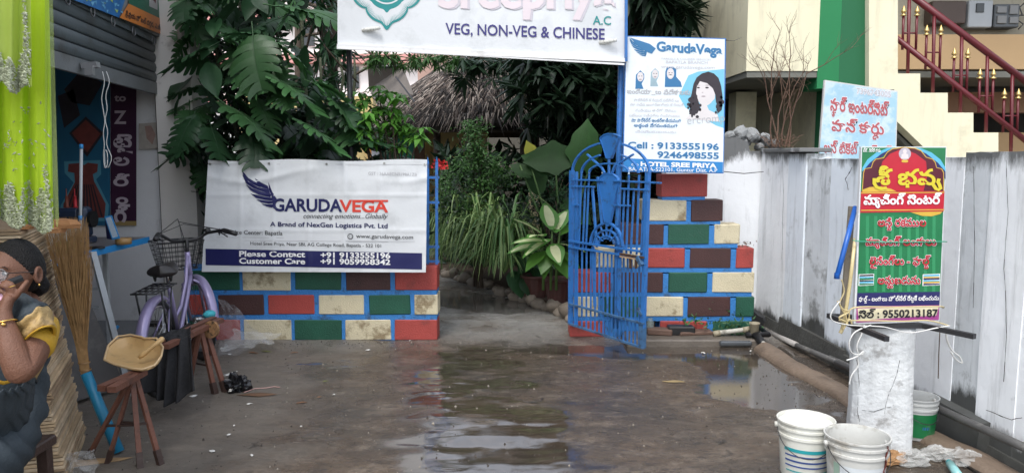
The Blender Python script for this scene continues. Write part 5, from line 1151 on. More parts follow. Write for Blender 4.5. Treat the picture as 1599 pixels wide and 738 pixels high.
# ================================================================== bicycle
bk = thing('bicycle', 'lilac bicycle with black basket parked facing the block wall', 'bicycle')
rear = V(-2.20, 4.68, .30); front = V(-2.29, 5.52, .30); hd = (front - rear).normalized(); sdv = V(hd.y, -hd.x, 0)
def BP(f, s, z): return rear + hd * f + sdv * s + V(0, 0, z - .30)
LIL = mat('lilac_paint', (.29, .25, .42), .28, .06, 8, .02, metal=.25, coat=.5, dirt=(.12, .10, .14), damt=.4, dscale=9, dthr=.62); BM_ = mat('bike_black', (.015, .015, .016), .45, .15, 10, .1); CHR = mat('chrome', (.5, .5, .5), .25, metal=1)
RW = .285
def wheel(c, fdir, name):
    tdir = Vector(fdir).normalized(); t = None
    def ringp(r, n=40): return [c + tdir * r * math.cos(2 * math.pi * k / n) + V(0, 0, r * math.sin(2 * math.pi * k / n)) for k in range(n + 1)]
    m = MB(); m.tube(ringp(RW), .018, 8, caps=False); w_ = m.build('wheel', BM_, bk, True)
    m = MB(); m.tube(ringp(RW - .026), .010, 6, caps=False); m.build('rim', CHR, w_, True)
    sd_ = V(tdir.y, -tdir.x, 0)
    m = MB(); m.tube([c - sd_ * .045, c + sd_ * .045], .018, 10); m.build('hub', CHR, w_, True)
    m = MB()
    for k in range(28):
        a = 2 * math.pi * k / 28; b = a + (.5 if k % 2 else -.5); e = c + tdir * (RW - .03) * math.cos(a) + V(0, 0, (RW - .03) * math.sin(a)); s_ = c + sd_ * (.03 if k % 4 < 2 else -.03) + tdir * .015 * math.cos(b) + V(0, 0, .015 * math.sin(b)); m.tube([s_, e], .0014, 3, caps=False)
    m.build('spokes', CHR, w_)['kind'] = 'stuff'
    return tdir, sd_
wheel(rear, hd, 'rear'); sa_ = R(36); fdir = V(hd.x * math.cos(sa_) - hd.y * math.sin(sa_), hd.x * math.sin(sa_) + hd.y * math.cos(sa_), 0); wheel(front, fdir, 'front')
def fender(c, tdir, a0, a1, nm):
    mb = MB(); sd_ = V(tdir.y, -tdir.x, 0); N_ = 26; prof = [(-.034, -.022), (-.028, -.004), (-.012, .006), (.012, .006), (.028, -.004), (.034, -.022)]
    vs = []
    for k in range(N_ + 1):
        a = R(a0 + (a1 - a0) * k / N_); rd = tdir * math.cos(a) + V(0, 0, math.sin(a))
        for s_, o_ in prof: vs.append(c + rd * (RW + .036 + o_) + sd_ * s_)
    mb.add(vs, [(k * 6 + i, k * 6 + i + 1, (k + 1) * 6 + i + 1, (k + 1) * 6 + i) for k in range(N_) for i in range(5)]); solid(mb.build(nm, LIL, bk, True), .003)
fender(rear, hd, 62, 200, 'rear_fender'); fender(front, fdir, 35, 186, 'front_fender')
bb = BP(.39, 0, .27); st0 = BP(.24, 0, .66); hd0 = BP(.70, 0, .62); hd1 = BP(.65, 0, .80)
m = MB(); m.tube([bb, BP(.30, 0, .52), st0], .016, 10); m.build('seat_tube', LIL, bk, True)
m = MB(); m.tube([bb, BP(.47, 0, .36), BP(.61, 0, .52), hd0 + V(0, 0, .05)], .017, 10); m.build('down_tube', LIL, bk, True)
m = MB(); m.tube([BP(.33, 0, .42), BP(.46, 0, .47), BP(.59, 0, .62), hd1], .013, 10); m.build('top_tube', LIL, bk, True)
m = MB(); m.tube([hd0 - V(0, 0, .03), hd1 + V(0, 0, .02)], .018, 12); m.build('head_tube', LIL, bk, True)
for s_ in (-.055, .055):
    m = MB(); m.tube([bb, rear + sdv * s_], .009, 6); m.tube([BP(.26, 0, .58), rear + sdv * s_], .008, 6); m.build('stay', LIL, bk, True)
    m = MB(); fs_ = V(fdir.y, -fdir.x, 0); m.tube([hd0, hd0 + fs_ * s_ + V(0, 0, -.03), front + fs_ * s_], .011, 8); m.build('fork_blade', LIL, bk, True)
m = MB(); m.tube([st0, BP(.22, 0, .74)], .012, 8); m.build('seat_post', CHR, bk, True)
m = MB(); se = []
def fseat(u, v):
    a = u * 2 * math.pi; x = -.13 + .27 * v; wd = .085 * (1 - v) ** .8 + .022; wd *= math.sqrt(max(0, 1 - (2 * v - 1) ** 8)) + .001
    return BP(.22 + x, math.cos(a) * wd, .765 + math.sin(a) * (.028 + .012 * (1 - v)) - .01 * (math.cos(a) ** 2))
m.grid(fseat, 18, 14); m.build('saddle', mat('saddle_vinyl', (.02, .017, .017), .35, .1, 10, .1), bk, True)
for s_ in (-.03, .03): m = MB(); m.tube([BP(.12, s_ * 1.6, .735), BP(.14, s_ * 1.6, .70), BP(.16, s_ * 1.6, .735)], .008, 6); m.build('saddle_spring', BM_, bk, True)
# carrier
m = MB()
for s_ in (-.07, -.035, 0, .035, .07): m.tube([BP(-.20, s_, .675), BP(.17, s_, .675)], .005, 5)
for f_ in (-.2, -.1, 0, .1, .17): m.tube([BP(f_, -.075, .675), BP(f_, .075, .675)], .0055, 5)
for s_ in (-.075, .075): m.tube([BP(-.12, s_, .675), rear + sdv * s_ * .9], .006, 6); m.tube([BP(.06, s_, .675), rear + sdv * s_ * .9], .005, 6)
m.build('carrier', BM_, bk, True)
# handlebar
bs_ = V(fdir.y, -fdir.x, 0); stem = hd1 + V(0, 0, .09)
hb = [stem + bs_ * s_ * .9 + fdir * f_ + V(0, 0, z_) for s_, f_, z_ in ((-.28, -.17, .06), (-.24, -.10, .075), (-.17, .02, .05), (-.10, .05, .01), (0, .05, 0), (.10, .05, .01), (.17, .02, .05), (.24, -.10, .075), (.28, -.17, .06))]
m = MB(); m.tube([hd1, stem, stem + fdir * .05], .013, 8); m.tube(hb, .011, 8); m.build('handlebar', BM_, bk, True)
for a_, b_ in ((hb[0], hb[1]), (hb[-1], hb[-2])): m = MB(); m.tube([a_ + (a_ - b_) * .5, a_, b_.lerp(a_, .1)], .017, 10); m.build('grip', BM_, bk, True)
for sgn, p in ((1, hb[1]), (-1, hb[-2])): m = MB(); m.tube([p + V(0, 0, -.01), p + fdir * .04 + V(0, 0, -.02), p - fdir * .08 + V(0, 0, -.04)], .005, 5); m.build('brake_lever', BM_, bk, True)
m = MB(); p = hb[6]; m.lathe([(.0005, .03), (.02, .022), (.026, .008), (.026, 0), (.0005, 0)], p + V(0, 0, .008), 12); m.build('bell', BM_, bk, True)
# basket
cb = stem + fdir * .21 + V(0, 0, -.05)
def bkp(a, v):
    rx, ry = (.115 + .045 * v, .085 + .035 * v); x = max(-1, min(1, 1.35 * math.cos(a))); y = max(-1, min(1, 1.35 * math.sin(a)))
    return cb + bs_ * x * rx + fdir * y * ry + V(0, 0, -.16 + .2 * v)
m = MB()
for v in (0, .17, .34, .51, .68, .84, 1): m.tube([bkp(2 * math.pi * k / 28, v) for k in range(29)], .0045 if v in (0, 1) else .0022, 4, caps=False)
for k in range(28): m.tube([bkp(2 * math.pi * k / 28, v) for v in (0, .5, 1)], .0022, 4, caps=False)
for k in range(7): t = -1 + k / 3; m.tube([cb + bs_ * t * .1 + fdir * s_ * .085 + V(0, 0, -.16) for s_ in (-1, 1)], .0022, 4, caps=False)
m.build('basket', BM_, bk)
m = MB(); m.tube([hb[1], stem + fdir * .16 + V(0, 0, .15), stem + fdir * .1 + bs_ * .02, hd0 + V(.02, 0, 0)], .003, 5); m.tube([hb[-2], stem + fdir * .14 + V(0, 0, .13), stem + fdir * .08, hd0], .003, 5); m.tube([hb[1], stem + V(0, 0, .12) + fdir * .05, hb[-2]], .0025, 5); m.build('cable', BM_, bk, True)
m = MB(); m.disc(bb + sdv * .05, .075, 24, sdv, .004); m.build('chain_ring', CHR, bk)
m = MB(); m.bar(bb + sdv * .07, bb + sdv * .08 + hd * .09 + V(0, 0, -.12), .015); m.bar(bb - sdv * .07, bb - sdv * .08 - hd * .09 + V(0, 0, .12), .015); m.build('crank', CHR, bk)
for s_, f_, z_ in ((.12, .09, -.12), (-.12, -.09, .12)): m = MB(); p = bb + sdv * s_ + hd * f_ + V(0, 0, z_); m.bar(p - hd * .045, p + hd * .045, .06, .022); m.build('pedal', BM_, bk)
m = MB(); m.bar(BP(.02, .07, .34), BP(.42, .065, .33), .012, .07); m.build('chain_guard', BM_, bk)
m = MB(); m.tube([BP(.28, -.05, .30), BP(.2, -.16, .01)], .009, 6); m.build('kick_stand', CHR, bk, True)
# ================================================================== the open gate
gt = thing('gate', 'open blue metal gate leaf with petal crest and pickets', 'gate')
GH, GFr = V(.47, 6.15, 0), V(.945, 5.45, 0); gd = (GFr - GH).normalized(); gn = V(-gd.y, gd.x, 0)
if gn.y > 0: gn = -gn
Sg = plane(GH, gn)
def gpt(px, py, off=0): return Sg(px, py, off)
def gbar(a, b, w_, t_, name, m_=None, off=0, flat_=False):
    m = MB(); m.bar(Sg(a[0], a[1], off), Sg(b[0], b[1], off), w_, t_, up=gn); return m.build(name, m_ or M_BLUE, gt)
M_BLUED = mat('worn_blue_paint', (.05, .13, .26), .5, .2, 20, .3, 60, dirt=(.03, .03, .035), damt=.8, dscale=14, dthr=.5)
gbar((891, 505), (893, 266), .034, .03, 'stile'); gbar((899, 506), (900, 268), .02, .02, 'stile')
gbar((1003, 543), (1012, 268), .030, .03, 'stile'); gbar((1003, 543), (1003.5, 506), .042, .036, 'stile', M_BLUED, -.002)
# lower pickets
for k in range(16):
    t = (k + .5) / 16; x = 897 + (1001 - 897) * t ** .93
    yb_ = 504 + 36 * (x - 890) / 110; yt_ = 378 + 14 * (x - 890) / 115 + 8
    gbar((x, yb_), (x + .5, yt_), .0125, .009, 'picket', None, .004 if k % 2 else 0)
for ya, yb_, nm, mm in ((376, 393, 'middle_rail', None), (385, 403, 'middle_rail', None), (474, 505, 'lower_rail', M_BLUED), (505, 543, 'bottom_rail', M_BLUED)):
    gbar((889, ya), (1005, yb_), .014, .022, nm, mm, .012)
# upper rails and pickets
for a, b in (((893, 280.5), (942, 281.5)), ((958, 282), (1032, 285.5)), ((893, 290.5), (928, 291.5)), ((970, 294.5), (1014, 296.5)), ((958, 320), (984, 321)), ((895, 320), (904, 320))):
    gbar(a, b, .012, .018, 'top_rail', None, .010)
for xa, xb, yt in ((908, 904, 268), (920, 915, 270), (905, 902, 290), (914, 910, 290), (982, 978, 273), (998, 994, 273), (990, 985, 294), (1006, 1001, 294), (975, 971, 294)):
    gbar((xa, yt), (xb, 384 + (xb - 890) * .13), .0125, .010, 'picket')
gbar((925, 291), (932, 386), .018, .014, 'slanting_bar'); gbar((933, 276), (940, 352), .016, .014, 'slanting_bar')
gbar((968, 283), (963, 352), .02, .014, 'slanting_bar')
for x, y in ((908, 268), (920, 269), (941, 270), (982, 271)):
    m = MB(); p = Sg(x, y); m.lathe([(.0005, .028), (.006, .008), (.008, -.004)], p, 6); m.build('spike', mat('pale_spike_paint', (.4, .5, .6), .4), gt, True)
def garc(pts, w_, t_, name):
    m = MB(); P = [Sg(x, y) for x, y in pts]
    for a, b in zip(P[:-1], P[1:]): m.bar(a, b + (b - a) * .05, w_, t_, up=gn)
    return m.build(name, M_BLUE, gt)
# crest arcs (ellipses in picture of a true half circle)
def arcpx(cx_, cy_, rx, ry, a0, a1, n=16): return [(cx_ + rx * math.cos(R(a0 + (a1 - a0) * k / n)), cy_ - ry * math.sin(R(a0 + (a1 - a0) * k / n))) for k in range(n + 1)]
garc(arcpx(954, 269, 60, 47, 180, 105), .013, .02, 'outer_arch'); garc(arcpx(954, 270, 60, 47, 75, 0), .013, .02, 'outer_arch')
garc(arcpx(954, 271, 46, 31, 178, 112, 10), .011, .018, 'middle_arch'); garc(arcpx(954, 271, 43, 31, 72, 2, 10), .011, .018, 'middle_arch')
garc(arcpx(951, 270, 31, 15, 175, 5, 14), .011, .018, 'inner_arch')
for a, b in (((917, 241), (940, 262)), ((940, 262), (944, 270)), ((951, 248), (951, 270)), ((989, 241), (960, 259)), ((960, 259), (956, 270))): gbar(a, b, .011, .018, 'spoke')
# petal and teardrop plates with rims
def plate(pts, name, th=.012):
    m = MB(); P = [Sg(x, y, -.004) for x, y in pts]; m.prism(P, gn * th); m.build(name, M_BLUE, gt, fix=True)
    m = MB(); n = len(P)
    for i in range(n): m.bar(Sg(*pts[i]), Sg(*pts[(i + 1) % n]), .007, .024, up=gn)
    m.build(name + '_rim', M_BLUE, gt)
plate([(938, 216), (944, 210.5), (951, 208.5), (958, 209), (968, 213), (963, 226), (955, 247), (948, 247), (943, 230)], 'petal')
td = [(936, 284), (938, 277), (943, 272), (950, 270.5), (958, 272), (964, 277), (967, 284), (965, 293), (960, 315), (953, 347), (945, 347), (940, 310)]
plate(td, 'teardrop')
# small rising sun under the teardrop
garc(arcpx(947, 384, 25, 36, 178, 0, 16), .012, .024, 'sun_arc'); garc(arcpx(947, 382, 19, 23, 178, 2, 12), .011, .018, 'sun_arc'); garc(arcpx(947, 381, 12, 13, 178, 2, 10), .010, .018, 'sun_arc')
for k in (35, 65, 90, 115, 145): gbar((947 + 7 * math.cos(R(k)), 380 - 7 * math.sin(R(k))), (947 + 22 * math.cos(R(k)), 383 - 33 * math.sin(R(k))), .008, .014, 'sun_ray')
plate([(949, 352), (952, 352), (953, 348), (946, 348)], 'teardrop_tip')
gbar((926, 384), (929, 478), .024, .014, 'side_bar'); gbar((968, 386), (966, 500), .03, .014, 'side_bar')
# latch
M_RUST = mat('rusty_iron', (.10, .055, .035), .6, .3, 20, .4, metal=.4)
gbar((968, 396), (1005, 402), .014, .014, 'bolt', M_RUST, .028); gbar((968, 400), (998, 405), .009, .01, 'bolt', mat('tan_rod', (.4, .27, .16), .5), .034)
for x in (984, 993): gbar((x, 402), (x + .5, 419), .016, .012, 'hasp', M_RUST, .03)
gbar((996, 400), (1002, 414), .03, .03, 'lock', M_BLUED, .03); gbar((996, 481), (1003, 492), .026, .02, 'hinge_lug', M_BLUED, .01)

# ================================================================== stub pillar with what lies on it
sp2 = thing('stub_pillar', 'rough broken white cement stub pillar standing beside the buckets', 'pillar')
pc = V((g(1318, 690).x + g(1428, 700).x) / 2, 3.86, 0)
mb = MB(); rr = .166
def fp(u, v):
    a = u * 2 * math.pi; z = .635 * v
    ca, sa9 = math.cos(a + .30), math.sin(a + .30); c8 = max(abs(ca), abs(sa9), (abs(ca) + abs(sa9)) * .56); r = rr / c8 * .88
    r *= 1 + .05 * noise.noise(Vector((math.cos(a) * 2, math.sin(a) * 2, z * 3))) + .03 * noise.noise(Vector((math.cos(a) * 6, math.sin(a) * 6, z * 9))) - .12 * max(0, noise.noise(Vector((math.cos(a) * 1.5 + 4, math.sin(a) * 1.5, z * 2.2)))) * (v < .5)
    r *= 1 + .06 * (1 - v) ** 6
    return (pc.x + r * math.cos(a), pc.y + r * .8 * math.sin(a), z)
mb.grid(fp, 72, 40); k = len(mb.v); mb.add([fp(i / 72, 1) for i in range(72)], [tuple(range(72))])
M_STUB = mat('crumbling_whitewash', (.66, .68, .69), .85, .1, 4, .9, 30, dirt=(.26, .25, .24), damt=.7, dscale=9, dthr=.57, streak=(.3, .31, .32), streak_amt=.4, low=-.12)
mb.build('shaft', M_STUB, sp2, True)
for a_, b_ in (((1396, 560), (1378, 655)), ((1350, 570), (1346, 640)), ((1350, 622), (1392, 628))):
    pass
CRK = mat('crack_shadow', (.03, .03, .028), .9, .2, 20, 0)
def crack(pts, Sfn, par, w_=.0022, seed=0):
    mb = MB(); P = []
    for i in range(len(pts) - 1):
        for k in range(6):
            t = k / 6; x = pts[i][0] * (1 - t) + pts[i + 1][0] * t + 1.3 * noise.noise(Vector((i + t, seed, 0)) * 2.3); y = pts[i][1] * (1 - t) + pts[i + 1][1] * t + 1.3 * noise.noise(Vector((i + t, seed, 7)) * 2.3); P.append(Sfn(x, y))
    for a, b in zip(P[:-1], P[1:]): mb.bar(a, b, w_ * (.5 + abs(noise.noise(a * 30)) * 2), w_, up=(0, 1, 0))
    return mb.build('crack', CRK, par)
Sst = lambda x, y: stub_hit(x, y)
def stub_hit(px, py):
    d = ray(px, py); best = None
    for k in range(160):
        p = CAM + d * (3.35 + k * .004) ; dx, dy = p.x - pc.x, (p.y - pc.y) / .8; a = math.atan2(dy, dx); q = fp((a / (2 * math.pi)) % 1, max(0, min(1, p.z / .635)))
        if dx * dx + dy * dy <= (q[0] - pc.x) ** 2 + ((q[1] - pc.y) / .8) ** 2: return p - d * .002
    return at(px, py, 3.7)
crack([(1405, 562), (1398, 590), (1386, 618), (1380, 650)], Sst, sp2, .0014, 1); crack([(1338, 560), (1342, 600), (1338, 640), (1344, 668)], Sst, sp2, .002, 2); crack([(1342, 640), (1365, 642), (1392, 634), (1408, 622)], Sst, sp2, .0012, 3)
Swl = lambda x, y: wp(x, y, .012)
def wp(px, py, off=.075):
    n = V(-1, -.058, 0).normalized(); P0 = V(WX(5) , 5, 0); d = ray(px, py); return CAM + d * (((P0 + n * off) - CAM).dot(n) / d.dot(n))
crack([(1571, 250), (1574, 330), (1568, 420), (1572, 520), (1566, 610)], Swl, rw, .0016, 4); crack([(1330, 262), (1320, 280), (1326, 300)], Swl, rw, .003, 5); crack([(1222, 242), (1223, 330), (1220, 420)], Swl, rw, .0014, 6); crack([(1520, 260), (1522, 380), (1519, 500)], Swl, rw, .0016, 7); crack([(1540, 640), (1580, 655), (1599, 650)], Swl, rw, .0025, 8)
fr = thing('steel_tubes', 'black square steel tubes lying across the top of the stub pillar', 'tubes')
zt = .655
for a, b in (((1294, 492), (1385, 529)), ((1396, 499), (1522, 525)), ((1296, 493), (1400, 497)), ((1340, 508), (1440, 508))):
    m = MB(); m.bar(g(*a, zt), g(*b, zt + .001), .024, .024); m.build('tube', M_STEEL, fr)
stick = thing('wooden_stick', 'weathered wooden post standing behind the left edge of the poster board', 'stick')
m = MB(); m.bar(at(1316, 506, 3.80), at(1330, 322, 3.82), .028, .02); m.build('post', mat('weathered_wood', (.22, .19, .15), .8, .2, 8, .5), stick)
bh = thing('blue_broom_stick', 'bright blue plastic stick leaning behind the poster board', 'stick')
m = MB(); m.tube([at(1308, 428, 3.66), at(1336, 323, 3.80)], .0125, 12); m.build('rod', mat('bright_blue_plastic', (.01, .10, .42), .3), bh, True)
m = MB(); m.lathe([(.001, -.02), (.014, -.018), (.013, .01)], at(1307, 429, 3.66), 10); m.build('end_cap', mat('bright_blue_plastic', (.01, .10, .42), .3), bh, True)
# straps and twine
TAPE = mat('cream_strap', (.56, .46, .24), .45, .12, 12, .1); TAPEW = mat('white_strap', (.66, .66, .64), .4, .06, 12, .1)
def strap(pts, Y, r, m_, name='strap'):
    P = []
    for q in pts: P.append(at(q[0], q[1], q[2] if len(q) > 2 else Y))
    out = []
    for i in range(len(P) - 1):
        a = P[max(i - 1, 0)]; b = P[i]; c = P[i + 1]; d = P[min(i + 2, len(P) - 1)]
        for k in range(5):
            t = k / 5; out.append(.5 * ((2 * b) + (c - a) * t + (2 * a - 5 * b + 4 * c - d) * t * t + (3 * b - a - 3 * c + d) * t ** 3))
    out.append(P[-1]); m = MB(); m.tube(out, r, 6, flat=.45); return m.build(name, m_, sr, True)
sr = thing('cream_straps', 'cream and white plastic straps tying the poster board to the steel frame', 'straps')
strap([(1335, 372, 3.76), (1331, 410), (1326, 450), (1321, 482), (1316, 510), (1312, 520)], 3.69, .009, TAPE)
strap([(1314, 436), (1318, 455), (1311, 474), (1320, 492), (1324, 508)], 3.66, .006, TAPE)
strap([(1310, 500), (1325, 497), (1333, 480), (1400, 479), (1466, 478), (1472, 480, 3.78)], 3.685, .007, TAPE)
strap([(1308, 470), (1316, 482), (1326, 486), (1310, 496), (1322, 503), (1316, 514), (1326, 498), (1330, 505)], 3.66, .008, TAPE)
strap([(1322, 500), (1360, 500), (1410, 501), (1450, 500), (1482, 508)], 3.66, .007, TAPE)
strap([(1311, 470), (1298, 488), (1300, 500), (1320, 506), (1340, 508), (1380, 510), (1420, 519), (1460, 512), (1483, 508)], 3.65, .006, TAPEW)
strap([(1360, 507), (1335, 518), (1326, 535), (1330, 550), (1345, 553), (1348, 548), (1338, 556), (1322, 562)], 3.64, .006, TAPEW)
strap([(1338, 556), (1340, 570), (1330, 585), (1326, 600)], 3.65, .006, TAPEW)
strap([(1350, 507), (1346, 520), (1338, 540), (1342, 556)], 3.64, .006, TAPEW)
strap([(1478, 512, 3.7), (1478, 528, 3.7), (1486, 546, 3.7), (1498, 556, 3.7), (1502, 566, 3.7), (1492, 560, 3.7), (1484, 548, 3.7)], 3.7, .007, TAPEW)
strap([(1468, 508), (1467, 530), (1466, 552), (1465, 590)], 3.72, .004, M_RUST, 'rusty_wire')
# ================================================================== buckets
def bucket(name, label, c, r, h, col, bands, handle_side, seed, fill=None, rim_col=None, dirty=.5):
    t = thing(name, label, 'bucket', c)
    m_ = mat('plastic_' + name.replace('.', '_'), col, .45, .06, 6, .12, 40, dirt=(.30, .27, .22), damt=dirty, dscale=7, dthr=.5)
    m = MB(); pr = [(.001, .004), (r * .80, .004), (r * .83, .012), (r * .93, h * .72), (r * .98, h * .73), (r * .98, h * .77), (r * .94, h * .775), (r * .95, h * .86), (r * 1.0, h * .865), (r * 1.0, h * .90), (r * .965, h * .905), (r * .97, h * .97), (r * 1.03, h * .975), (r * 1.03, h), (r * .985, h), (r * .96, h * .96), (r * .92, h * .72), (r * .8, .02), (.001, .018)]
    m.lathe(pr, n=40); b = m.build('body', m_, t, True)
    e = b.modifiers.new('edges', 'EDGE_SPLIT'); e.split_angle = R(35)
    def rad(z): return r * (.83 + .10 * (z / (h * .72))) + .0022
    for a0, a1, z0, z1, mm, nm in bands:
        mb = MB(); k = max(3, int((a1 - a0) / 8))
        mb.grid(lambda u, v: V(rad(h * (z0 + (z1 - z0) * v)) * math.cos(R(a0 + (a1 - a0) * u)), rad(h * (z0 + (z1 - z0) * v)) * math.sin(R(a0 + (a1 - a0) * u)), h * (z0 + (z1 - z0) * v)), k, 2); mb.build(nm, mm, t, True)
    # wire handle hanging down at the front
    H = [V(r * 1.0 * math.cos(R(a)), r * 1.0 * math.sin(R(a)), h * .86) for a in (handle_side - 90, handle_side + 90)]
    mid = V(math.cos(R(handle_side)), math.sin(R(handle_side)), 0); P = []
    for k in range(21):
        a = math.pi * k / 20; side = H[0].lerp(H[1], (1 - math.cos(a)) / 2); P.append(side + mid * r * 1.06 * math.sin(a) + V(0, 0, -h * .40 * math.sin(a)))
    mb = MB(); mb.tube(P, .0022, 5); mb.build('handle', M_STEEL, t, True)
    for p in H: mb = MB(); mb.lathe([(.001, -.012), (.012, -.01), (.012, .01), (.001, .012)], p, 8); mb.build('ear', m_, t, True)
    return t, rad
TB = mat('band_teal', (.02, .30, .33), .4, .08, 9, 0); NB = mat('band_navy', (.03, .07, .25), .4, .08, 9, 0); GBn = mat('band_green', (.01, .16, .05), .4, .15, 9, 0, dirt=(.2, .25, .2), damt=.5, dscale=9)
LBL = mat('label_white', (.60, .64, .66), .4, .1, 9, .05, dirt=(.35, .45, .45), damt=.6, dscale=8)
cb1 = g(1255, 741); cb1.z = .003; r1 = .127
t1, _ = bucket('white_bucket', 'white paint bucket with teal and blue stripes standing left of the other two', cb1, r1, .272, (.66, .66, .60),
    [(200, 318, .52, .58, TB, 'teal_band'), (202, 300, .44, .465, NB, 'blue_band'), (202, 312, .345, .375, NB, 'blue_band'), (202, 312, .26, .285, NB, 'blue_band'), (204, 312, .17, .19, TB, 'teal_band'), (322, 352, .2, .6, GBn, 'green_patch')], 255, 1, dirty=.35)
cb2 = g(1334, 772); cb2.z = .003
m = MB(); m.disc((0, 0, .272 * .93), r1 * .955, 30); m.build('paint_fill', mat('white_paint_fill', (.75, .74, .70), .35, .05, 6, .2, 20, dirt=(.6, .57, .5), damt=.5), t1)
t2, rad2 = bucket('white_bucket.001', 'grimy white bucket with torn label and reddish drip standing in the middle', cb2, .134, .275, (.56, .56, .53),
    [(215, 318, .10, .60, LBL, 'label'), (200, 214, .12, .62, mat('faded_green', (.3, .42, .34), .5, .15, 12, 0), 'green_patch')], 270, 2, dirty=.7)
mb = MB(); P = []
for k in range(14):
    z = .262 - k * .018; a = R(308 + 3 * math.sin(k * 1.7)); P.append(V((.131 - (.0014 * k)) * math.cos(a) * 1.03, (.131 - (.0014 * k)) * math.sin(a) * 1.03, z))
mb.tube(P, [.004 + .003 * abs(math.sin(k * 2.1)) for k in range(14)], 6, flat=.4); mb.build('red_drip', mat('dried_red_paint', (.12, .02, .012), .6, .2, 20, .5), t2, True)
mb = MB()
for cx_, cz_, rx_ in ((262, .40, 6), (272, .38, 5), (267, .34, 6)):
    mb.add([V(rad2(.275 * (cz_ + .06 * math.sin(R(k)))) * 1.012 * math.cos(R(cx_ + rx_ * math.cos(R(k)))), rad2(.2) * 1.03 * math.sin(R(cx_ + rx_ * math.cos(R(k)))), .275 * (cz_ + .06 * math.sin(R(k)))) for k in range(0, 360, 30)], [tuple(range(12))])
mb.build('red_mark', mat('faded_red_mark', (.5, .08, .12), .5), t2)
cb3 = V(2.15, 3.96, .003)
t3, _ = bucket('white_bucket.002', 'smaller grey white bucket with green label tucked behind the stub pillar', cb3, .103, .225, (.50, .51, .50),
    [(190, 325, .10, .66, GBn, 'green_label'), (200, 222, .3, .66, mat('label_pale_blue', (.35, .5, .65), .4), 'label_patch'), (322, 345, .42, .7, mat('label_pale_blue', (.35, .5, .65), .4), 'label_patch'), (262, 285, .30, .37, mat('label_blue', (.03, .15, .4), .4), 'label_mark')], 275, 3, dirty=.7)
for nm, lab, q, s_ in (('clear_wrapper', 'crumpled clear and white wrapper lying at the bottom right near the wall', (1468, 722), 1), ('paper_heap', 'crumpled brown paper at the foot of the stub pillar', (1392, 728), 2), ('clear_wrapper', 'torn silvery wrapper standing up beside the teal bottle', (1512, 728), 3), ('clear_wrapper', 'pale wrapper between the brown paper and the bottle', (1430, 730), 6)):
    o = crumple(nm, g(*q) + V(0, .04, .03), .075, .05, .035, CLR2 if s_ != 2 else mat('brown_crumpled_paper', (.36, .20, .09), .8, .2, 8, .4), lab, 'wrapper' if s_ != 2 else 'paper', s_, 26, .6)
bo = thing('small_bottle', 'small teal capped bottle lying among the wrappers at bottom right', 'bottle')
a = g(1497, 742, .03); b = g(1484, 724, .035)
m = MB(); m.tube([a, b], .02, 12); m.build('body', mat('teal_bottle', (.25, .5, .5), .3, .1, 9, 0), bo, True); m = MB(); m.tube([b, b + (b - a).normalized() * .025], .014, 12); m.build('cap', TB, bo, True)
scrap(1535, 716, .03, .014, mat('orange_leaf', (.42, .20, .06), .6), 'small orange brown leaf in the dark corner at the wall foot', 'leaf', .5, .01)
# drain hole, pipes along the wall
m = MB(); m.box(WX(3.5) - .22, WX(3.5) + .02, 3.32, 3.62, -.004, .012); 
hl = m.build('drain_mud', mat('black_mud', (.012, .011, .010), .35, .3, 8, .6), None); hl['kind'] = 'structure'
PIPE = mat('grey_pipe', (.085, .083, .08), .5, .2, 7, .3, 40, dirt=(.2, .19, .17), damt=.6, dscale=6)
pp = thing('wall_pipe', 'long dark grey water pipe running along the foot of the boundary wall', 'pipe')
def wp(px, py, off=.075):
    n = V(-1, -.058, 0).normalized(); P0 = V(WX(5) , 5, 0); d = ray(px, py); return CAM + d * (((P0 + n * off) - CAM).dot(n) / d.dot(n))
m = MB(); m.tube([wp(1178, 511), wp(1240, 537), wp(1310, 566)], .020, 10); m.build('far_length', PIPE, pp, True)
m = MB(); m.tube([wp(1205, 521, .076), wp(1244, 538, .076)], .0225, 10); m.build('pale_length', mat('pale_pipe', (.35, .33, .31), .5, .1, 7, .2), pp, True)
m = MB(); m.tube([wp(1306, 566, .10), wp(1400, 606, .12), wp(1466, 638, .12), wp(1540, 671, .10), wp(1640, 716, .09)], .021, 10); m.build('near_length', PIPE, pp, True)
m = MB(); m.tube([wp(1296, 556, .06), wp(1330, 572, .06)], .012, 8); m.build('thin_length', PIPE, pp, True)
vp = thing('valve_pipes', 'dirty white pipe with coupling and black tee joints at the pier foot', 'pipe')
WPV = mat('dirty_white_pvc', (.52, .50, .44), .45, .12, 12, .2, dirt=(.1, .09, .07), damt=.7, dscale=14)
m = MB(); m.tube([at(1121, 519, 6.02), at(1166, 514, 6.0)], .018, 10); m.build('white_pipe', WPV, vp, True)
for q_ in ((at(1160, 515, 6.0), at(1171, 513, 6.0)), (at(1114, 521, 6.0), at(1124, 519, 6.0))): m = MB(); m.tube(q_, .024, 12); m.build('coupling', mat('tan_coupling', (.30, .26, .18), .6, .2, 12, .4), vp, True)
m = MB(); q = at(1178, 512, 5.95); m.lathe([(.020, -.05), (.035, -.04), (.036, .03), (.042, .035), (.042, .045), (.030, .045), (.028, 0), (.001, 0)], q, 16); m.build('open_tee', mat('tan_coupling', (.30, .26, .18), .6), vp, True)
m = MB(); m.tube([at(1178, 520, 5.95), at(1190, 535, 5.85), at(1196, 541, 5.8)], [.035, .032, .026], 10); m.tube([at(1165, 522, 5.95), at(1200, 522, 5.95), at(1186, 510, 6.1)], .022, 8); m.build('black_joint', M_BLACK, vp, True)
m = MB(); m.tube([at(1191, 535, 5.83), at(1206, 544, 5.75)], .019, 10); m.build('white_stub', WPV, vp, True)
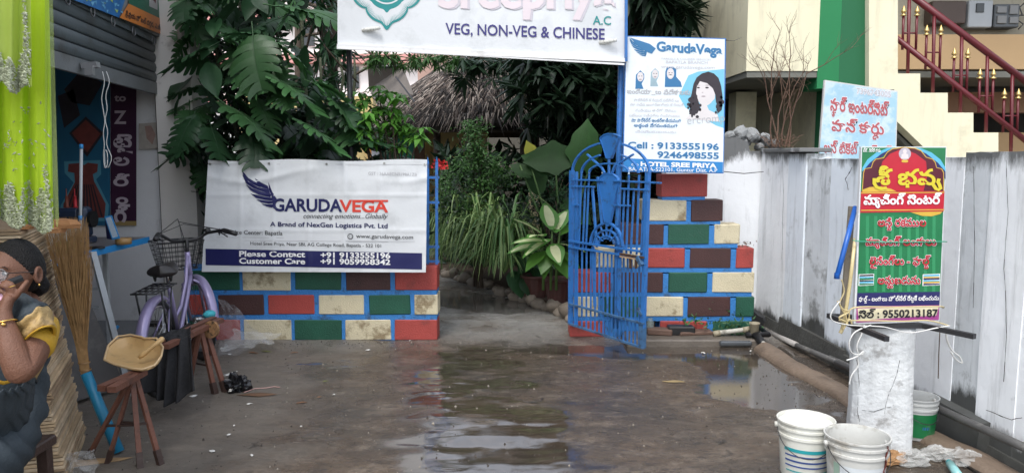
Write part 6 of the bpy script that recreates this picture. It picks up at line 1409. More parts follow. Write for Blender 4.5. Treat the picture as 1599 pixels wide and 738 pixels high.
m = MB(); q = at(1182, 505, 6.2); mb_ = [q + V(math.cos(a * .7) * .06 * (1 + .4 * math.sin(a * 3)), 0, math.sin(a * .7) * .09 * (1 + .4 * math.cos(a * 2))) for a in range(9)]; m.prism(mb_, (.03, .05, .01)); m.build('torn_rubber', M_BLACK, vp, fix=True)
tr_ = thing('steel_tray', 'shallow dark metal tray lying in the wet beneath the white pipe', 'tray')
m = MB(); c = at(1148, 531, 5.9); m.box(c.x - .13, c.x + .12, c.y - .05, c.y + .06, .012, .05, c=.01); m.build('tray', mat('dull_tray', (.12, .13, .14), .3, .2, 9, .1, metal=.5), tr_)
for i, (px, py, sx_, sy_, sz_, mm) in enumerate(((1063, 514, .11, .05, .07, M_BLACK), (1030, 520, .10, .06, .05, mat('brown_slab', (.12, .07, .05), .7, .2, 8, .5)), (1085, 526, .14, .05, .03, mat('brown_slab', (.12, .07, .05), .7)))):
    t = thing('broken_block', ('broken black tile leaning against the pier foot', 'reddish brown rubble piece beside the gate foot', 'flat brown slab lying on the step before the pier')[i], 'rubble'); m = MB(); q = at(px, py, 6.08); m.box(-sx_, sx_, -sy_, sy_, 0, sz_, c=.008)
    m.v = [(x * (1 + .1 * noise.noise(Vector((z * 20, y * 9, i)))), y, z + .006 * noise.noise(Vector((x * 9, y * 9, i)))) for x, y, z in m.v]; o = m.build('piece', mm, t); t.location = (q.x, q.y, .055); t.rotation_euler = (0, 0, rnd.uniform(-.2, .2))
gj = thing('glass_jar', 'small clear jar standing in the gap of the pier foot', 'jar'); q = at(1015, 524, 6.12); m = MB(); m.lathe([(.001, 0), (.03, 0), (.032, .01), (.032, .09), (.02, .105), (.02, .12), (.001, .12)], V(q.x, q.y, .055), 14); m.build('glass', clear_mat('jar_glass', (.3, .35, .33), .4, .05), gj, True)
# ================================================================== leaves
def leafmat(name, col, tr=.25, rough=.42, var=.2, rn=.35): return mat(name, col, rough, var, 7, .12, 40, rnd_amt=rn, trans=tr, spec=.4)
L_DARK = leafmat('dark_climber_leaf', (.028, .078, .032)); L_MID = leafmat('mid_green_leaf', (.05, .135, .045)); L_BRIGHT = leafmat('bright_green_leaf', (.10, .26, .04), .35)
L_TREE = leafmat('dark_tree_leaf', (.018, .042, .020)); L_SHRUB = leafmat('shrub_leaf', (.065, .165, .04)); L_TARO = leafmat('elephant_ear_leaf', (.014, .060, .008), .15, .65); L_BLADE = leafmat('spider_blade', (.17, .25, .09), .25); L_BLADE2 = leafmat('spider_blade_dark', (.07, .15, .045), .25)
L_YEL = leafmat('yellow_leaf', (.35, .36, .03), .35); BARK = mat('brown_bark', (.07, .05, .035), .9, .25, 9, .9, 30); DEADW = mat('dead_brown_twig', (.13, .075, .05), .85, .2, 12, .4)
STEM = mat('green_stem', (.05, .1, .02), .7)
def split_leaf(L, W, lobes, droop, seed, name, m_):
    """pinnately split climber leaf lying along +x, hanging down toward the tip"""
    r_ = random.Random(seed); mb = MB()
    def mid(t): a = droop * t; return V(L * t * (1 - .12 * droop * t), 0, -L * .45 * droop * t * t)
    for sgn in (-1, 1):
        for k in range(lobes):
            t0 = .02 + .93 * k / lobes; t1 = t0 + .93 / lobes; w_ = W * math.sin(math.pi * min(1, (t0 + .16) / 1.18) ** .8) ** .75 * r_.uniform(.88, 1.06)
            a = mid(t0); b = mid(t1); sweep = L * .16 * (.3 + t0); dr = r_.uniform(.25, .5)
            def P(u, s_):  # u along lobe, s across
                base_ = a.lerp(b, s_); taper = 1 - .32 * max(0, u - .6) / .4
                cc = a.lerp(b, .5); base_ = cc + (base_ - cc) * (taper if u < .98 else .38)
                return base_ + V(sweep * u * u, sgn * w_ * u, w_ * (.18 * u - dr * u * u)) + V(0, 0, -.004 * abs(s_ - .5))
            us = (0, .35, .72, .93, 1.0); vs = [P(u, s_) for u in us for s_ in (0, .5, 1)]
            f = []
            for i in range(4):
                for j in range(2):
                    q = (i * 3 + j, i * 3 + j + 1, (i + 1) * 3 + j + 1, (i + 1) * 3 + j); f.append(q if sgn < 0 else q[::-1])
            mb.add(vs, f)
    # midrib web
    pts = [mid(i / 8) for i in range(9)]
    for i in range(8):
        w_ = .012 + .03 * W / .2; a, b = pts[i], pts[i + 1]; mb.add([a + V(0, -w_, -.002), a + V(0, w_, -.002), b + V(0, w_, -.002), b + V(0, -w_, -.002)], [(0, 3, 2, 1)])
    mb.tube([V(-L * .25, 0, L * .05)] + pts[:7], [.006, .005, .005, .004, .004, .003, .002, .0015], 4, caps=False)
    return mb.mesh(name, m_, True)
def oval_leaf(L, W, droop, name, m_, fold=.25, n=6, notch=0.0, wav=0.0, mats=None):
    mb = MB(); vs = []
    for i in range(n + 1):
        t = i / n; w_ = W * math.sin(math.pi * (t * .97 + .03) ** .85) * (1 + wav * math.sin(t * 19)); c = V(L * t, 0, -L * .5 * droop * t * t)
        if i == n: w_ = 0.001
        back = notch * L * (1 - t) * .4
        vs += [c + V(-back, -w_, w_ * fold - w_ * droop * .3), c + V(0, -w_ * .5, w_ * fold * .4), c, c + V(0, w_ * .5, w_ * fold * .4), c + V(-back, w_, w_ * fold - w_ * droop * .3)]
    fs = [(i * 5 + j, i * 5 + j + 1, (i + 1) * 5 + j + 1, (i + 1) * 5 + j) for i in range(n) for j in range(4)]
    mb.add(vs, fs)
    if mats: mb.m = [1 if j in (1, 2) and 0 < i < n - 1 else 0 for i in range(n) for j in range(4)]
    return mb.mesh(name, mats or m_, True)
def put(me, par, p, az, pitch, s, roll=0.0, name='leaf'):
    o = link(name, me, par); o.matrix_local = Matrix.Translation(p) @ Matrix.Rotation(az, 4, 'Z') @ Matrix.Rotation(-pitch, 4, 'Y') @ Matrix.Rotation(roll, 4, 'X') @ Matrix.Scale(s, 4); return o
def raw_leaves(mb, pts, size, r_, n=1, ratio=.42, face=None):
    for p in pts:
        for _ in range(n):
            d = V(r_.gauss(0, 1), r_.gauss(0, 1) - (.5 if face else 0), r_.gauss(-.25, .8)).normalized(); L = size * r_.uniform(.6, 1.25)
            up = V(r_.gauss(0, .5), r_.gauss(0, .5) - .3, 1); sdir = d.cross(up).normalized() * L * ratio
            q = Vector(p); n_ = d.cross(sdir).normalized() * L * .09
            mb.add([q, q + d * L * .5 + sdir * .5 + n_, q + d * L, q + d * L * .5 - sdir * .5 + n_], [(0, 1, 2), (0, 2, 3)])
# ---- split leaf climbers on the left
SL = [split_leaf(.42, .19, 6, .5, 1, 'leaf', L_DARK), split_leaf(.48, .21, 7, .8, 2, 'leaf', L_MID), split_leaf(.38, .18, 6, .35, 3, 'leaf', L_DARK), split_leaf(.46, .17, 8, .6, 4, 'leaf', L_MID)]
OV = [oval_leaf(.26, .075, .5, 'leaf', L_TREE), oval_leaf(.22, .06, .8, 'leaf', L_DARK), oval_leaf(.30, .09, .3, 'leaf', L_DARK)]
def climber(label, x0, x1, y0, y1, Y0, Y1, n, seed, hero=()):
    t = thing('split_leaf_climber', label, 'plant', (0, 0, 0), 0, 'split leaf climbers above the long banner'); r_ = random.Random(seed)
    for k in range(3):
        xx = x0 + (x1 - x0) * (k + .5) / 3; m = MB(); pts = [V(at(xx + r_.uniform(-8, 8), 600, Y1 + .1).x, Y1 + .1, 0)] + [at(xx + r_.uniform(-10, 10), y1 + (y0 - 60 - y1) * j / 5, Y1 + .1) for j in range(6)]; m.tube(pts, [.022, .02, .02, .018, .016, .014, .01], 7); m.build('trunk', mat('climber_stem', (.075, .085, .05), .8, .2, 9, .6), t, True)
    for px, py, Y, az, pi_, s, k in hero: put(SL[k], t, at(px, py, Y), R(az), R(pi_), s, R(r_.uniform(-25, 25)))
    for i in range(n):
        px = r_.uniform(x0, x1); py = r_.uniform(y0, y1); Y = r_.uniform(Y0, Y1); az = r_.choice((r_.uniform(-150, -30), r_.uniform(-200, 20)))
        if i % 5 < 3: put(SL[r_.randrange(4)], t, at(px, py, Y), R(az), R(r_.uniform(-60, 5)), r_.uniform(.6, .95), R(r_.uniform(-40, 40)))
        else: put(OV[r_.randrange(3)], t, at(px, py, Y), R(az), R(r_.uniform(-75, 0)), r_.uniform(.7, 1.3), R(r_.uniform(-40, 40)))
    return t
climber('dark climber with large split leaves beside the shop column', 280, 390, -60, 262, 6.2, 6.9, 62, 1,
    [(325, 75, 6.15, 200, -20, 1.0, 0), (395, 55, 6.1, -75, -50, 1.05, 1), (410, 75, 6.15, -110, -45, .9, 1), (345, 160, 6.2, -20, -25, 1.1, 3), (300, 230, 6.1, 190, -20, .8, 0), (330, 200, 6.1, -50, -40, .9, 2), (300, 185, 6.15, -120, -50, .8, 0)])
climber('dark climber with large split leaves above the middle of the long banner', 385, 490, -60, 258, 6.25, 6.95, 56, 2,
    [(435, 72, 6.1, -15, -28, 1.05, 3), (420, 118, 6.05, -12, -22, 1.15, 3), (460, 185, 6.05, -14, -20, 1.1, 3), (355, 165, 6.1, -15, -22, 1.1, 1), (470, 15, 6.2, -5, -5, 1.0, 1), (395, 205, 6.1, -70, -50, .9, 2), (430, 10, 6.2, -10, 0, .9, 3)])
climber('dark climber with large split leaves near the green door', 500, 560, 150, 258, 6.3, 7.1, 22, 3,
    [(505, 145, 6.15, -25, -30, .9, 3), (530, 160, 6.2, -50, -35, .8, 2), (545, 215, 6.2, -10, 0, .85, 0), (540, 228, 6.25, 10, 5, .8, 0), (490, 130, 6.2, -10, -10, .8, 1)])
# dark filling mass behind them
def mass(name, label, cat, boxes, size, m_, seed, face=None, ratio=.42, par=None, group=None):
    r_ = random.Random(seed); mb = MB()
    for x0, x1, y0, y1, Y0, Y1, n in boxes:
        raw_leaves(mb, [at(r_.uniform(x0, x1), r_.uniform(y0, y1), r_.uniform(Y0, Y1)) for _ in range(n)], size, r_, 1, ratio, face)
    o = mb.build(name, m_, par); o['kind'] = 'stuff'
    if label: tag(o, label, cat, group)
    return o
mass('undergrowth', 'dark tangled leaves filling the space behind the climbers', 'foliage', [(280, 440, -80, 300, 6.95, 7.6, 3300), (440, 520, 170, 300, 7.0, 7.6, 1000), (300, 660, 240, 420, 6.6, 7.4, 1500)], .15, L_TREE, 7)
# ---- bright green small tree in front of the green door
def branchy(name, label, cat, base_, tips, m_, sz, per, seed, spread=.12, th=.02, whorl=True, group=None):
    t = thing(name, label, cat, (0, 0, 0), 0, group); r_ = random.Random(seed); mbw = MB(); mbl = MB(); b = Vector(base_)
    for tp_ in tips:
        tp_ = Vector(tp_); mid_ = b.lerp(tp_, .55) + V(r_.uniform(-.1, .1), r_.uniform(-.1, .1), .12); mbw.tube([b, b.lerp(mid_, .5) + V(0, 0, .03), mid_, tp_], [th, th * .8, th * .55, th * .25], 5, caps=False)
        for k in range(per):
            c = tp_ + V(r_.gauss(0, spread), r_.gauss(0, spread), r_.gauss(0, spread * .6))
            mbw.tube([tp_, c], .003, 3, caps=False)
            if whorl:
                for j in range(7):
                    a = 2 * math.pi * j / 7 + r_.uniform(-.3, .3); d = V(math.cos(a), math.sin(a), r_.uniform(-.6, .15)).normalized(); L = sz * r_.uniform(.7, 1.2); sd_ = d.cross(V(0, 0, 1)).normalized() * L * .2; f_ = V(0, 0, L * .05)
                    mbl.add([c, c + d * L * .45 + sd_ + f_, c + d * L - V(0, 0, L * .25), c + d * L * .45 - sd_ + f_, c + d * L * .5], [(0, 1, 4), (1, 2, 4), (4, 2, 3), (0, 4, 3)])
            else: raw_leaves(mbl, [c + V(r_.gauss(0, .03), r_.gauss(0, .03), r_.gauss(0, .03)) for _ in range(6)], sz, r_)
    mbw.build('trunk', BARK, t, True); o = mbl.build('crown', m_, t, True); o['kind'] = 'stuff'; return t
r5 = random.Random(9)
branchy('bright_sapling', 'bright green leafy sapling above the right end of the long banner', 'tree', V(-.95, 6.6, .0), [at(x, y, 6.35 + r5.uniform(-.15, .15)) for x, y in ((565, 150), (590, 140), (610, 160), (600, 180), (575, 175), (620, 195), (600, 205), (570, 215), (640, 205), (625, 225), (560, 195), (650, 215), (590, 160), (612, 175))], L_BRIGHT, .125, 4, 4, .055)
# ---- tall shrub with small leaves
def shrub(name, label, c, rx, rz, n, m_, sz, seed, ry=None, group=None):
    t = thing(name, label, 'shrub', (0, 0, 0), 0, group); r_ = random.Random(seed); mb = MB(); pts = []; ry = ry or rx
    cl = [V(r_.gauss(0, .5), r_.gauss(0, .5), r_.gauss(0, .55)) for _ in range(34)]
    for _ in range(n):
        q = r_.choice(cl); d = V(r_.gauss(0, .17), r_.gauss(0, .17), r_.gauss(0, .14)) + q
        if d.length > 1.25: continue
        pts.append(V(c[0] + d.x * rx, c[1] + d.y * ry, max(.05, c[2] + d.z * rz)))
    raw_leaves(mb, pts, sz, r_); o = mb.build('foliage', m_, t); o['kind'] = 'stuff'
    m = MB()
    for k in range(6): m.tube([V(c[0] + r_.uniform(-.05, .05), c[1], 0), V(c[0] + r_.uniform(-.15, .15) * rx, c[1], c[2]), V(c[0] + r_.uniform(-.6, .6) * rx, c[1] + r_.uniform(-.3, .3) * ry, c[2] + rz * .8)], [.012, .009, .004], 5, caps=False)
    m.build('stems', BARK, t, True); return t
c = at(745, 272, 8.6); shrub('leafy_shrub', 'tall green shrub with small leaves in front of the thatched hut', c, .40, .50, 4600, L_SHRUB, .055, 3)
c = at(748, 330, 8.5); shrub('leafy_shrub.001', 'lower dark part shrub growing below the tall small leaved one', c, .5, .38, 2200, L_TREE, .06, 4)
c = at(865, 315, 8.2); shrub('leafy_shrub.002', 'dark feathery shrub between the elephant ear and the pale striped plant', c, .35, .32, 2200, L_DARK, .05, 6)
c = at(860, 345, 7.9); shrub('leafy_shrub.003', 'low dark ground plant behind the terracotta pots', c, .6, .25, 1700, L_TREE, .07, 8)
# ---- striped spider plants
def blades(name, label, c, r_out, h, n, seed, w_=.011):
    t = thing(name, label, 'plant', (0, 0, 0), 0, 'striped spider plants along the drive'); r_ = random.Random(seed); A_ = MB(); B_ = MB(); c = Vector(c)
    for k in range(n):
        a = r_.uniform(0, 6.283); L = r_out * r_.uniform(.35, 1.15); hh = h * r_.uniform(.35, 1.15) * (1.3 if k % 7 == 0 else 1); d = V(math.cos(a), math.sin(a), 0); s_ = V(-d.y, d.x, 0); vs = []; r_d = r_.uniform(.6, 2.2)
        for i in range(7):
            u = i / 6; p = c + d * (L * (u ** 1.15)) + V(0, 0, hh * math.sin(math.pi * min(1, u * .62 + .02)) * 1.0 - hh * r_d * max(0, u - .5) ** 1.3 + .04); p.z = max(p.z, .03); ww = w_ * (1 - u ** 2) * 1.0 + .0012
            vs += [p - s_ * ww + V(0, 0, ww * .5), p, p + s_ * ww + V(0, 0, ww * .5)]
        (A_ if r_.random() < .6 else B_).add(vs, [(i * 3 + j, i * 3 + j + 1, (i + 1) * 3 + j + 1, (i + 1) * 3 + j) for i in range(6) for j in range(2)])
    o = A_.build('pale_blades', L_BLADE, t, True); o['kind'] = 'stuff'; o = B_.build('green_blades', L_BLADE2, t, True); o['kind'] = 'stuff'; return t
for i, (px, py, Y, s_, l_) in enumerate(((700, 400, 9.2, .5, 'spider plant nearest the blue railing end'), (735, 385, 9.0, .55, 'spider plant behind the two front clumps'), (757, 418, 8.5, .6, 'largest arching spider plant in the middle of the row'), (788, 425, 8.1, .58, 'arching spider plant closest to the stones'), (720, 425, 8.9, .42, 'low spider plant at the left of the row by the drive'), (790, 390, 8.7, .5, 'spider plant behind the broad leaf plant'))):
    q = at(px, py, Y - .5); Y -= .5; blades('spider_plant' if i == 0 else 'spider_plant.%03d' % i, 'striped ' + l_, V(q.x, Y, .26), s_ * .95, .62, 240, 20 + i, .013)
# ---- dumb cane with pale striped leaves, heart leaves
DC = oval_leaf(.30, .085, .45, 'leaf', None, .3, 8, mats=[leafmat('cane_green_margin', (.10, .26, .05), .3), leafmat('cane_cream_centre', (.62, .66, .38), .3)]); DC2 = oval_leaf(.26, .08, .5, 'leaf', L_BRIGHT, .3, 8)
dc = thing('dumb_cane', 'dumb cane plant with cream streaked green leaves beside the open gate', 'plant'); r_ = random.Random(8)
cc = at(857, 392, 7.0)
for k, (dx, dz, az, pi_, s, me) in enumerate(((-.06, .20, 150, 35, 1.05, DC), (.02, .25, 100, 55, 1.0, DC), (-.02, .14, 190, 10, 1.0, DC), (-.08, .10, 200, 0, .95, DC), (.02, .16, -150, -15, 1.0, DC), (.06, .22, 60, 50, .95, DC), (.03, .12, -80, -20, .9, DC), (.08, .12, -30, 0, .9, DC), (-.04, .05, 215, -25, .9, DC2), (.05, .03, -50, -40, .9, DC2), (0, .06, -110, -35, .9, DC2), (.10, .04, -10, -25, .8, DC2), (-.05, .19, -120, 15, .9, DC), (.10, .2, 30, 35, .9, DC2), (0, .02, 240, -50, .8, DC2))):
    put(me, dc, cc + V(dx, r_.uniform(-.05, .05), dz - .05), R(az), R(pi_), s * 1.12, R(r_.uniform(-20, 20)))
m = MB()
for dx in (-.05, .02, .07): m.tube([V(cc.x + dx, cc.y, .25), cc + V(dx, 0, -.1), cc + V(dx * 1.5, 0, .22)], [.014, .014, .008], 6)
m.build('stem', STEM, dc, True)
HL_ = oval_leaf(.24, .11, .6, 'leaf', L_DARK, .2, 8, .25)
hp = thing('heart_leaf_plant', 'dark heart leaved plant trailing beside the spider plants', 'plant')
for k in range(26): put(HL_, hp, at(r_.uniform(805, 850), r_.uniform(370, 440), r_.uniform(7.5, 7.9)), R(r_.uniform(-150, -30)), R(r_.uniform(-60, -5)), r_.uniform(.6, 1.0), R(r_.uniform(-30, 30)))
m = MB(); m.tube([V(at(815, 440, 7.8).x, 7.8, 0), at(815, 400, 7.8), at(825, 340, 7.8)], .008, 5); m.build('stem', STEM, hp, True)
# ---- elephant ears
EE = oval_leaf(.78, .27, .28, 'leaf', L_TARO, .30, 22, .22, .09); EY = oval_leaf(.55, .16, .2, 'leaf', L_YEL, .25, 12, .2, .09)
ee = thing('elephant_ear', 'elephant ear plant with broad wavy leaves beside the thatched hut', 'plant')
q0 = at(880, 330, 8.0)
for px, py, Y, az, pi_, s, ro, me in ((868, 268, 7.7, 172, 12, .58, -60, EE), (905, 262, 7.7, 155, 18, .62, -65, EE), (918, 268, 7.6, 80, 75, .70, 80, EE), (830, 262, 7.9, 110, 60, .55, 70, EY), (812, 258, 7.9, 160, 35, .42, -40, EE), (850, 300, 7.8, 100, 50, .5, 60, EE), (890, 300, 7.8, -60, -10, .55, 20, EE), (835, 285, 8.0, 95, 70, .6, 50, EE)):
    pass
def putd(me, par, p, D, N_, s):
    D = Vector(D).normalized(); N_ = Vector(N_); N_ = (N_ - D * N_.dot(D)).normalized(); Y_ = N_.cross(D); o = link('leaf', me, par)
    o.matrix_local = Matrix(((D.x * s, Y_.x * s, N_.x * s, p.x), (D.y * s, Y_.y * s, N_.y * s, p.y), (D.z * s, Y_.z * s, N_.z * s, p.z), (0, 0, 0, 1))); return o
for px, py, Y, D, N_, s, me in ((893, 246, 7.6, (-1, -.1, -.05), (0, -1, .35), .62, EE), (872, 262, 7.65, (-1, -.1, .35), (.1, -1, .2), .5, EE), (912, 266, 7.5, (.02, .1, 1), (-.5, -1, .1), .66, EE), (838, 262, 7.8, (-.35, .1, 1), (.2, -1, .2), .55, EY), (828, 274, 7.8, (-.9, 0, .55), (.3, -1, .5), .30, EE), (842, 300, 7.9, (-.3, 0, 1), (.3, -1, 0), .42, EE), (880, 318, 7.7, (.6, -.2, -.4), (0, -1, .5), .45, EE)):
    putd(me, ee, at(px, py, Y), D, N_, s)
m = MB()
for px, py in ((868, 268), (905, 262), (918, 268), (830, 262), (812, 258)): e_ = at(px, py, 7.8); m.tube([V(q0.x, 8, .1), V((q0.x + e_.x) / 2, 7.95, .8), e_], [.016, .014, .009], 6)
m.build('stalk', mat('green_stalk', (.06, .13, .03), .5), ee, True)
# ---- the big dark trees over the garden
ML = [oval_leaf(.26, .045, .55, 'leaf', L_TREE, .2, 5), oval_leaf(.22, .045, .3, 'leaf', L_TREE, .2, 5)]
def whorls(mb, pts, L0, r_, k=10, droop=.25):
    for p in pts:
        p = Vector(p); ax = V(r_.gauss(0, .5), r_.gauss(-.3, .4), r_.gauss(-.3, .5)).normalized(); u_ = ax.orthogonal().normalized(); v_ = ax.cross(u_)
        for j in range(k):
            a = 2 * math.pi * j / k + r_.uniform(-.25, .25); d = (u_ * math.cos(a) + v_ * math.sin(a) + ax * .35 + V(0, 0, -droop)).normalized(); L = L0 * r_.uniform(.7, 1.15); s_ = d.cross(V(.1, .2, 1)).normalized() * L * .12; n_ = d.cross(s_).normalized() * L * .04
            mb.add([p, p + d * L * .4 + s_ + n_, p + d * L + V(0, 0, -.15 * L), p + d * L * .4 - s_ + n_, p + d * L * .55], [(0, 1, 4), (1, 2, 4), (4, 2, 3), (0, 4, 3)])
def tree(name, label, basep, boxes, L0, seed, m_=None, th=.12, limbs=10):
    t = thing(name, label, 'tree'); r_ = random.Random(seed); mb = MB(); pts = []
    for x0, x1, y0, y1, Y0, Y1, n in boxes:
        for _ in range(n): pts.append(at(r_.uniform(x0, x1), r_.uniform(y0, y1), r_.uniform(Y0, Y1)))
    whorls(mb, pts, L0, r_); o = mb.build('crown', m_ or L_TREE, t, True); o['kind'] = 'stuff'
    b = Vector(basep); m = MB(); top_ = V(b.x, b.y, 3.6); m.tube([b, b + V(.05, 0, 1.2), b + V(-.05, .1, 2.4), top_], [th, th * .85, th * .7, th * .5], 10)
    for k in range(limbs):
        p = pts[r_.randrange(len(pts))]; a = b.lerp(top_, r_.uniform(.55, 1)); m.tube([a, a.lerp(p, .5) + V(0, 0, .2), p], [th * .35, th * .2, th * .06], 5, caps=False)
    m.build('trunk', BARK, t, True); return t
tree('garden_tree', 'dark long leaved tree hanging over the right side of the thatched roof', V(1.3, 8.6, 0), [(880, 985, 85, 320, 8.2, 9.6, 260), (800, 900, 85, 160, 8.0, 9.2, 70), (980, 1075, -60, 40, 7.5, 9.5, 120), (880, 990, 300, 420, 8.6, 9.6, 60), (915, 985, -120, 90, 8.2, 9.4, 80)], .30, 31)
tree('garden_tree.001', 'dark tree whose drooping leaves hang in front of the thatched roof peak', V(.25, 11.3, 0), [(720, 880, 90, 122, 9.3, 9.85, 44), (820, 880, 110, 200, 9.0, 9.7, 22), (862, 900, 150, 230, 8.9, 9.6, 20)], .24, 32)
tree('garden_tree.002', 'tree with small leaves seen under the left half of the overhead sign', V(-2.6, 9.6, 0), [(575, 720, 84, 104, 9.4, 9.9, 60)], .14, 33, L_SHRUB, .07)
tree('garden_tree.003', 'tree at the top left with leaves against the bright facade', V(-1.9, 8.4, 0), [(430, 520, -80, 30, 7.4, 8.6, 60), (490, 545, 60, 130, 7.4, 8.4, 20), (450, 530, 120, 180, 7.4, 8.4, 26)], .20, 34, L_DARK, .08)
# long bare hanging vine between the leaves
m = MB(); m.tube([at(600, 84, 6.6), at(612, 95, 6.6), at(618, 110, 6.6)], .006, 5); m.tube([at(505, 70, 6.6), at(530, 100, 6.6), at(560, 130, 6.6)], .007, 5); tag(m.build('hanging_vine', BARK, None, True), 'bare brown vines drooping under the sign box corner', 'vine')
# far green behind everything
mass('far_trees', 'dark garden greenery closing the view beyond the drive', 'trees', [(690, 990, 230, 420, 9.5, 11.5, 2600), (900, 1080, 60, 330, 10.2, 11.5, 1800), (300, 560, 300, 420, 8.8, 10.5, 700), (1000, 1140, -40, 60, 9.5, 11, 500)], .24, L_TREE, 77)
# ================================================================== thatched hut
hu = thing('thatched_hut', 'round garden hut with drooping dry palm thatch roof', 'hut')
hc_ = V(at(768, 205, 11.5).x, 11.9, 0); EZ = 1.90; AZ = 3.25; HR = 1.98
m = MB(); m.lathe([(.02, AZ - .06), (HR * .5, AZ - (AZ - EZ) * .52 - .05), (HR * .97, EZ - .02), (HR * .9, EZ - .09), (.02, AZ - .3)], hc_, 32); m.build('roof_core', mat('thatch_core', (.022, .018, .016), .95, .3, 9, .8, 40), hu, True)
r_ = random.Random(4); mbA, mbB, mbC = MB(), MB(), MB()
for k in range(7200):
    a = r_.uniform(math.pi, 2 * math.pi) if k % 5 else r_.uniform(0, 6.283); t = r_.random() ** .6; r0 = HR * t; z0 = AZ - (AZ - EZ) * t
    L = r_.uniform(.14, .34); da = r_.gauss(0, .22) ; sl_ = math.atan2(AZ - EZ, HR)
    rd = V(math.cos(a), math.sin(a), 0); td_ = V(-math.sin(a), math.cos(a), 0)
    d = (rd * math.cos(sl_) + V(0, 0, -math.sin(sl_)) + td_ * da + V(0, 0, r_.gauss(0, .07))).normalized(); nrm = rd * math.sin(sl_) + V(0, 0, math.cos(sl_))
    p = hc_ + rd * r0 + V(0, 0, z0) + nrm * r_.uniform(.0, .08); e = p + d * L; e.z -= .03 * (t > .85); s_ = td_ * r_.uniform(.005, .011)
    mb_ = (mbA, mbB, mbC)[0 if r_.random() < .24 else (1 if r_.random() < .62 else 2)]
    mb_.add([p - s_, p + s_, e, p + nrm * .008], [(0, 1, 3), (1, 2, 3), (2, 0, 3)])
for mb_, nm, cc_ in ((mbA, 'pale_thatch', (.34, .29, .25)), (mbB, 'dark_thatch', (.035, .03, .028)), (mbC, 'brown_thatch', (.12, .09, .075))):
    o = mb_.build(nm, mat(nm, cc_, .8, .2, 9, .1), hu); o['kind'] = 'stuff'
for k in range(8):
    a = 2 * math.pi * k / 8 + .3; p = hc_ + V(math.cos(a), math.sin(a), 0) * HR * .78; m = MB(); m.tube([V(p.x, p.y, 0), V(p.x, p.y, EZ + .2)], .05, 8); m.build('post', mat('dark_hut_post', (.05, .035, .025), .8), hu, True)
m = MB(); m.lathe([(HR * .86, EZ - .12), (HR * .9, EZ - .12), (HR * .9, EZ + .02), (HR * .86, EZ + .02), (HR * .86, EZ - .12)], hc_, 24); m.build('ring_beam', mat('dark_hut_post', (.05, .035, .025), .8), hu)
m = MB(); m.box(hc_.x - 1.3, hc_.x + 1.3, 12.3, 12.35, 0, .75); m.build('low_screen', mat('dim_screen', (.09, .07, .055), .9), hu)
pl2 = thing('cream_post', 'pale cream post standing beside the elephant ear plant', 'post'); m = MB(); q = at(832, 300, 9.4); m.box(q.x - .05, q.x + .09, 9.4, 9.54, 0, 1.45, c=.01); m.build('shaft', mat('post_plaster', (.42, .36, .24), .8), pl2)
vh = thing('garden_wall', 'dim garden wall closing the plot behind the hut', 'wall'); m = MB(); m.box(-4.5, 3.6, 14.5, 14.7, 0, 2.3); m.build('wall_face', mat('dim_garden_wall', (.12, .11, .09), .9, .2, 2, .3), vh)
# ================================================================== bed, stones, pots
m = MB()
edge = [g(892, 503), g(868, 490), g(830, 476), g(790, 462), g(750, 448), g(715, 438), g(690, 430)]
bed = [p + V(.05, .0, 0) for p in edge] + [V(-2.2, 10.6, 0), V(2.2, 10.6, 0), V(2.15, 6.45, 0), V(edge[0].x + .1, 6.45, 0)]
m.prism([p + V(0, 0, -.02) for p in bed], (0, 0, .10)); o = m.build('garden_bed', M_SOIL, None, fix=True); o['kind'] = 'structure'
r_ = random.Random(12); stn = []; ORD = 'first second third fourth fifth sixth seventh eighth ninth tenth eleventh twelfth thirteenth fourteenth fifteenth sixteenth seventeenth eighteenth nineteenth twentieth twenty-first twenty-second'.split()
for k in range(5):
    mb = MB(); n_ = 12
    def fs_(u, v, k=k):
        a = u * 2 * math.pi; b = (v - .5) * math.pi; d = V(math.cos(a) * math.cos(b), math.sin(a) * math.cos(b), math.sin(b)); r = 1 + .22 * noise.noise(d * 1.5 + V(k * 5, 0, 0)); return d * r
    mb.grid(fs_, 12, 8); stn.append(mb.mesh('edging_stone', M_STONE, True))
for i, t in enumerate([j / 21 for j in range(22)]):
    f = t * (len(edge) - 1); j = min(int(f), len(edge) - 2); p = edge[j].lerp(edge[j + 1], f - j); s_ = r_.uniform(.07, .11) * (1 - .25 * t)
    o = link('edging_stone' if i == 0 else 'edging_stone.%03d' % i, stn[i % 5]); o.location = p + V(r_.uniform(-.02, .04), r_.uniform(-.03, .05), s_ * .35 + (.04 if i % 3 == 1 else 0)); o.scale = (s_, s_ * .8, s_ * r_.uniform(.65, .9)); o.rotation_euler = (r_.uniform(-.3, .3), r_.uniform(-.3, .3), r_.uniform(0, 6))
    tag(o, ORD[i] + ' rounded brownish edging stone of the planted bed counted from the gate', 'stone', 'stones edging the garden bed')
POT = mat('maroon_pot', (.07, .022, .018), .6, .2, 7, .4, 40, dirt=(.05, .04, .035), damt=.6)
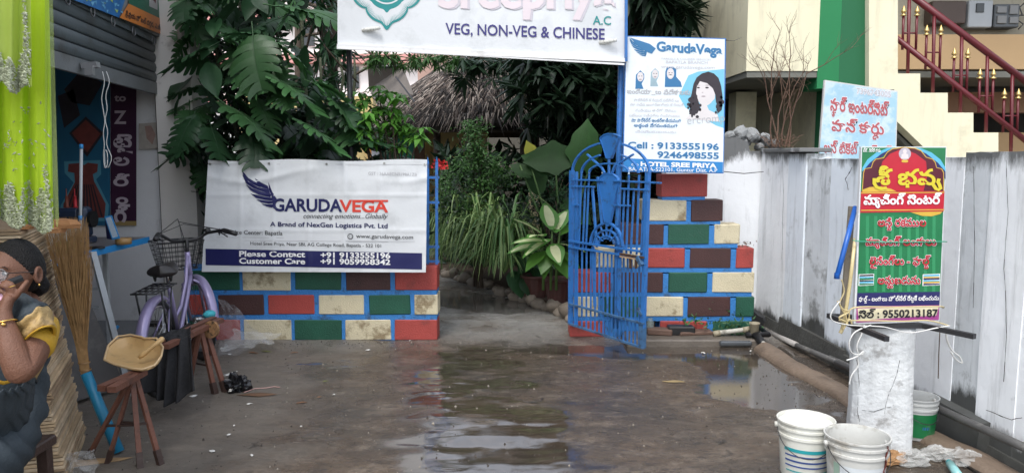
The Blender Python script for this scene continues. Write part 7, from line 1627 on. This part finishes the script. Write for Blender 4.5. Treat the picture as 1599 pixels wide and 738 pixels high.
for i, (px, py, Y, r, h, l_) in enumerate(((872, 476, 7.2, .13, .27, 'ribbed maroon pot nearest the gate'), (836, 464, 7.6, .14, .24, 'wide maroon pot behind the pale stones'))):
    p = at(px, py, Y); t = thing('plant_pot', l_, 'pot', (p.x, Y, .06)); m = MB(); n_ = 30
    m.grid(lambda u, v: V((r * (.72 + .28 * v) * (1 + .035 * math.sin(u * 2 * math.pi * 12) * (v < .85))) * math.cos(u * 2 * math.pi), (r * (.72 + .28 * v) * (1 + .035 * math.sin(u * 2 * math.pi * 12) * (v < .85))) * math.sin(u * 2 * math.pi), h * v), 96, 6)
    m.build('pot_body', POT, t, True); m = MB(); m.lathe([(r * .98, h - .03), (r * 1.08, h - .03), (r * 1.1, h), (r * .92, h), (r * .9, h - .04)], n=30); m.build('rim', POT, t, True); m = MB(); m.disc((0, 0, h - .03), r * .93, 20); m.build('soil', M_SOIL, t)
# little weeds at pier foot
for i, (px, py, Y, s_, l_) in enumerate(((1142, 508, 6.1, .13, 'leafy weed growing at the right foot of the pier'), (1083, 498, 6.15, .06, 'tiny weed sprouting from a joint of the pier'), (1165, 378, 6.3, .04, 'dry tuft of weed on the stepped top of the pier'))):
    t = thing('weed', l_, 'weed'); mb = MB(); r_ = random.Random(i); p = at(px, py, Y); raw_leaves(mb, [p + V(r_.gauss(0, s_ * .8), r_.gauss(-.02, .04), r_.gauss(0, s_ * .4)) for _ in range(150 if i == 0 else 30)], .045 if i != 2 else .03, r_, face=1); o = mb.build('foliage', L_MID if i < 2 else DEADW, t); o['kind'] = 'stuff'
# dead plant on the wall
dd = thing('dead_plant', 'dry leafless brown bush rising from the top of the boundary wall', 'plant'); r_ = random.Random(21); mb = MB()
def twig(p, d, L, r, dep):
    pts = [p]; q = Vector(p); dd_ = Vector(d)
    for k in range(5): dd_ = (dd_ + V(r_.gauss(0, .13), r_.gauss(0, .1), r_.gauss(0, .1) + .03)).normalized(); q = q + dd_ * L / 5; pts.append(q.copy())
    mb.tube(pts, [r * (1 - .13 * k) for k in range(6)], 4, caps=False)
    if dep:
        for _ in range(r_.choice((2, 3, 3))): i = r_.randrange(2, 6); twig(pts[i], (dd_ + V(r_.gauss(0, .6), r_.gauss(0, .4), r_.gauss(.05, .4))).normalized(), L * r_.uniform(.4, .65), r * .55, dep - 1)
for px, py in ((1206, 228), (1212, 229), (1218, 230), (1226, 230), (1232, 229), (1222, 228)):
    p = at(px, py, 6.3); top_ = at(px + r_.uniform(-16, 12), 95, 6.3); twig(p, (top_ - p).normalized(), (top_ - p).length * r_.uniform(.7, 1.0), .0075, 3)
mb.build('twigs', DEADW, dd, True); m = MB()
for k in range(60): p = at(r_.uniform(1195, 1240), r_.uniform(218, 232), 6.3); m.tube([p, p + V(r_.gauss(0, .05), r_.gauss(0, .03), r_.uniform(.02, .07))], .002, 3, caps=False)
o = m.build('dry_tuft', DEADW, dd); o['kind'] = 'stuff'
# ================================================================== seated woman
SKIN = mat('brown_skin', (.165, .075, .045), .5, .12, 22, .35, 220, spec=.4); HAIR = mat('black_hair', (.007, .006, .006), .5, .3, 60, .8, 200, spec=.3)
SARI = mat('slate_sari', (.030, .042, .052), .7, .12, 6, .3, 90); SARIB = mat('dull_gold_border', (.42, .28, .11), .6, .15, 20, .4, 120, dirt=(.22, .15, .08), damt=.6, dscale=20, dthr=.5); BLOU = mat('yellow_blouse', (.52, .30, .02), .65, .1, 12, .3, 90); GOLDJ = mat('gold_jewel', (.75, .48, .14), .25, metal=1)
wm = thing('person', 'seated woman in slate and gold sari and glasses holding a phone to her ear', 'person')
fv = V(-.5, -.86, 0).normalized(); lv = V(-fv.y, fv.x, 0)
lv = V(.86, -.5, 0)
HC = V(-1.725, 2.65, 1.098)
def chain(verts, edges, sub=1):
    me = bpy.data.meshes.new('c'); me.from_pydata([v[:3] for v in verts], edges, []); o = bpy.data.objects.new('c', me); COL.objects.link(o)
    o.modifiers.new('s', 'SKIN'); 
    for i, v in enumerate(verts):
        me.skin_vertices[0].data[i].radius = (v[3], v[4] if len(v) > 4 else v[3]); me.skin_vertices[0].data[i].use_root = (i == 0)
    s = o.modifiers.new('b', 'SUBSURF'); s.levels = sub; s.render_levels = sub
    bpy.context.view_layer.update(); dg = bpy.context.evaluated_depsgraph_get(); r = bpy.data.meshes.new_from_object(o.evaluated_get(dg)); bpy.data.objects.remove(o); return r
def P4(v, r, r2=None): return (v.x, v.y, v.z, r, r2 or r)
nb = V(-1.730, 2.675, .985)
def hp_(px, py, Y): return at(px, py, Y)
sh = nb + lv * .155 + V(0, 0, -.045); el = V(-1.543, 2.385, .805); wrst = hp_(17, 484, 2.43)
rs = nb - lv * .155 + V(0, 0, -.045); re = rs + fv * .16 + V(0, 0, -.24) - lv * .03; rw_ = re + fv * .22 + V(0, 0, .02)
bod = chain([P4(V(-1.83, 2.74, .48), .11, .11), P4(V(-1.82, 2.72, .66), .095, .09), P4(V(-1.79, 2.70, .84), .10, .095), P4(nb + V(0, 0, -.05), .085, .08), P4(nb + V(0, 0, .03), .05), P4(HC + V(.0, .01, -.06), .05),
             P4(sh, .062), P4(sh.lerp(el, .5) + V(.01, -.01, 0), .062), P4(el, .052), P4(el.lerp(wrst, .35), .048), P4(el.lerp(wrst, .75), .034), P4(wrst, .026, .024), P4(hp_(23, 466, 2.445), .030, .02), P4(hp_(29, 452, 2.455), .034, .02),
             P4(rs, .06), P4(re, .046), P4(rw_, .028), P4(rw_ + fv * .08, .03, .02)],
            [(0, 1), (1, 2), (2, 3), (3, 4), (4, 5), (3, 6), (6, 7), (7, 8), (8, 9), (9, 10), (10, 11), (11, 12), (12, 13), (3, 14), (14, 15), (15, 16), (16, 17)], 2)
fing = [[(39, 455, 2.452, .0098), (44, 447, 2.45, .0095), (50, 439, 2.462, .0088), (56, 431, 2.48, .0072)], [(34, 449, 2.45, .0098), (31, 438, 2.445, .0095), (22, 434, 2.45, .0088), (15, 437, 2.46, .0078)],
        [(28, 450, 2.45, .0095), (22, 441, 2.44, .0092), (13, 439, 2.445, .0085), (7, 443, 2.455, .0075)], [(22, 454, 2.452, .0088), (15, 448, 2.445, .008), (8, 448, 2.45, .0074), (3, 452, 2.458, .0065)], [(16, 470, 2.45, .0115), (8, 462, 2.46, .0108), (1, 456, 2.475, .009), (-5, 451, 2.49, .008)]]
jm = bmesh.new(); jm.from_mesh(bod)
for f in fing:
    c_ = chain([P4(hp_(24, 468, 2.45), .010)] + [P4(hp_(a, b, y), r) for a, b, y, r in f], [(0, 1), (1, 2), (2, 3), (3, 4)], 1); jm.from_mesh(c_)
# head
RM = Matrix((( -lv.x, fv.x, 0), (-lv.y, fv.y, 0), (0, 0, 1))).to_4x4()   # local x = her right, y = forward
tilt = Matrix.Rotation(R(6), 4, 'X')
HC.x += .022
HM = Matrix.Translation(HC) @ Matrix.Rotation(R(20), 4, 'Z') @ RM @ tilt
def head_pt(u, v, grow=0.0):
    a = u * 2 * math.pi; b = (v - .5) * math.pi; d = V(math.sin(a) * math.cos(b), math.cos(a) * math.cos(b), math.sin(b))
    x, y, z = d.x * .073, d.y * .093, d.z * .115
    if z < 0 and y < .02: x *= 1 + .25 * z / .115; y *= 1 + .45 * z / .115
    if z < -.02: k = (-.02 - z) / .095; x *= 1 - .34 * k; y = y * (1 - .10 * k) + .014 * k * (d.y > 0)
    G = lambda cx, cz, sx, sz, h: h * math.exp(-((x - cx) / sx) ** 2 - ((z - cz) / sz) ** 2)
    if d.y > 0:
        f_ = d.y ** .5
        o = G(0, -.012, .011, .026, .018) + G(0, -.030, .014, .010, .014) + G(.012, -.034, .007, .006, .005) + G(-.012, -.034, .007, .006, .005) - G(.031, .006, .018, .012, .010) - G(-.031, .006, .018, .012, .010) + G(.028, .026, .024, .008, .005) + G(-.028, .026, .024, .008, .005) + G(0, .008, .008, .012, .004) \
            + G(.040, -.030, .020, .020, .007) + G(-.040, -.030, .020, .020, .007) + G(0, -.056, .020, .005, .007) + G(0, -.067, .016, .005, .008) - G(0, -.0615, .020, .0018, .004) - G(0, -.079, .016, .006, .004) + G(0, -.098, .018, .014, .008)
        y += o * f_
    p = V(x, y, z)
    return p + d * grow
mb = MB(); mb.grid(lambda u, v: HM @ head_pt(u, v), 96, 72)
hm = mb.mesh('h', SKIN); jm.from_mesh(hm)
for sg in (1, -1):   # ears
    mb = MB()
    def ear(u, v):
        a = u * 2 * math.pi; r = .006 + .0 * v; t = a; R_ = .017 + .004 * math.cos(a - 1); rr = .0065; b = v * 2 * math.pi
        return HM @ V(sg * (.075 + .008 * math.cos(a * 1) * 0 + rr * math.cos(b) + .006), -.008 + (R_ * .72 + rr * math.sin(b)) * math.cos(a) - .003, -.008 + (R_ * 1.45 + rr * math.sin(b)) * math.sin(a))
    mb.grid(ear, 24, 8); jm.from_mesh(mb.mesh('e', SKIN)); mb = MB(); mb.grid(lambda u, v: HM @ V(sg * (.073 + .008 * math.sin(v * math.pi)), -.01 + .013 * math.cos(u * 6.283) * math.sin(v * math.pi), -.01 + .024 * math.sin(u * 6.283) * math.sin(v * math.pi)), 16, 8); jm.from_mesh(mb.mesh('e', SKIN))
bme = bpy.data.meshes.new('body'); jm.to_mesh(bme); jm.free()
bo_ = bpy.data.objects.new('tmp_body', bme); COL.objects.link(bo_); rmod = bo_.modifiers.new('r', 'REMESH'); rmod.mode = 'VOXEL'; rmod.voxel_size = .0034; rmod.use_smooth_shade = True
sm_ = bo_.modifiers.new('s', 'SMOOTH'); sm_.factor = .5; sm_.iterations = 2
bpy.context.view_layer.update(); dg = bpy.context.evaluated_depsgraph_get(); fin = bpy.data.meshes.new_from_object(bo_.evaluated_get(dg)); bpy.data.objects.remove(bo_)
fin.materials.clear(); fin.materials.append(SKIN); fin.polygons.foreach_set('use_smooth', [True] * len(fin.polygons)); fin.polygons.foreach_set('material_index', [0] * len(fin.polygons)); link('body', fin, wm)
# hair cap and bun
mb = MB()
def hair_pt(u, v):
    p = head_pt(u, v, 0); a = u * 2 * math.pi; front = max(0, math.cos(a)); hl = -.075 if front < .05 else None
    side = abs(math.sin(a)); lim = .062 * front ** .6 + (-.04) * (1 - front) if front > 0 else -.055
    if front == 0: lim = -.07
    d = p.normalized(); g_ = .010 * max(0, min(1, (p.z - lim) / .018)) - .004
    g_ += .0012 * math.sin(a * 46 + p.z * 60)
    return HM @ (p + d * g_ + V(0, -.004, 0))
mb.grid(hair_pt, 120, 70); mb.build('hair', HAIR, wm, True)
mb = MB(); mb.grid(lambda u, v: HM @ (V(0, -.096, -.045) + V(.042 * math.sin(u * 6.283) * math.sin(v * math.pi), .032 * math.cos(u * 6.283) * math.sin(v * math.pi) , .042 * math.cos(v * math.pi)) * (1 + .04 * math.sin(u * 30 + v * 12))), 40, 20); mb.build('hair_bun', HAIR, wm, True)
EYW = mat('eye_white', (.6, .57, .54), .3); EYD = mat('eye_dark', (.02, .012, .01), .15)
for sg in (1, -1):
    mb = MB(); c_ = V(sg * .030, .0765, .004)
    mb.grid(lambda u, v: HM @ (c_ + V(.0105 * math.sin(u * 6.283) * math.sin(v * math.pi), .0085 * math.cos(u * 6.283) * math.sin(v * math.pi), .0055 * math.cos(v * math.pi))), 16, 10); mb.build('eye', EYW, wm, True)
    mb = MB(); mb.disc(HM @ (c_ + V(0, .0087, 0)), .0046, 12, (HM.to_3x3() @ V(0, 1, 0)), .001); mb.build('iris', EYD, wm)
    mb = MB(); mb.tube([HM @ (c_ + V(.012 * math.cos(k), .0065 * (1 - .4 * abs(math.cos(k))), .0062 * math.sin(k))) for k in [i * .3 + .3 for i in range(9)]], .0011, 4); mb.build('eyelid', HAIR, wm)
    mb = MB(); mb.tube([HM @ V(sg * x, .0865 - (x - .025) ** 2 * 6, z) for x, z in ((.012, .021), (.022, .026), (.034, .027), (.046, .020))], .0018, 5, flat=.6); mb.build('eyebrow', HAIR, wm)
FRM = mat('glasses_frame', (.03, .02, .018), .3)
for sg in (1, -1):
    mb = MB(); mb.tube([HM @ V(sg * (.033 + .023 * math.cos(k)), .103 - .010 * abs(math.cos(k)) * (1 if math.cos(k) > 0 else .2), .000 + .015 * math.sin(k)) for k in [i * 2 * math.pi / 24 for i in range(25)]], .0013, 5, caps=False); mb.tube([HM @ V(sg * .056, .094, .006), HM @ V(sg * .077, .05, .008), HM @ V(sg * .080, -.005, .006)], .0016, 5); mb.build('glasses_frame', FRM, wm)
    mb = MB(); mb.disc(HM @ V(sg * .033, .100, 0), .0215, 20, HM.to_3x3() @ V(sg * .15, 1, 0), .0008); mb.build('lens', clear_mat('lens_glass', (.6, .65, .7), .12, .03), wm)
mb = MB(); mb.tube([HM @ V(-.011, .103, .003), HM @ V(0, .108, .006), HM @ V(.011, .103, .003)], .0012, 5); mb.build('glasses_bridge', FRM, wm)
for i_, z_, s_ in ((0, -.0575, 1), (1, -.0665, 1)):
    mb = MB(); mb.tube([HM @ V(x, .0985 - abs(x) ** 2 * 30 - .001 * i_, z_ + (.0015 if abs(x) < .008 and i_ == 0 else 0)) for x in (-.021, -.012, -.005, 0, .005, .012, .021)], [.001, .0032, .004, .0036, .004, .0032, .001], 6, flat=.8); mb.build('lip', mat('lip_skin', (.25, .07, .06), .45), wm, True)
mb = MB(); mb.lathe([(.0005, .004), (.0045, 0), (.0005, -.005)], HM @ V(-.086, -.008, -.038), 8); mb.build('earring', GOLDJ, wm, True)
mb = MB(); mb.tube([hp_(*q) for q in ((-12, 446, 2.50), (20, 438, 2.50), (46, 428, 2.545))], [.007, .008, .008], 6, flat=1.6); mb.build('phone', M_BLACK, wm)
# bangle, ring
for (a_, r_, t_) in ((.86, .034, .0028),):
    c_ = el.lerp(wrst, a_); ax = (wrst - el).normalized(); u_ = ax.orthogonal().normalized(); v_ = ax.cross(u_); mb = MB(); mb.tube([c_ + (u_ * math.cos(k) + v_ * math.sin(k)) * r_ for k in [i * .3142 for i in range(21)]], t_, 6, caps=False); mb.tube([c_ + V(.01, -.034, .004), c_ + V(.02, -.03, .0)], .006, 8); mb.build('bangle', GOLDJ, wm, True)
mb = MB(); c_ = hp_(31, 441, 2.447); mb.tube([c_ + V(.010 * math.cos(k), .010 * math.sin(k), .003 * math.cos(k)) for k in [i * .4 for i in range(17)]], .0014, 5); mb.build('finger_ring', GOLDJ, wm)
# pink cloth in the hand
mb = MB()
def pc_(u, v): return hp_(-14 + 40 * u, 436 + 28 * v + 3 * math.sin(u * 9), 2.475 - .02 * math.sin(u * 3) - .008 * math.sin(u * 12 + v * 6))
mb.grid(pc_, 20, 14); o = mb.build('pink_cloth', mat('pale_pink_cloth', (.62, .38, .48), .8, .08, 20, .3), None, True); solid(o, .003); tag(o, 'pale pink cloth held against the mouth of the seated woman', 'cloth')
# blouse: sleeve and bodice
b1 = chain([P4(V(-1.82, 2.72, .66), .10, .10), P4(V(-1.79, 2.70, .84), .108, .102), P4(nb + V(0, 0, -.075), .085, .08), P4(sh + V(0, 0, -.004), .076), P4(sh.lerp(el, .42) + V(.008, -.008, 0), .074), P4(sh.lerp(el, .55) + V(.008, -.008, 0), .072), P4(rs, .07), P4(rs.lerp(re, .5), .066)], [(0, 1), (1, 2), (2, 3), (3, 4), (4, 5), (2, 6), (6, 7)], 2)
b1.materials.append(BLOU); b1.polygons.foreach_set('use_smooth', [True] * len(b1.polygons)); link('blouse', b1, wm)
# sari: bodice wrap, lap and skirt as one folded body, the pleat over the left shoulder with gold border
s1 = chain([P4(V(-1.83, 2.76, .44), .17, .16), P4(V(-1.82, 2.73, .62), .145, .14), P4(V(-1.80, 2.71, .78), .135, .125), P4(V(-1.765, 2.695, .87), .12, .105),
            P4(V(-1.76, 2.60, .46), .12, .11), P4(V(-1.80, 2.32, .48), .105, .10), P4(V(-1.87, 2.12, .44), .10), P4(V(-1.86, 2.12, .22), .095), P4(V(-1.85, 2.14, .07), .11),
            P4(V(-1.905, 2.62, .46), .12), P4(V(-2.045, 2.32, .46), .11), P4(V(-2.065, 2.26, .24), .10), P4(V(-2.065, 2.28, .07), .11)],
           [(0, 1), (1, 2), (2, 3), (0, 4), (4, 5), (5, 6), (6, 7), (7, 8), (0, 9), (9, 10), (10, 11), (11, 12)], 3)
for v_ in s1.vertices:
    p = v_.co; n_ = .010 * math.sin((p.x * .8 + p.y * 1.2 + p.z * .9) * 60 + 3 * noise.noise(p * 5)) + .012 * noise.noise(p * 9); v_.co += v_.normal * n_
s1.materials.append(SARI); s1.polygons.foreach_set('use_smooth', [True] * len(s1.polygons)); link('sari', s1, wm)
def spl(P, t):
    f = t * (len(P) - 1); i = min(int(f), len(P) - 2); k = f - i; a = P[max(i - 1, 0)]; b = P[i]; c = P[i + 1]; d = P[min(i + 2, len(P) - 1)]
    return .5 * ((2 * b) + (c - a) * k + (2 * a - 5 * b + 4 * c - d) * k * k + (3 * b - a - 3 * c + d) * k ** 3)
Q_ = lambda L_: [at(*q) for q in L_]
e0 = Q_([(14, 470, 2.545), (38, 452, 2.53), (56, 456, 2.56), (66, 474, 2.72), (66, 540, 2.80), (62, 620, 2.84)])
e1 = Q_([(30, 498, 2.46), (54, 486, 2.45), (74, 470, 2.49), (86, 478, 2.66), (84, 536, 2.74), (70, 600, 2.76)])
e2 = Q_([(34, 500, 2.455), (56, 487, 2.445), (76, 472, 2.48), (92, 482, 2.60), (88, 535, 2.66), (66, 588, 2.64)])
e3 = Q_([(52, 524, 2.45), (66, 512, 2.44), (82, 504, 2.45), (98, 506, 2.50), (92, 534, 2.56), (62, 580, 2.54)])
def band(a, b, nm, m_, fold=.004, n=60):
    mb = MB(); mb.grid(lambda u, v: spl(a, u).lerp(spl(b, u), v) + V(0, -fold * math.sin(v * 9 + u * 5), fold * .5 * math.sin(u * 40)), n, 10); solid(mb.build(nm, m_, wm, True), .004)
band(e0, e1, 'sari_pleat', SARI); band(e1, e2, 'sari_pleat', SARI); band(e2, e3, 'sari_border', SARIB, .006)
yl = MB(); yl.tube([spl(e3, t / 30) + V(0, -.004, 0) for t in range(31)] + Q_([(40, 586, 2.50), (18, 592, 2.44), (-8, 586, 2.40)]), .006, 6, flat=.5); yl.build('sari_edge', BLOU, wm, True)
l0 = Q_([(62, 578, 2.56), (45, 596, 2.50), (18, 604, 2.42), (-20, 600, 2.38)]); l1 = Q_([(66, 590, 2.66), (56, 640, 2.62), (30, 680, 2.58), (-20, 700, 2.50)])
band(l0, l1, 'sari_lap_fold', SARI, .012, 40)
wm.location = (-.026, .0, -.012)
bpy.data.objects['pink_cloth'].location = (-.026, 0, -.012)
# stool she sits on
so_ = thing('wooden_stool', 'dark wooden stool under the seated woman', 'stool')
m = MB(); m.box(-2.12, -1.80, 2.62, 2.94, .36, .40, c=.006); m.build('seat', WOODE, so_)
for x_, y_ in ((-2.09, 2.66), (-1.83, 2.66), (-1.83, 2.90), (-2.09, 2.90)): m = MB(); m.bar(V(x_, y_, 0), V(x_, y_, .36), .04); m.build('leg', WOODE, so_)
